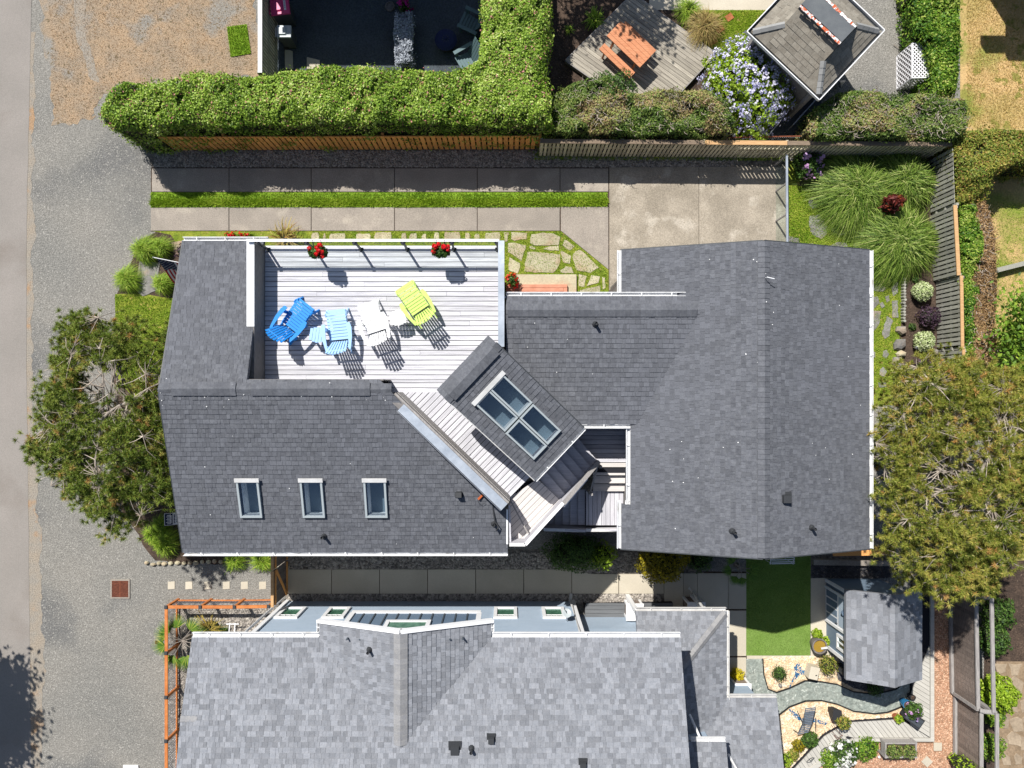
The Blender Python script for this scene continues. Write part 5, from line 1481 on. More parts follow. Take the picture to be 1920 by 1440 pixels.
for k_, hgt in ((0.25, 5.35), (0.55, 5.7), (0.85, 6.05)):
    MB().bar(Vector((pa.x, pa.y, hgt)) - s_ * 0.012, Vector((pb.x, pb.y, hgt)) - s_ * 0.012, 0.02, 0.3).build('siding_board', M['grey_beam'], par)
# west wall of the deck with white cap, and east parapet
q = MB().box((DW - 0.1, 2.45, 5.4), (0.2, 4.08, 0.98)); wp = q.build('west_parapet', M['tan_wall'], house)
MB().box((DW - 0.1, 3.24, 5.905), (0.22, 2.5, 0.025)).build('parapet_cap', M['white'], wp)
q = MB().box((-0.235, 2.93, 5.45), (0.15, 3.05, 1.1)); ep = q.build('east_parapet', M['tan_wall'], house)
MB().box((-0.235, 2.93, 6.013), (0.18, 3.08, 0.025)).build('metal_cap', M['cap_metal'], ep)
MB().box((-0.06, 2.86, 5.75), (0.22, 0.05, 0.06)).build('bracket', M['steel'], ep)
# south wall of the deck under the ridge lip
MB().box(((DW - 3.6) / 2, 0.425, 5.65), (3.85, 0.04, 1.3)).build('deck_wall', M['tan_wall'], house)
# ---- glass railing on the north edge
gr = empty('glass_railing', (-3.8, 4.48, DZ)); gr.parent = house; gr.location = (-3.8, 4.48, DZ)
MB().bar(V3(-7.62, 4.48, 6.0), V3(-0.3, 4.48, 6.0), 0.075, 0.04).build('top_rail', M['white'], gr)
MB().bar(V3(-7.42, 4.48, 5.12), V3(-0.3, 4.48, 5.12), 0.05, 0.04).build('bottom_rail', M['white'], gr)
pxs = [-7.34, -5.91, -4.51, -3.10, -1.68, -0.36]
pm = MB().box((0, 0, 0.5), (0.055, 0.055, 0.98)); pm.lathe((0, 0, 0.0), [(0.075, 0.0), (0.075, 0.05), (0.06, 0.06)], 12); pm.lathe((0, 0, 0.9), [(0.06, 0.0), (0.075, 0.03), (0.06, 0.06)], 12)
pme = pm.mesh('post', M['dark_metal'])
for x in pxs: link('post', pme, gr, (x, 4.43, DZ))
for a, b in zip(pxs, pxs[1:]):
    MB().box(((a + b) / 2, 4.48, 5.56), (b - a - 0.1, 0.012, 0.8)).build('glass_panel', M['clear'], gr)
# ---- skylights on the south slope
for x in (469, 587, 705):
    c = ray_plane(x, 934, oS, nS)
    skylight(roof_o, c, uS, vS, nS, 0.66, 1.2, M['greylid'])
    tp_ = c + vS * 0.62 + nS * 0.115
    MB().bar(tp_ - uS * 0.36, tp_ + uS * 0.36, 0.12, 0.03, nS).build('skylight_hood', M['offwhite'], roof_o)
# tower skylights: two by two
tq = [ray_plane(*p, oT, nT) for p in ((943, 700), (1051, 806), (1000, 863), (889, 756))]
for i in (0.25, 0.75):
    for j in (0.25, 0.75):
        c = (tq[0] * (1 - i) + tq[1] * i) * (1 - j) + (tq[3] * (1 - i) + tq[2] * i) * j
        skylight(roof_o, c, uT, vT, nT, (tq[0] - tq[3]).length * 0.485, (tq[0] - tq[1]).length * 0.485, M['greylid'], fw=0.05, raise_=0.11, depth=0.6)
hd = (tq[0] + tq[3]) / 2 + vT * 0.03 + nT * 0.12
MB().bar(hd - uT * 0.62, hd + uT * 0.62, 0.13, 0.03, nT).build('skylight_hood', M['offwhite'], roof_o)
# ---- vents and small things on the roofs
planeS = (oS, nS); planeW = (rf_g[3], rf_g[2]); planeE = (rf_e[3], rf_e[2]); planeC = (rf_c[3], rf_c[2])
for px_, py_, pl in ((608, 1005, planeS), (926, 982, planeS), (1116, 608, planeC), (1373, 996, planeW), (1521, 989, planeE)):
    pipe_vent(roof_o, ray_plane(px_, py_, *pl), pl[1])
box_vent(roof_o, ray_plane(861, 926, *planeS), 0.17, 0.2)
box_vent(roof_o, ray_plane(1473, 934, *planeE), 0.24, 0.16)
p = ray_plane(925, 962, *planeS)
c_ = MB().tube([p + V3(0, 0.35, 0.12), p + V3(0, 0.1, 0.05), p + V3(0.05, -0.25, 0.03), p + V3(0.16, -0.4, 0.03), p + V3(0.08, -0.52, 0.04)], 0.022, 6).build('roof_cable', M['vent'], None, smooth=True)
tag(c_, 'black cable lying on the charcoal roof near the metal capped parapet', 'cable')
p = ray_plane(903, 930, *planeS)
br = empty('hand_brush', p, 'orange handled brush lying on the charcoal roof', 'brush')
MB().bar(p + V3(-0.10, -0.09, 0.05), p + V3(0.06, 0.07, 0.06), 0.06, 0.05).build('bristle_head', M['orange'], br)
MB().tube([p + V3(0.05, 0.06, 0.06), p + V3(0.13, 0.14, 0.07)], 0.015, 6).build('handle', M['white'], br)
wr = MB().tube([p + V3(-0.12, -0.1, 0.03), p + V3(-0.1, -0.2, 0.03), p + V3(0.0, -0.24, 0.03), p + V3(0.1, -0.2, 0.03)], 0.007, 4).build('wire', M['dark_metal'], br)
# antenna rod on the garage ridge
p = V3(GR + 0.02, 3.3, GRZ + 0.03)
MB().tube([p, p + V3(0, 0, 0.15), p + V3(0.2, -0.05, 0.16)], 0.014, 5).build('antenna', M['white'], roof_o)
# droppings and pale litter on the ridges
dm = MB()
def splat(px_, py_, pl, s):
    c = ray_plane(px_, py_, *pl); n = pl[1]
    u = n.cross(V3(0, 1, 0.01)).normalized(); v = n.cross(u)
    k = 6; a0 = random.random() * 6
    dm.tint = 0.5
    dm.face([c + n * 0.022 + (u * math.cos(a0 + t * 6.283 / k) * s * random.uniform(0.6, 1.3) + v * math.sin(a0 + t * 6.283 / k) * s * random.uniform(0.6, 1.5)) for t in range(k)])
rr = random.Random(5)
for _ in range(24): splat(rr.uniform(300, 730), rr.gauss(742, 14), planeS, rr.uniform(0.008, 0.02))
for _ in range(9): splat(rr.uniform(330, 930), rr.uniform(800, 1020), planeS, rr.uniform(0.01, 0.02))
for _ in range(14): splat(rr.gauss(1428, 8), rr.uniform(455, 700), planeW, rr.uniform(0.008, 0.02))
for _ in range(10): splat(rr.uniform(1200, 1425), rr.uniform(480, 1020), planeW, rr.uniform(0.01, 0.018))
for _ in range(10): splat(rr.uniform(1445, 1620), rr.uniform(480, 1020), planeE, rr.uniform(0.01, 0.018))
for _ in range(5): splat(rr.uniform(960, 1180), rr.uniform(600, 760), planeC, rr.uniform(0.01, 0.02))
o = dm.build('bird_droppings', M['droppings'], roof_o, kind='stuff')

# ================================================================ DECK FURNITURE
def adirondack(label, m, px_, py_, deg, s=1.04):
    c = P(px_, py_, DZ)
    r = empty('adirondack_chair', V3(c.x, c.y, DZ + 0.003), label, 'chair', 'chairs on the roof deck')
    r.rotation_euler[2] = math.radians(deg)
    r.scale = (s, s, s)
    def part(name, mb):
        o = bpy.data.objects.new(name, mb.mesh(name, m)); col.objects.link(o); o.parent = r; return o
    for i in range(10):                     # long seat, front edge rolled down
        y = 0.74 - i * 0.087; z = 0.40 - 0.014 * i - (0.05 if i == 0 else 0)
        part('seat_slat', MB().box((0, y, z), (0.56, 0.075, 0.022)))
    for sx in (-1, 1):
        part('front_leg', MB().bar((sx * 0.30, 0.62, 0.40), (sx * 0.30, 0.80, 0.0), 0.03, 0.10))
        part('stringer', MB().bar((sx * 0.27, 0.76, 0.34), (sx * 0.27, -0.50, 0.06), 0.03, 0.11))
        part('arm_post', MB().box((sx * 0.31, 0.22, 0.27), (0.035, 0.09, 0.51)))
        part('back_leg', MB().bar((sx * 0.30, -0.26, 0.0), (sx * 0.30, -0.30, 0.52), 0.035, 0.09, (0, 1, 0)))
        a = MB()
        pts = [(sx * 0.30, 0.36), (sx * 0.40, 0.36), (sx * 0.44, 0.22), (sx * 0.43, -0.05), (sx * 0.36, -0.40), (sx * 0.30, -0.40), (sx * 0.325, 0.0)]
        a.prism(pts, 0.525, 0.55)
        part('armrest', a)
    part('back_rail', MB().bar((-0.31, -0.34, 0.53), (0.31, -0.34, 0.53), 0.03, 0.05))
    part('back_rail', MB().bar((-0.27, -0.43, 0.82), (0.27, -0.43, 0.82), 0.025, 0.05))
    for i in range(7):                      # fan of back slats
        t = (i - 3) / 3.0
        L = 0.92 - 0.14 * t * t
        p0 = Vector((t * 0.20, -0.13, 0.22)); d = Vector((t * 0.075, -0.44, 0.86)).normalized()
        p1 = p0 + d * L
        w0, w1 = 0.046, 0.066
        sv = Vector((1, 0, 0)); nv = d.cross(sv).normalized() * 0.01
        q = MB()
        A = [p0 - sv * w0 / 2, p0 + sv * w0 / 2, p1 + sv * w1 / 2, p1 - sv * w1 / 2]
        q.hexa([v_ - nv for v_ in A], [v_ + nv for v_ in A])
        part('back_slat', q)
    return r
adirondack('royal blue slatted adirondack chair on the roof deck', M['blue'], 551, 611, -38)
adirondack('pale blue slatted adirondack chair beside the pale blue side table', M['ltblue'], 640, 633, 6)
adirondack('white slatted adirondack chair on the roof deck', M['chairwhite'], 708, 618, 18)
adirondack('lime green slatted adirondack chair on the roof deck', M['lime'], 788, 580, 34)
def side_table(label, m, px_, py_, deg):
    c = P(px_, py_, DZ + 0.5)
    r = empty('side_table', V3(c.x, c.y, DZ + 0.003), label, 'table', 'side tables on the roof deck')
    r.rotation_euler[2] = math.radians(deg)
    for i in range(5):
        x = (i - 2) * 0.092; L = 0.46 - 0.07 * (abs(i - 2) ** 1.6) / 2
        o = bpy.data.objects.new('top_slat', MB().box((x, 0, 0.5), (0.082, L, 0.02)).mesh('top_slat', m)); col.objects.link(o); o.parent = r
    for sx in (-1, 1):
        for sy in (-1, 1):
            o = bpy.data.objects.new('leg', MB().box((sx * 0.17, sy * 0.15, 0.244), (0.045, 0.06, 0.488)).mesh('leg', m)); col.objects.link(o); o.parent = r
    o = bpy.data.objects.new('stretcher', MB().box((0, 0, 0.2), (0.29, 0.05, 0.03)).mesh('stretcher', m)); col.objects.link(o); o.parent = r
side_table('pale blue slatted side table between the two blue chairs', M['ltblue'], 595, 628, -8)
side_table('white slatted side table between the white and lime chairs', M['chairwhite'], 746, 596, 10)
# rail planters with red geraniums
def rail_planter(label, px_, py_):
    c = P(px_, py_, DZ + 0.66); c.z = DZ + 0.66
    r = empty('rail_planter', c, label, 'planter', 'red geranium boxes on the glass railing')
    MB().hexa([c + V3(-.22, -.09, 0), c + V3(.22, -.09, 0), c + V3(.22, .09, 0), c + V3(-.22, .09, 0)], [c + V3(-.27, -.12, .2), c + V3(.27, -.12, .2), c + V3(.27, .12, .2), c + V3(-.27, .12, .2)]).build('trough', M['darkpot'], r)
    for sx in (-.12, .12):
        MB().bar(c + V3(sx, 0.1, .2), V3(c.x + sx, 4.48, DZ + 1.03), 0.03, 0.01).build('bracket', M['dark_metal'], r)
    D = unit(rng.normal(0, 1, (420, 3)) + np.array([0, 0, 0.6]))
    Cn = D * rng.uniform(0.7, 1.05, (420, 1)) * np.array([0.27, 0.2, 0.15]) + np.array([c.x, c.y, c.z + 0.24])
    V, Fc = leaf_geo(Cn, D, 0.08, 0.9)
    np_obj('foliage', V, Fc, M['shrub_dark'], r, rng.uniform(0, 0.7, 420), kind='stuff')
    for k in range(9):
        d = unit(rng.normal(0, 1, (1, 3)) + np.array([0, 0, 1.2]))[0]
        p = Vector((float(d[0]) * 0.27, float(d[1]) * 0.20, float(d[2]) * 0.19 + 0.27)) + c
        Dn = unit(rng.normal(0, 1, (34, 3)) + np.array([0, 0, 0.4]))
        Cb = Dn * 0.055 + np.array(p)
        V, Fc = leaf_geo(Cb, Dn, 0.06, 0.95, 0.3)
        np_obj('flower_head', V, Fc, M['red_bloom'], r, rng.uniform(0, 1, 34), kind='stuff')
rail_planter('red geranium box on the glass railing near the royal blue chair', 600, 476)
rail_planter('red geranium box on the glass railing above the lime chair', 828, 474)
# ================================================================ SOUTH NEIGHBOUR'S HOUSE
nb = empty('blue_house', (-2, -10, 0), 'pale blue house with light grey shingle roof and white trim', 'house')
NE_, NEY, NS = 5.2, -7.32, 0.35
zM = lambda y: NE_ + NS * (NEY - y)
NWX, NEX = -9.57, 5.16
w = MB()
w.prism([(-8.3, -7.74), (2.36, -7.74), (2.36, -8.25), (4.9, -8.25), (4.9, -15), (-8.3, -15)], 0, 5.05)
wall = w.build('wall', M['blue_wall'], nb)
# lap siding: thin shadow gaps as real laps on the visible north walls
for z in np.arange(0.2, 5.0, 0.16):
    lp = MB().hexa([V3(-8.29, -7.741, z), V3(-8.29, -7.722, z), V3(2.35, -7.722, z), V3(2.35, -7.741, z)][::-1], [V3(-8.29, -7.741, z + 0.155), V3(-8.29, -7.735, z + 0.155), V3(2.35, -7.735, z + 0.155), V3(2.35, -7.741, z + 0.155)][::-1])
    lp.build('siding_lap', M['blue_wall'], wall)
    if z > 1.6:
        lp = MB().hexa([V3(2.37, -8.251, z), V3(2.37, -8.232, z), V3(4.88, -8.232, z), V3(4.88, -8.251, z)][::-1], [V3(2.37, -8.251, z + 0.155), V3(2.37, -8.245, z + 0.155), V3(4.88, -8.245, z + 0.155), V3(4.88, -8.251, z + 0.155)][::-1])
        lp.build('siding_lap', M['blue_wall'], wall)
MB().bar(V3(-8.28, -7.70, 0.1), V3(-8.28, -7.70, 5.0), 0.14, 0.08, (0, 1, 0)).build('corner_trim', M['white'], nb)
MB().bar(V3(2.36, -7.70, 0.1), V3(2.36, -7.70, 5.0), 0.14, 0.08, (0, 1, 0)).build('corner_trim', M['white'], nb)
MB().bar(V3(4.86, -8.22, 2.2), V3(4.86, -8.22, 5.0), 0.14, 0.06, (0, 1, 0)).build('corner_trim', M['white'], nb)
MB().tube([V3(-8.45, -7.6, 0.15), V3(-8.45, -7.6, 4.6), V3(-8.45, -7.42, 5.0)], 0.05, 8).build('downspout', M['white'], nb)
MB().tube([V3(2.3, -7.45, 0.12), V3(2.26, -7.62, 0.35), V3(2.26, -7.62, 4.6), V3(2.26, -7.4, 5.0)], 0.055, 8).build('downspout', M['offwhite'], nb)
# ground floor windows
for xa, xb in ((535, 555), (622, 645), (928, 960), (1020, 1048)):
    xw0, xw1 = (xa - NX) * 24.9 / F, (xb - NX) * 24.9 / F
    z0, z1 = 0.95, 2.15
    if xa < 600: xw0, xw1 = P(512, 1162, 2.2).x, P(556, 1162, 2.2).x
    elif xa < 700: xw0, xw1 = P(601, 1162, 2.2).x, P(643, 1162, 2.2).x
    elif xa < 1000: xw0, xw1 = P(925, 1162, 2.2).x, P(970, 1162, 2.2).x
    else: xw0, xw1 = P(1018, 1162, 2.2).x, P(1062, 1162, 2.2).x
    t = 0.12
    f = MB()
    for q in ((xw0, xw1, z1 - t, z1), (xw0, xw1, z0, z0 + t), (xw0, xw0 + t, z0 + t, z1 - t), (xw1 - t, xw1, z0 + t, z1 - t)):
        f.hexa([V3(q[0], -7.73, q[2]), V3(q[1], -7.73, q[2]), V3(q[1], -7.66, q[2]), V3(q[0], -7.66, q[2])], [V3(q[0], -7.73, q[3]), V3(q[1], -7.73, q[3]), V3(q[1], -7.66, q[3]), V3(q[0], -7.66, q[3])])
    wo = f.build('window', M['white'], nb)
    MB().box(((xw0 + xw1) / 2, -7.708, (z0 + z1) / 2), (xw1 - xw0 - 2 * t, 0.012, z1 - z0 - 2 * t)).build('pane', M['glass'], wo)
    MB().box(((xw0 + xw1) / 2, -7.725, (z0 + z1) / 2), (xw1 - xw0 - 2 * t, 0.006, z1 - z0 - 2 * t)).build('curtain', M['green_room'], wo)
    for k in (1, 2):
        MB().box((xw0 + t + (xw1 - xw0 - 2 * t) * k / 3, -7.69, z1 - t - 0.1), (0.02, 0.02, 0.2)).build('glazing_bar', M['white'], wo)
    MB().box(((xw0 + xw1) / 2, -7.69, z1 - t - 0.21), (xw1 - xw0 - 2 * t, 0.022, 0.025)).build('glazing_bar', M['white'], wo)
# projecting bay under the gable, board and batten
BY = -7.22
bx0, bx1 = P(664, 1150, 3.0).x, P(899, 1150, 3.0).x
bay = MB().prism([(bx0, BY), (bx1, BY), (bx1, -7.8), (bx0, -7.8)], 3.0, 5.3)
bay.prism([(-5.3, BY - 0.001), (-1.0, BY - 0.001), (-3.13, BY - 0.0015)], 5.3, 5.31)
bay = bay.build('gable_bay', M['blue_wall_dark'], nb)
g = MB(); g.raw([V3(bx0, BY, 5.301), V3(bx1, BY, 5.301), V3(-3.13, BY, 6.12), V3(bx0, BY - 0.3, 5.301), V3(bx1, BY - 0.3, 5.301), V3(-3.13, BY - 0.3, 6.12)], [(0, 1, 2), (5, 4, 3), (0, 2, 5, 3), (2, 1, 4, 5), (1, 0, 3, 4)]); g.build('gable_panel', M['blue_wall_dark'], nb)
MB().box(((bx0 + bx1) / 2, BY + 0.022, 3.08), (bx1 - bx0 + 0.1, 0.045, 0.2)).build('bay_trim', M['white'], nb)
for x in (bx0, bx1): MB().box((x, BY + 0.022, 4.2), (0.16, 0.044, 2.0)).build('bay_trim', M['white'], nb)
bt = MB().box((0, 0, 0), (0.045, 0.03, 2.5)).mesh('batten', M['batten'])
n = 11
for i in range(1, n): 
    x = bx0 + (bx1 - bx0) * i / n
    link('batten', bt, bay, (x, BY + 0.014, 4.5))
x0, x1 = P(722, 1172, 4.3).x, P(807, 1172, 4.3).x
f = MB()
for q in ((x0, x1, 5.05, 5.2), (x0, x1, 4.05, 4.2), (x0, x0 + 0.13, 4.2, 5.05), (x1 - 0.13, x1, 4.2, 5.05)):
    f.hexa([V3(q[0], BY, q[2]), V3(q[1], BY, q[2]), V3(q[1], BY + 0.07, q[2]), V3(q[0], BY + 0.07, q[2])], [V3(q[0], BY, q[3]), V3(q[1], BY, q[3]), V3(q[1], BY + 0.07, q[3]), V3(q[0], BY + 0.07, q[3])])
wo = f.build('window', M['white'], nb)
MB().box(((x0 + x1) / 2, BY + 0.03, 4.62), (x1 - x0 - 0.26, 0.012, 0.86)).build('pane', M['glass'], wo)
MB().box(((x0 + x1) / 2, BY + 0.035, 4.62), (x1 - x0 - 0.26, 0.005, 0.86)).build('curtain', M['green_room'], wo)
for k in (1, 2, 3): MB().box((x0 + 0.13 + (x1 - x0 - 0.26) * k / 4, BY + 0.05, 4.95), (0.02, 0.02, 0.2)).build('glazing_bar', M['white'], wo)
MB().box(((x0 + x1) / 2, BY + 0.05, 4.84), (x1 - x0 - 0.26, 0.022, 0.025)).build('glazing_bar', M['white'], wo)
# roof
DR, DRZ, DWX, DEX, DFY, DEZ = -3.13, 6.2, -5.72, -0.55, -6.87, 5.2
yV = NEY - (DRZ - NE_) / NS
rn = Roof(nb, M['shingle2'], M['shingle2_piece'], butt=0.02)
dz = 0.03
dorm = [V3(DWX + 0.06, NEY, zM(NEY)), V3(DEX - 0.06, NEY, zM(NEY)), V3(DR, yV + 0.1, zM(yV + 0.1))]
N1 = rn.plane([V3(NWX, NEY, NE_), V3(NEX, NEY, NE_), V3(NEX, -13.5, zM(-13.5)), V3(-9.35, -13.5, zM(-13.5)), V3(NWX, -9.5, zM(-9.5))], excl=[dorm], ref=V3(NWX, NEY, NE_))
N2 = rn.plane([V3(DR, DFY, DRZ), V3(DR, yV, DRZ), V3(DWX, NEY, DEZ), V3(DWX, DFY, DEZ)], ref=V3(DWX, DFY, DEZ))
N3 = rn.plane([V3(DR, DFY, DRZ), V3(DR, yV, DRZ), V3(DEX, NEY, DEZ), V3(DEX, DFY, DEZ)], ref=V3(DEX, DFY, DEZ))
# back slope of the main roof, out of the picture
rn.slab.raw([V3(NWX, -13.5, zM(-13.5)), V3(NEX, -13.5, zM(-13.5)), V3(NEX, -19.5, 5.2), V3(NWX, -19.5, 5.2), V3(NWX, -13.5, zM(-13.5) - .14), V3(NEX, -13.5, zM(-13.5) - .14), V3(NEX, -19.5, 5.06), V3(NWX, -19.5, 5.06)], [(0, 1, 2, 3), (4, 5, 6, 7)])
roof_n = rn.done()
cap2 = mat('grey_ridge_cap', C(146, 146, 148), C(158, 157, 156), ns=7, rnd=0.1, fine=0.1, fs=26, rough=0.9)
ridge_caps(roof_n, V3(DR, DFY, DRZ + 0.02), V3(DR, yV + 0.1, DRZ + 0.02), cap2, 0.2, 0.145, 0.08, lift=0.04)
ridge_caps(roof_n, V3(-9.58, -9.5, zM(-9.5)), V3(-9.1, -9.5, zM(-9.5)), cap2, 0.14, 0.14, 0.045, lift=0.02)
def gb(p, q): MB().bar(Vector(p) - V3(0, 0, 0.05), Vector(q) - V3(0, 0, 0.05), 0.09, 0.22).build('gable_fascia', M['white'], nb)
gb((DWX - 0.05, DFY + 0.046, DEZ), (DR, DFY + 0.046, DRZ)); gb((DR, DFY + 0.046, DRZ), (DEX + 0.05, DFY + 0.046, DEZ))
gutter(nb, V3(NWX, NEY + 0.005, NE_ + 0.02), V3(DWX - 0.03, NEY + 0.005, NE_ + 0.02), W_, (0, 1, 0), w=0.14)
gutter(nb, V3(DEX + 0.03, NEY + 0.005, NE_ + 0.02), V3(NEX, NEY + 0.005, NE_ + 0.02), W_, (0, 1, 0), w=0.14, hang=1.1)
gutter(nb, V3(DWX - 0.005, NEY + 0.15, DEZ), V3(DWX - 0.005, DFY, DEZ), W_, (-1, 0, 0), w=0.09)
gutter(nb, V3(DEX + 0.005, NEY + 0.15, DEZ), V3(DEX + 0.005, DFY, DEZ), W_, (1, 0, 0), w=0.09)
pl1 = (N1[3], N1[2]); pl2 = (N2[3], N2[2])
pipe_vent(roof_n, ray_plane(693, 1218, *pl2), pl2[1]); pipe_vent(roof_n, ray_plane(884, 1403, *pl1), pl1[1])
box_vent(roof_n, ray_plane(853, 1405, *pl1), 0.26, 0.1); box_vent(roof_n, ray_plane(921, 1385, *pl1), 0.18, 0.16); box_vent(roof_n, ray_plane(1093, 1432, *pl1), 0.18, 0.16)
# low porch roofs at the east end
pz, ph = 2.75, 4.0
A, B, Cc, Dd = P(1192, 1146, pz), P(1362, 1146, pz), P(1362, 1305, pz), P(1283, 1245, ph)
rp = Roof(nb, M['shingle3'] if False else M['shingle2'], M['shingle2_piece'], 'porch_roof', limit=0)
hipx, hipy = 5.35, -8.75
zt = pz + 0.42 * (hipy - A.y) * -1
a_y = A.y
Lx = A.x
rp.plane([V3(Lx, a_y, pz), V3(B.x, a_y, pz), V3(B.x - (a_y - (-8.9)) , -8.9, pz + 0.38 * (a_y + 8.9)), V3(Lx, -8.9, pz + 0.38 * (a_y + 8.9))], ref=V3(Lx, a_y, pz))
dx_ = a_y + 8.9
rp.plane([V3(B.x, a_y, pz), V3(B.x, -11.3, pz), V3(B.x - dx_, -11.3, pz + 0.38 * dx_), V3(B.x - dx_, -8.9, pz + 0.38 * dx_)], ref=V3(B.x, a_y, pz))
E0, E1 = P(1362, 1308, 2.7), P(1456, 1308, 2.7)
rp.plane([V3(E0.x - 1.2, E0.y, 2.72), V3(E1.x, E1.y, 2.72), V3(E1.x, -14, 2.72 + 0.3 * (E0.y + 14)), V3(E0.x - 1.2, -14, 2.72 + 0.3 * (E0.y + 14))], ref=V3(E0.x, E0.y, 2.72))
F0, F1 = P(1296, 1391, 4.4), P(1361, 1391, 4.4)
rp.plane([V3(F0.x - 0.1, F0.y, 4.4), V3(F1.x, F1.y, 4.4), V3(F1.x, -14, 4.4 + 0.33 * (F0.y + 14)), V3(F0.x - 0.1, -14, 4.4 + 0.33 * (F0.y + 14))], ref=V3(F0.x, F0.y, 4.4))
proof = rp.done()
ridge_caps(proof, V3(B.x - 0.05, a_y - 0.05, pz + 0.04), V3(B.x - dx_, -8.9, pz + 0.38 * dx_ + 0.04), cap2, 0.12, 0.2, 0.05)
MB().prism([(F0.x, F0.y - 0.3), (F1.x - 0.3, F0.y - 0.3), (F1.x - 0.3, -14), (F0.x, -14)], 0, 4.3).build('porch_wall', M['blue_wall'], nb)
MB().prism([(5.2, -9.2), (B.x - 0.6, -9.2), (B.x - 0.6, -14), (5.2, -14)], 0, 2.6).build('porch_wall', M['blue_wall'], nb)
MB().prism([(E0.x - .2, E0.y - 0.35), (E1.x - 0.35, E0.y - 0.35), (E1.x - 0.35, -14), (E0.x - .2, -14)], 0, 2.62).build('porch_wall', M['blue_wall'], nb)
gutter(nb, V3(Lx, a_y + 0.005, pz), V3(B.x, a_y + 0.005, pz), M['offwhite'], (0, 1, 0), w=0.11)
gutter(nb, V3(B.x + 0.005, -11.3, pz), V3(B.x + 0.005, a_y, pz), M['offwhite'], (1, 0, 0), w=0.1)
gutter(nb, V3(E0.x, E0.y + 0.005, 2.72), V3(E1.x, E1.y + 0.005, 2.72), M['offwhite'], (0, 1, 0), w=0.1)
gutter(nb, V3(F0.x, F0.y + 0.005, 4.4), V3(F1.x, F1.y + 0.005, 4.4), W_, (0, 1, 0), w=0.12)
MB().tube([P(1293, 1340, 3.6), P(1313, 1384, 4.3)], 0.04, 8).build('downspout', W_, nb)
MB().tube([P(1366, 1415, 3.3), P(1380, 1440, 4.0)], 0.04, 8).build('downspout', W_, nb)
for x, y in ((1192, 1150), (1340, 1150)):
    c = P(x, y, pz - 0.1); MB().box((c.x + (0.15 if x < 1250 else -0.1), c.y - 0.15, 1.35), (0.14, 0.14, 2.6)).build('porch_post', M['white'], nb)
# satellite dish
c = P(1070, 1142, 1.2)
sd = empty('satellite_dish', V3(c.x, c.y, 2.0)); sd.parent = nb; sd.location = V3(c.x, c.y + 0.1, 2.4) - nb.location
dc = V3(1.95, -7.4, 2.6)
q = MB().lathe((0, 0, 0), [(0.02, 0.0), (0.08, 0.01), (0.13, 0.025), (0.16, 0.04), (0.155, 0.045), (0.12, 0.03), (0.02, 0.008)], 16)
R_ = Matrix.Rotation(-0.6, 3, 'X')
q.v = [tuple(dc + R_ @ Vector(p)) for p in q.v]
q.build('reflector', M['greylid'], sd, smooth=True)
MB().tube([dc + V3(0, 0, 0), dc + V3(-.1, .2, .18)], 0.012, 5).build('feed_arm', M['dark_metal'], sd)
MB().tube([dc, V3(dc.x, -7.72, 2.45)], 0.02, 5).build('mount', M['steel'], sd)
# grey composite porch deck
pd_ = MB().prism(pxpoly([(1095, 1134), (1262, 1131), (1262, 1180), (1100, 1180)], 0.3), 0.0, 0.26).build('porch_deck', M['under']); tag(pd_, 'grey composite porch deck beside the blue wall', 'deck')
boards(pd_, pxpoly([(1100, 1131), (1172, 1131), (1262, 1131), (1262, 1180), (1097, 1180), (1097, 1136)], 0.3), (1, 0), 0.145, 0.012, 0.3, 0.035, M['composite_dark'])
# white topped boxes
def storage_box(label, x0, y0, x1, y1, h, z0=0.0):
    """white topped box whose north face is a brown panel between white corner posts; pixels are those of its top"""
    a, b = P(x0, y1, h), P(x1, y0, h)
    r = empty('storage_box', V3((a.x + b.x) / 2, (a.y + b.y) / 2, z0), label, 'box', 'white topped boxes round the porch')
    w_, d_ = b.x - a.x, b.y - a.y
    MB().box(((a.x + b.x) / 2, (a.y + b.y) / 2, h - 0.02), (w_ + 0.04, d_ + 0.04, 0.04)).build('top', M['white'], r)
    for x in (a.x + 0.04, b.x - 0.04):
        for y in (a.y + 0.04, b.y - 0.04): MB().box((x, y, (h + z0) / 2 - 0.02), (0.08, 0.08, h - z0 - 0.042)).build('corner_post', M['white'], r)
    MB().box(((a.x + b.x) / 2, (a.y + b.y) / 2, (h + z0) / 2 - 0.03), (w_ - 0.05, d_ - 0.05, h - z0 - 0.07)).build('panel', M['brown_board'], r)
storage_box('white topped timber box on the grey porch deck', 1175, 1133, 1206, 1163, 0.9, 0.304)
storage_box('white topped timber box in shade beside a downspout', 1290, 1130, 1322, 1156, 0.9)
storage_box('white topped timber box behind the yellow flowering plant', 1378, 1283, 1408, 1303, 0.85)
c = P(1383, 1266, 0.3)
shrub('yellow_plant', 'bright yellow flowering plant beside the white topped box near the turf', 'plant', (c.x, c.y, 0.015), 0.24, 0.5, M['yellow_leaf'], 800, 0.06)
MB().tube([P(1292, 1103, .12), P(1300, 1110, .3), P(1318, 1140, 2.4)], 0.05, 8).build('downspout', M['offwhite'], nb)

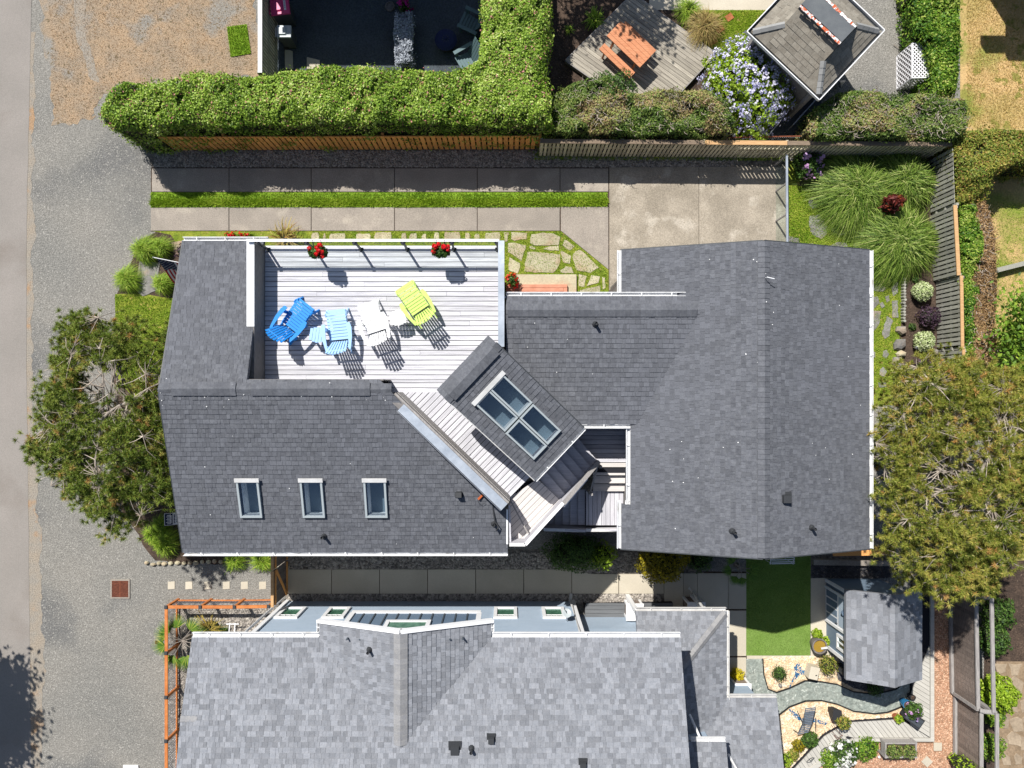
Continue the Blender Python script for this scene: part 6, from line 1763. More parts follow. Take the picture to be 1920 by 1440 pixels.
# ================================================================ GARDEN SHED
shed = empty('garden_shed', (13, -8.4, 0), 'small blue garden shed with pale grey gable roof and white door', 'shed')
sx0, sx1, sy0, sy1 = 11.88, 13.85, -9.45, -6.90
SEZ, SRZ, SRX = 2.3, 2.92, 12.86
sw = MB().prism([(sx0, sy0), (sx1, sy0), (sx1, sy1), (sx0, sy1)], 0, 2.25)
for y in (sy0, sy1):
    sw.raw([V3(sx0, y, 2.25), V3(sx1, y, 2.25), V3(SRX, y, 2.8), V3(sx0, y + (0.05 if y == sy0 else -0.05), 2.25), V3(sx1, y + (0.05 if y == sy0 else -0.05), 2.25), V3(SRX, y + (0.05 if y == sy0 else -0.05), 2.8)], [(0, 1, 2), (5, 4, 3)])
sw.build('wall', M['shed_wall'], shed)
rs = Roof(shed, M['shingle2'], M['shingle2_piece'], expo=0.16, limit=200, tabs=(0.28, 0.34, 0.44), butt=0.014)
rs.plane([V3(11.55, -9.78, SEZ - 0.03), V3(11.55, -6.7, SEZ - 0.03), V3(SRX, -6.7, SRZ), V3(SRX, -9.78, SRZ)], ref=V3(11.55, -9.78, SEZ - 0.03))
rs.plane([V3(14.15, -9.78, SEZ - 0.03), V3(14.15, -6.7, SEZ - 0.03), V3(SRX, -6.7, SRZ), V3(SRX, -9.78, SRZ)], ref=V3(14.15, -9.78, SEZ - 0.03))
sro = rs.done()
ridge_caps(sro, V3(SRX, -9.78, SRZ), V3(SRX, -6.7, SRZ), M['shingle2_piece'], 0.13, 0.3, 0.06, lift=0.02)
MB().bar(V3(sx0 - 0.02, sy1 + 0.03, 2.26), V3(SRX, sy1 + 0.03, 2.78), 0.04, 0.12).build('rake_trim', M['white'], shed)
MB().bar(V3(sx1 + 0.02, sy1 + 0.03, 2.26), V3(SRX, sy1 + 0.03, 2.78), 0.04, 0.12).build('rake_trim', M['white'], shed)
MB().box((sx0 - 0.02, sy1 - 0.05, 1.1), (0.05, 0.12, 2.2)).build('corner_trim', M['white'], shed)
MB().box((sx0 - 0.02, sy0 + 0.05, 1.1), (0.05, 0.12, 2.2)).build('corner_trim', M['white'], shed)
# double door on the west wall
dy0, dy1 = -8.36, -7.22
door = MB().box((sx0 - 0.022, (dy0 + dy1) / 2, 0.98), (0.03, dy1 - dy0, 1.9)).build('door', M['white'], shed)
MB().box((sx0 - 0.05, dy0 - 0.05, 1.0), (0.05, 0.09, 2.0)).build('door_frame', M['white'], door)
MB().box((sx0 - 0.05, dy1 + 0.05, 1.0), (0.05, 0.09, 2.0)).build('door_frame', M['white'], door)
for k in range(4):
    MB().box((sx0 - 0.042, (dy0 + dy1) / 2 + 0.43 - k * 0.286, 0.55), (0.012, 0.22, 0.85)).build('door_panel', M['shed_wall'], door)
MB().box((sx0 - 0.042, (dy0 + dy1) / 2, 1.48), (0.012, dy1 - dy0 - 0.12, 0.75)).build('door_panel', mat('pale_blue_panel', C(190, 206, 220), fine=0.04), door)
MB().lathe(V3(sx0 - 0.052, -7.72, 1.5), [(0.001, 0.0), (0.1, 0.002), (0.1, 0.1), (0.001, 0.101)], 12).build('door_emblem', M['blue_wall_dark'], door)
MB().bar(V3(sx0 - 0.06, dy0 + 0.1, 1.02), V3(sx0 - 0.11, dy0 + 0.16, 1.0), 0.03, 0.04).build('handle', M['dark_metal'], door)
f = MB()
wy0, wy1, wz0, wz1 = -9.16, -8.62, 0.95, 1.95
for q in ((wy0, wy1, wz1 - .09, wz1), (wy0, wy1, wz0, wz0 + .09), (wy0, wy0 + .09, wz0 + .09, wz1 - .09), (wy1 - .09, wy1, wz0 + .09, wz1 - .09), ((wy0 + wy1) / 2 - .02, (wy0 + wy1) / 2 + .02, wz0 + .09, wz1 - .09)):
    f.hexa([V3(sx0 - .06, q[0], q[2]), V3(sx0, q[0], q[2]), V3(sx0, q[1], q[2]), V3(sx0 - .06, q[1], q[2])], [V3(sx0 - .06, q[0], q[3]), V3(sx0, q[0], q[3]), V3(sx0, q[1], q[3]), V3(sx0 - .06, q[1], q[3])])
wo = f.build('window', M['white'], shed)
MB().box((sx0 - 0.02, (wy0 + wy1) / 2, (wz0 + wz1) / 2), (0.01, wy1 - wy0 - .18, wz1 - wz0 - .18)).build('pane', M['glass'], wo)
MB().box((sx0 - 0.008, (wy0 + wy1) / 2, (wz0 + wz1) / 2), (0.005, wy1 - wy0 - .18, wz1 - wz0 - .18)).build('blind', M['dark_metal'], wo)

# L-shaped pale deck behind the shed
yd = empty('garden_deck', P(1740, 1300), 'pale composite walkway deck wrapping the shed corner', 'deck')
DHZ = 0.16
MB().prism(pxpoly([(1712, 1082), (1751, 1082), (1751, 1390), (1600, 1390), (1520, 1450), (1480, 1450), (1545, 1380), (1590, 1354), (1690, 1347), (1710, 1300)], DHZ), 0, 0.12).build('deck_base', M['under'], yd)
boards(yd, pxpoly([(1712, 1084), (1743, 1084), (1743, 1382), (1690, 1349), (1708, 1302)], DHZ), (0.85, -0.52), 0.145, 0.01, DHZ, 0.04, M['composite'])
boards(yd, pxpoly([(1592, 1355), (1689, 1349), (1742, 1383), (1600, 1383), (1580, 1378)], DHZ), (0.62, -0.78), 0.145, 0.01, DHZ, 0.04, M['composite'])
boards(yd, pxpoly([(1591, 1355), (1586, 1386), (1508, 1450), (1482, 1450), (1546, 1381)], DHZ), (0.55, -0.83), 0.145, 0.01, DHZ, 0.04, M['composite'])
for q in ([(1744, 1084), (1751, 1084), (1751, 1390), (1744, 1390)], [(1600, 1384), (1744, 1384), (1744, 1390), (1602, 1390)], [(1599, 1384), (1602, 1391), (1522, 1448), (1516, 1441)]):
    MB().prism(pxpoly(q, DHZ), 0.05, DHZ + 0.03).build('border_board', M['composite'], yd)

# ================================================================ PAVILION WITH SPLIT RIDGE
pv = empty('pavilion', P(1530, 60), 'grey pavilion with worn shingle hip roof and chipped ridge strip', 'pavilion')
vz, vr = 2.55, 3.5
cL, cB, cR = P(1408, 60, vz), P(1535, 180, vz), P(1649, 58, vz)
cT = cL + cR - cB
e1 = (cB - cL).normalized(); e2 = (cR - cB).normalized()     # long side runs SE; e2 runs NE
Lx_, Ly_ = (cB - cL).length, (cR - cB).length
half = Ly_ / 2
gz = vz + (vr - vz) * 0.45
rpv = Roof(pv, M['shingle3'], M['shingle3_piece'], expo=0.17, limit=250, tabs=(0.2, 0.26, 0.32), butt=0.016)
mid0, mid1 = (cL + cT) / 2, (cB + cR) / 2                    # ends of the centre line at the eaves
up = V3(0, 0, 1)
r0 = mid0 + e1 * (half * 0.55) + up * (vr - vz); r1 = mid1 - e1 * (half * 0.62) + up * (vr - vz)
k = (gz - vz) / (vr - vz)
def on(a, b, t): return a + (b - a) * t
sB, sR = on(cB, mid1 - e1 * half + up * (vr - vz), k), on(cR, mid1 - e1 * half + up * (vr - vz), k)
h1 = mid1 - e1 * half * k + up * (gz - vz)
sB = V3(*(cB + (e2 - e1) * half * k)) + up * (gz - vz); sR = V3(*(cR + (-e2 - e1) * half * k)) + up * (gz - vz)
sL = V3(*(cL + (e2 + e1) * half * k)) + up * (gz - vz); sT = V3(*(cT + (-e2 + e1) * half * k)) + up * (gz - vz)
gx1 = mid1 - e1 * half * k + up * (vr - vz); gx0 = mid0 + e1 * half * k + up * (vr - vz)
rpv.plane([cL, cB, sB, gx1, gx0, sL], ref=cL)
rpv.plane([cT, cR, sR, gx1, gx0, sT], ref=cT)
rpv.plane([cB, cR, sR, sB], ref=cB)
rpv.plane([cL, cT, sT, sL], ref=cL)
pro = rpv.done()
for a, b, c_ in ((sB, sR, gx1), (sL, sT, gx0)):
    MB().raw([a, b, c_, a + e1 * 0.02, b + e1 * 0.02, c_ + e1 * 0.02], [(0, 1, 2), (5, 4, 3)]).build('gablet', M['felt'], pv)
# felt strip along the ridge with chipped edges
fs_ = MB(); wv = e2 * 0.34
fs_.hexa([gx0 - wv + up * -0.2, gx1 - wv + up * -0.08, gx1 + wv + up * -0.08, gx0 + wv + up * -0.08], [gx0 - wv * .9 + up * 0.025, gx1 - wv * .9 + up * 0.025, gx1 + wv * .9 + up * 0.025, gx0 + wv * .9 + up * 0.025])
fs_.build('ridge_strip', M['felt'], pv)
for sg in (-1, 1):
    n = 16
    for i in range(n):
        a = gx0.lerp(gx1, i / n) + e2 * sg * 0.37; b = gx0.lerp(gx1, (i + 0.97) / n) + e2 * sg * 0.37
        MB().bar(a + up * random.uniform(-.01, .01), b + up * random.uniform(-.01, .01), random.uniform(0.06, 0.13), 0.03).build('ridge_flake', M['chipped'], pv)
for a, b in ((cB, sB), (cR, sR), (cL, sL), (cT, sT)):
    ridge_caps(pro, a.lerp(b, 0.05) + up * 0.03, b + up * 0.03, mat('hip_cap', C(160, 160, 158), C(148, 148, 146), rnd=0.06, fine=0.1), 0.1, 0.2, 0.05, 'hip_cap')
for a, b in ((cL, cB), (cB, cR), (cR, cT), (cT, cL)):
    d = (b - a).normalized(); s = Vector((d.y, -d.x, 0))
    MB().bar(a + s * 0.11 - d * 0.1, b + s * 0.11 + d * 0.1, 0.03, 0.12).build('fascia', M['white'], pv)
    MB().bar(a + s * 0.05 - up * 0.06, b + s * 0.05 - up * 0.06, 0.09, 0.02).build('gutter_floor', M['dark_metal'], pv)
for c_ in (cL, cB, cR, cT):
    q = c_.lerp((cL + cR) / 2, 0.13)
    MB().box((q.x, q.y, 1.25), (0.14, 0.14, 2.5)).build('post', M['grey_beam'], pv)
wb = [c_.lerp((cL + cR) / 2, 0.16) for c_ in (cL, cB, cR, cT)]
MB().prism([(p.x, p.y) for p in wb], 0.0, 2.3).build('wall', M['tan_wall'], pv)
# handrails beside the pavilion
hrl = empty('ramp_railing', P(1480, 215), 'thin steel handrail on the shaded path below the pavilion', 'railing')
MB().tube([P(1488, 233, .9), P(1545, 170, .9)], 0.022, 6).build('rail', M['steel'], hrl)
for x, y in ((1488, 233), (1518, 200), (1545, 170)):
    c = P(x, y, .9); MB().tube([V3(c.x, c.y, 0), V3(c.x, c.y, .9)], 0.018, 6).build('post', M['steel'], hrl)
hrl = empty('ramp_railing', P(1470, 200), 'dark handrail nearer the lavender shrub on the shaded path', 'railing')
MB().tube([P(1440, 255, .8), P(1475, 212, .8), P(1494, 160, .8)], 0.022, 6).build('rail', M['steel'], hrl)
for x, y in ((1440, 255), (1475, 212)):
    c = P(x, y, .8); MB().tube([V3(c.x, c.y, 0), V3(c.x, c.y, .8)], 0.018, 6).build('post', M['dark_metal'], hrl)
# small tarpaulin beside the pavilion
o = MB().raw([P(1572, 150, .1), P(1586, 151, .35), P(1577, 166, .12), P(1571, 160, .05), P(1576, 155, .4)], [(0, 4, 1), (1, 4, 2), (2, 4, 3), (3, 4, 0)]).build('tarpaulin', M['steel']); tag(o, 'small crumpled silver tarpaulin beside the pavilion', 'tarpaulin')

# ================================================================ FENCES
def picket_fence(name, label, ax, ay, bx, by, h, pitch, bw, m, cap=None, capw=0.14, th=0.02, rails=True, lean=0.0, both=False, cat='fence', rail_m=None, z0=0.03, side=None, posts=2.4, step=None):
    """board fence from plan pixel a to b measured at the top; boards, rails, posts and cap are parts"""
    a, b = P(ax, ay, h), P(bx, by, h); a.z = b.z = 0
    d = (b - a); L = d.length; d.normalize(); s = Vector((-d.y, d.x, 0))
    r = empty(name, (a + b) / 2, label, cat)
    ms = [MB().box((0, 0, (h + z0) / 2 + k), (bw, th, h - z0 - k)).mesh('board', m) for k in (0.0, 0.01, 0.02)]
    n = int(L / pitch); ang = math.atan2(d.y, d.x)
    for i in range(n):
        p = a + d * (pitch * (i + 0.5))
        sg = 1 if (not both or i % 2) else -1
        o = link('board', random.choice(ms), r, p - s * (0.035 * sg), ang + random.uniform(-0.01, 0.01))
    rm = rail_m or m
    for z in (0.35, h * 0.6, h - 0.12):
        MB().bar(a + up * z, b + up * z, 0.045, 0.09).build('rail', rm, r)
    k = max(1, int(L / posts))
    for i in range(k + 1):
        p = a + d * min(L - 0.05, max(0.05, L * i / k))
        MB().box((p.x + s.x * 0.07, p.y + s.y * 0.07, h / 2), (0.09, 0.09, h - 0.01), ang).build('post', rm, r)
    if cap:
        nn = max(1, int(L / posts))
        for i in range(nn):
            p, q = a + d * (L * i / nn), a + d * (L * (i + 0.995) / nn)
            MB().bar(p + up * (h + 0.02), q + up * (h + 0.02), capw, 0.035).build('cap_board', cap if not isinstance(cap, list) else cap[i % len(cap)], r)
    return r
picket_fence('cedar_fence', 'orange cedar board fence below the long green hedge', 268, 255, 1016, 253, 1.38, 0.2, 0.145, M['cedar'], both=False)
gcap = mat('grey_cap', C(150, 132, 112), C(128, 112, 96), ns=3, fine=0.15, fs=14, stretch=(1.2, 14, 14), rough=0.95)
picket_fence('grey_fence', 'weathered grey board fence with flat cap above the concrete pad', 1013, 265, 1785, 271, 1.47, 0.145, 0.095, M['grey_board'], cap=[gcap, gcap, M['cedar_cap']], capw=0.15, posts=2.6)
east_caps = M['cedar_cap']
picket_fence('east_fence', 'dark weathered board fence east of the fountain grasses', 1788, 276, 1792, 385, 1.47, 0.165, 0.115, M['grey_board_dark'], posts=2.4)
picket_fence('east_fence', 'dark weathered fence section with pale cap beside the clipped hedge', 1790, 385, 1797, 517, 1.45, 0.165, 0.115, M['grey_board_dark'], cap=east_caps, capw=0.13)
picket_fence('east_fence', 'dark weathered fence section beside the variegated shrubs', 1802, 517, 1804, 655, 1.45, 0.165, 0.115, M['grey_board_dark'], cap=east_caps, capw=0.11)
picket_fence('east_fence', 'dark weathered fence section running under the big pine', 1806, 655, 1812, 1110, 1.45, 0.165, 0.115, M['grey_board_dark'], cap=east_caps, capw=0.1)
# fence at the top of the dry verge, white capped
picket_fence('court_fence', 'brown slatted fence with white cap beside the bins', 488, 137, 488, -120, 1.8, 0.13, 0.10, M['grey_board_dark'], cap=M['offwhite'], capw=0.15)
# fence post strip beside dark mulch
picket_fence('garden_partition', 'low dark fence between the hedge and the shaded mulch bed', 1026, 140, 1026, -60, 0.9, 0.15, 0.12, M['grey_board_dark'], cap=M['grey_beam'], capw=0.04)
# wire fence top behind the grey fence
wf = empty('wire_fence', P(1440, 258), 'low wire mesh fence with red rail behind the grey fence', 'fence')
MB().bar(P(1365, 258, 1.0), P(1520, 255, 1.0), 0.04, 0.04).build('rail', M['rust'], wf)
for i in range(40):
    x = 1366 + i * 3.9
    MB().tube([P(x, 258, 1.0), P(x + 5, 266, 0.55)], 0.008, 3).build('wire', M['steel'], wf)
# gate across the side path
gt = empty('side_gate', P(520, 1090), 'brown boarded gate closing the side path between the houses', 'gate')
for (y0, y1, nm) in ((1040, 1069, 'fence_panel'), (1071, 1138, 'gate_leaf')):
    a, b = P(511, y0, 1.75), P(511, y1, 1.75); L = abs(b.y - a.y)
    n = max(2, int(L / 0.14)); 
    bm = MB().box((0, 0, 0.9), (0.025, L / n * 0.94, 1.7)).mesh('gate_board', M['brown_board'])
    for i in range(n): link('gate_board', bm, gt, (a.x, a.y - L * (i + 0.5) / n, 0.02))
    for z in (0.25, 1.55): MB().bar(V3(a.x + .04, a.y - .02, z), V3(b.x + .04, b.y + .02, z), 0.04, 0.1).build('gate_rail', M['cedar'], gt)
    MB().bar(V3(a.x, a.y, 1.78), V3(b.x, b.y, 1.78), 0.1, 0.03).build('gate_cap', M['cedar_cap'], gt)
a, b = P(511, 1073, 1.75), P(511, 1136, 1.75)
MB().bar(V3(a.x + .05, a.y, 1.5), V3(a.x + .05, b.y, 0.3), 0.04, 0.1).build('gate_brace', M['cedar'], gt)
# orange rail fence with wire panels
orr = empty('orange_railing', P(312, 1138), 'orange timber railing with black post caps round the rock bed', 'railing')
RT = 0.95
tops = [P(x, y, RT) for x, y in ((312, 1138), (376, 1138), (440, 1138), (504, 1137))]
lefts = [P(x, y, RT) for x, y in ((312, 1138), (312, 1224), (312, 1307), (312, 1389), (312, 1472))]
for chain in (tops, lefts):
    for a, b in zip(chain, chain[1:]):
        MB().bar(V3(a.x, a.y, RT), V3(b.x, b.y, RT), 0.11, 0.045).build('top_rail', M['orange_rail'], orr)
        MB().bar(V3(a.x, a.y, 0.14), V3(b.x, b.y, 0.14), 0.045, 0.09).build('bottom_rail', M['orange_rail'], orr)
        wm_ = MB(); d = (b - a)
        L = math.hypot(d.x, d.y); n = int(L / 0.1)
        for i in range(1, n): 
            p = a.lerp(b, i / n); wm_.bar(V3(p.x, p.y, 0.18), V3(p.x, p.y, RT - .02), 0.006, 0.006, (0, 1, 0.01))
        for z in np.arange(0.25, 0.9, 0.1): wm_.bar(V3(a.x, a.y, z), V3(b.x, b.y, z), 0.006, 0.006)
        wm_.build('wire_panel', M['steel'], orr, kind='stuff')
for p in tops + lefts[1:]:
    MB().box((p.x, p.y, 0.46), (0.085, 0.085, 0.92)).build('post', M['orange_rail'], orr)
    MB().hexa([V3(p.x + i * .065, p.y + j * .065, RT + .024) for i, j in ((-1, -1), (1, -1), (1, 1), (-1, 1))], [V3(p.x + i * .05, p.y + j * .05, RT + .07) for i, j in ((-1, -1), (1, -1), (1, 1), (-1, 1))]).build('post_cap', M['dark_metal'], orr)
# white garden trellis
tl_ = empty('white_trellis', P(435, 1175), 'small white garden trellis beside the blue house corner', 'trellis')
for x in (431, 441): MB().bar(P(x, 1168, .35), P(x - 2, 1190, .35), 0.03, 0.02).build('slat', M['white'], tl_)
for y in (1170, 1186): MB().bar(P(424, y, .38), P(448, y, .38), 0.03, 0.02).build('slat', M['white'], tl_)
# glass gate by the pad
gg = empty('glass_gate', P(1455, 380), 'frameless glass fence with steel top rail beside the concrete pad', 'fence')
a, b = P(1475, 290, 1.1), P(1476, 456, 1.1)
MB().bar(V3(a.x, a.y, 1.1), V3(b.x, b.y, 1.1), 0.07, 0.06).build('top_rail', M['cap_metal'], gg)
for t0, t1 in ((0.02, 0.31), (0.33, 0.66), (0.68, 0.98)):
    p, q = a.lerp(b, t0), a.lerp(b, t1)
    MB().bar(V3(p.x, p.y, 0.56), V3(q.x, q.y, 0.56), 0.012, 1.0).build('glass_panel', M['clear'], gg)
for t in (0.01, 0.32, 0.67, 0.99):
    p = a.lerp(b, t); MB().box((p.x, p.y, 0.53), (0.05, 0.05, 1.06)).build('post', M['grey_beam'], gg)
# brown solid fence with double beams at the south-east
bf = empty('brown_fence', P(1810, 1280), 'brown plank fence with silvered double beams in the south-east corner', 'fence')
BH = 1.5
for (x0, y0, x1, y1, nb_) in ((1822, 1118, 1826, 1330, 0), (1832, 1332, 1832, 1480, 1)):
    a, b = P(x0 + 8, y0, BH), P(x1 + 8, y1, BH)
    L = abs(a.y - b.y); n = int(L / 0.15)
    bm = MB().box((0, 0, BH / 2), (0.03, L / n * 0.96, BH - 0.1)).mesh('plank', M['brown_board'])
    for i in range(n):
        p = a.lerp(b, (i + 0.5) / n); link('plank', bm, bf, (p.x, p.y, 0.05))
    MB().bar(V3(a.x, a.y, BH), V3(b.x, b.y, BH), 0.12, 0.06).build('top_beam', M['grey_beam'], bf)
    MB().bar(V3(a.x - .06, a.y, 0.12), V3(b.x - .06, b.y, 0.12), 0.1, 0.12).build('bottom_rail', M['grey_beam'], bf)
    MB().bar(V3(a.x + .38, a.y, BH + 0.25), V3(b.x + .38, b.y, BH + 0.25), 0.12, 0.06).build('outer_beam', M['grey_beam'], bf)
    for p in (a, b):
        MB().box((p.x, p.y, BH / 2), (0.12, 0.12, BH)).build('post', M['grey_beam'], bf)
        MB().bar(V3(p.x, p.y, BH + .09), V3(p.x + .4, p.y, BH + .2), 0.12, 0.06).build('tie_beam', M['grey_beam'], bf)
        MB().box((p.x + .38, p.y, BH / 2 + .1), (0.1, 0.1, BH + .2)).build('post', M['grey_beam'], bf)
# white metal garden seat frame under the garage eave
ws = empty('garden_rack', P(1465, 1052), 'white metal slatted rack poking out under the garage eave', 'rack')
for y in (1046, 1050, 1054, 1057): MB().bar(P(1447, y, 0.8), P(1490, y - 1, 0.8), 0.03, 0.03).build('slat', M['white'], ws)
for x in (1447, 1490): MB().bar(P(x, 1042, 0.8), P(x - 3, 1058, 0.8), 0.03, 0.03).build('end_bar', M['white'], ws)
for x in (1447, 1488):
    for y in (1044, 1057): c = P(x, y, .8); MB().tube([V3(c.x, c.y, 0), V3(c.x, c.y, .79)], 0.015, 6).build('leg', M['white'], ws)
# timber bench by the garage corner
tb = empty('timber_bench', P(1620, 1040), 'orange timber bench ledge below the garage corner', 'bench')
MB().bar(P(1562, 1037, .5), P(1668, 1035, .5), 0.22, 0.05).build('seat', M['cedar'], tb)
for x in (1570, 1612, 1660): c = P(x, 1037, .45); MB().box((c.x, c.y, .235), (0.12, 0.15, .47)).build('leg', M['cedar'], tb)
# ================================================================ HEDGES
hedge('long_hedge', 'long clipped bright green hedge behind the orange cedar fence', 'hedge',
      [(182, 205), (196, 178), (230, 150), (300, 150), (350, 126), (420, 136), (500, 134), (600, 118), (700, 122), (760, 122), (840, 128), (895, 112), (903, 60), (903, -80), (1034, -80), (1030, 60), (1020, 140), (1036, 175), (1036, 228), (800, 227), (500, 228), (300, 233), (240, 241), (205, 238), (184, 222)],
      2.62, M['hedge'], 92000, 0.086, bump=0.13, rnd=0.45, pale=0.05)
def brown_mid(x, y, t):
    return np.where(vnoise(x, y, 1.5, 4.0) + 0.4 * vnoise(x, y, 4.0, 6.0) > 0.35, t * 0.6 + 0.42, t * 0.75)
hedge('mixed_hedge', 'uneven green and brown hedge behind the grey fence, left of the lavender shrub', 'hedge',
      [(1040, 170), (1090, 150), (1140, 138), (1165, 165), (1200, 172), (1260, 162), (1320, 168), (1370, 190), (1382, 225), (1372, 248), (1200, 248), (1040, 246)],
      1.95, M['hedge_mixed'], 26000, 0.075, bump=0.16, rnd=0.35, twigs=500, tint_fn=brown_mid, pale=0.02)
hedge('mixed_hedge', 'green and brown hedge behind the grey fence, right of the pavilion', 'hedge',
      [(1518, 235), (1540, 195), (1575, 170), (1640, 165), (1700, 172), (1760, 178), (1815, 182), (1826, 215), (1810, 250), (1790, 258), (1600, 256), (1525, 254)],
      1.95, M['hedge_mixed'], 24000, 0.075, bump=0.15, rnd=0.35, twigs=600, tint_fn=brown_mid, pale=0.02)
hedge('ivy_bank', 'bright glossy ivy bank beside the white lattice crate', 'ivy', [(1718, -60), (1808, -60), (1810, 90), (1806, 150), (1795, 182), (1752, 178), (1755, 120), (1745, 80), (1724, 60)],
      1.5, M['ivy'], 15000, 0.10, bump=0.12, rnd=0.4, pale=0.05)
hedge('yellow_hedge', 'yellowing hedge arching east beyond the grey fence corner', 'hedge', [(1792, 262), (1822, 238), (1880, 240), (1990, 246), (1990, 312), (1900, 308), (1866, 330), (1856, 372), (1806, 380), (1798, 300)],
      1.7, M['hedge_yellow'], 19000, 0.075, bump=0.12, rnd=0.3, pale=0.08)
hedge('clipped_hedge', 'brown topped clipped hedge along the east fence', 'hedge', [(1826, 380), (1852, 374), (1870, 440), (1874, 560), (1870, 660), (1852, 700), (1818, 690), (1822, 560), (1828, 450)],
      1.5, M['hedge_brown'], 26000, 0.07, bump=0.05, rnd=0.2, twigs=300, tint_fn=lambda x, y, t: t * 0.85, pale=0.08)
hedge('green_hedge', 'narrow green leafy strip of hedge between the east fence and the clipped hedge', 'hedge', [(1804, 385), (1832, 380), (1842, 440), (1838, 560), (1830, 690), (1816, 690), (1813, 560), (1806, 450)],
      1.55, M['ivy'], 10000, 0.075, bump=0.08, rnd=0.15, pale=0.05)

# ================================================================ SHRUBS
c = P(1400, 165, 0.9); shrub('lavender_shrub', 'large rounded shrub covered in lavender blue blossom near the pavilion', 'shrub', (c.x, c.y, 0), 1.65, 1.9, M['lime_leaf'], 9000, 0.12, bloom=M['lav_bloom'], nb=480, bsize=0.075, ry=1.75)
for x, y, r, h, lb in ((1152, 168, 0.85, 2.1, 'domed dark green bush standing above the mixed hedge beside the picnic deck'),):
    c = P(x, y, h * .8); shrub('green_bush', lb, 'bush', (c.x, c.y, 0), r, h, M['shrub_dark'], 3500, 0.08)
# hydrangea by the gate
c = P(1515, 308, 0.5); shrub('hydrangea', 'pink and lilac hydrangea in the corner by the glass fence', 'shrub', (c.x, c.y, 0), 0.5, 0.85, M['shrub_dark'], 1500, 0.10, bloom=M['pink_bloom'], nb=13, bsize=0.15)
c = P(1680, 378, 1.2); shrub('maroon_canna', 'maroon leaved canna with orange blooms among the fountain grasses', 'plant', (c.x, c.y, 0), 0.32, 1.5, M['canna'], 260, 0.26, aspect=0.28)
for x, y, r, lb in ((1729, 547, 0.37, 'white variegated round shrub beside the dark east fence, the upper one'), (1732, 640, 0.38, 'white variegated round shrub beside the garden lamp')):
    c = P(x, y, 0.3); shrub('variegated_shrub', lb, 'shrub', (c.x, c.y, 0), r, 0.62, M['varieg'], 1700, 0.075, group='variegated shrubs in the shrub bed', lumpy=0.06)
for x, y, r, lb in ((1741, 594, 0.4, 'dark purple shrub between the two variegated shrubs'), (1732, 690, 0.38, 'dark purple shrub below the garden lamp')):
    c = P(x, y, 0.3); shrub('purple_shrub', lb, 'shrub', (c.x, c.y, 0), r, 0.6, M['purple_leaf'], 900, 0.075, group='purple shrubs in the shrub bed')
for x, y, lb in ((1709, 613, 'small grey green tuft in the shrub bed below the upper variegated shrub'), (1702, 695, 'small green tuft in the shrub bed near the lower logs'), (1714, 524, 'small green tuft beside the top of the log edging')):
    c = P(x, y); shrub('ground_tuft', lb, 'plant', (c.x, c.y, 0), 0.14, 0.16, M['shrub_dark'], 160, 0.06)
# plants along the south wall
c = P(1075, 1035, 0.7); shrub('dark_bush', 'dark green bush in the shade below the lower stair', 'bush', (c.x, c.y, 0), 1.05, 1.5, M['shrub_dark'], 6000, 0.07, ry=0.65)
c = P(1130, 1040, 0.9); shrub('light_bush', 'sunlit fresh green bush beside the dark bush below the stair', 'bush', (c.x, c.y - 0.1, 0), 0.5, 1.3, M['lime_leaf'], 900, 0.10)
c = P(1243, 1055, 0.9); shrub('golden_shrub', 'golden yellow leaved shrub at the garage corner by the side path', 'shrub', (c.x, c.y, 0), 0.9, 1.5, M['gold_leaf'], 4500, 0.09, ry=0.75)
c = P(1315, 1052, 0.5); shrub('dark_bush', 'small dark bush between the golden shrub and the palm', 'bush', (c.x, c.y, 0), 0.45, 0.6, M['shrub_dark'], 1200, 0.07)
def fan_palm(name, label, c, R, h, n, m, cat='palm'):
    c = Vector(c)
    r = empty(name, c, label, cat)
    MB().lathe(c, [(0.09, 0), (0.08, h * 0.6), (0.05, h * 0.75)], 8).build('trunk', M['bark'], r)
    for i in range(n):
        a = i * 2.4; el = random.uniform(0.1, 0.8)
        tip = c + V3(math.cos(a) * R * 0.55, math.sin(a) * R * 0.55, h * (0.7 + 0.4 * el))
        s0 = c + up * h * 0.7
        k = 26
        az = np.linspace(a - 1.25, a + 1.25, k)
        C0 = np.tile(np.array([tip]), (k, 1))
        V, Fc, sg = blades(C0, az, np.full(k, R * 0.55) * (1 - 0.25 * np.abs(az - a)), np.full(k, 0.10), 1.6, np.full(k, 0.045), 3)
        fr = np_obj('frond', V, Fc, m, r, np.repeat(rng.uniform(0.1, 0.9, k), sg), kind='stuff')
        MB().tube([s0, s0.lerp(tip, 0.5) + up * 0.1, tip], 0.012, 4).build('stalk', M['bark'], r)
    return r
pal = leafmat('palm_frond', G((0, (40, 84, 24)), (0.6, (96, 132, 40)), (1, (196, 196, 90))))
c = P(345, 1200, 0.5); fan_palm('fan_palm', 'spiky fan palm inside the orange railing', (c.x, c.y, 0), 1.0, 0.8, 11, pal)
c = P(392, 1182, 0.3); grass_clump('yucca', 'yellow green spiky yucca beside the fan palm', 'plant', (c.x, c.y, 0), 0.7, 0.5, 130, M['flax'], 0.05, 0.2)
c = P(418, 1188, 0.2); grass_clump('yucca', 'small dark spiky yucca near the white trellis', 'plant', (c.x, c.y, 0), 0.4, 0.35, 80, M['shrub_dark'], 0.035, 0.2)
c = P(1387, 1064, 0.4); fan_palm('fan_palm', 'small green palm in the shade at the turf corner', (c.x, c.y, 0), 0.65, 0.6, 8, leafmat('shade_palm_frond', G((0, (60, 100, 30)), (1, (120, 150, 50)))))
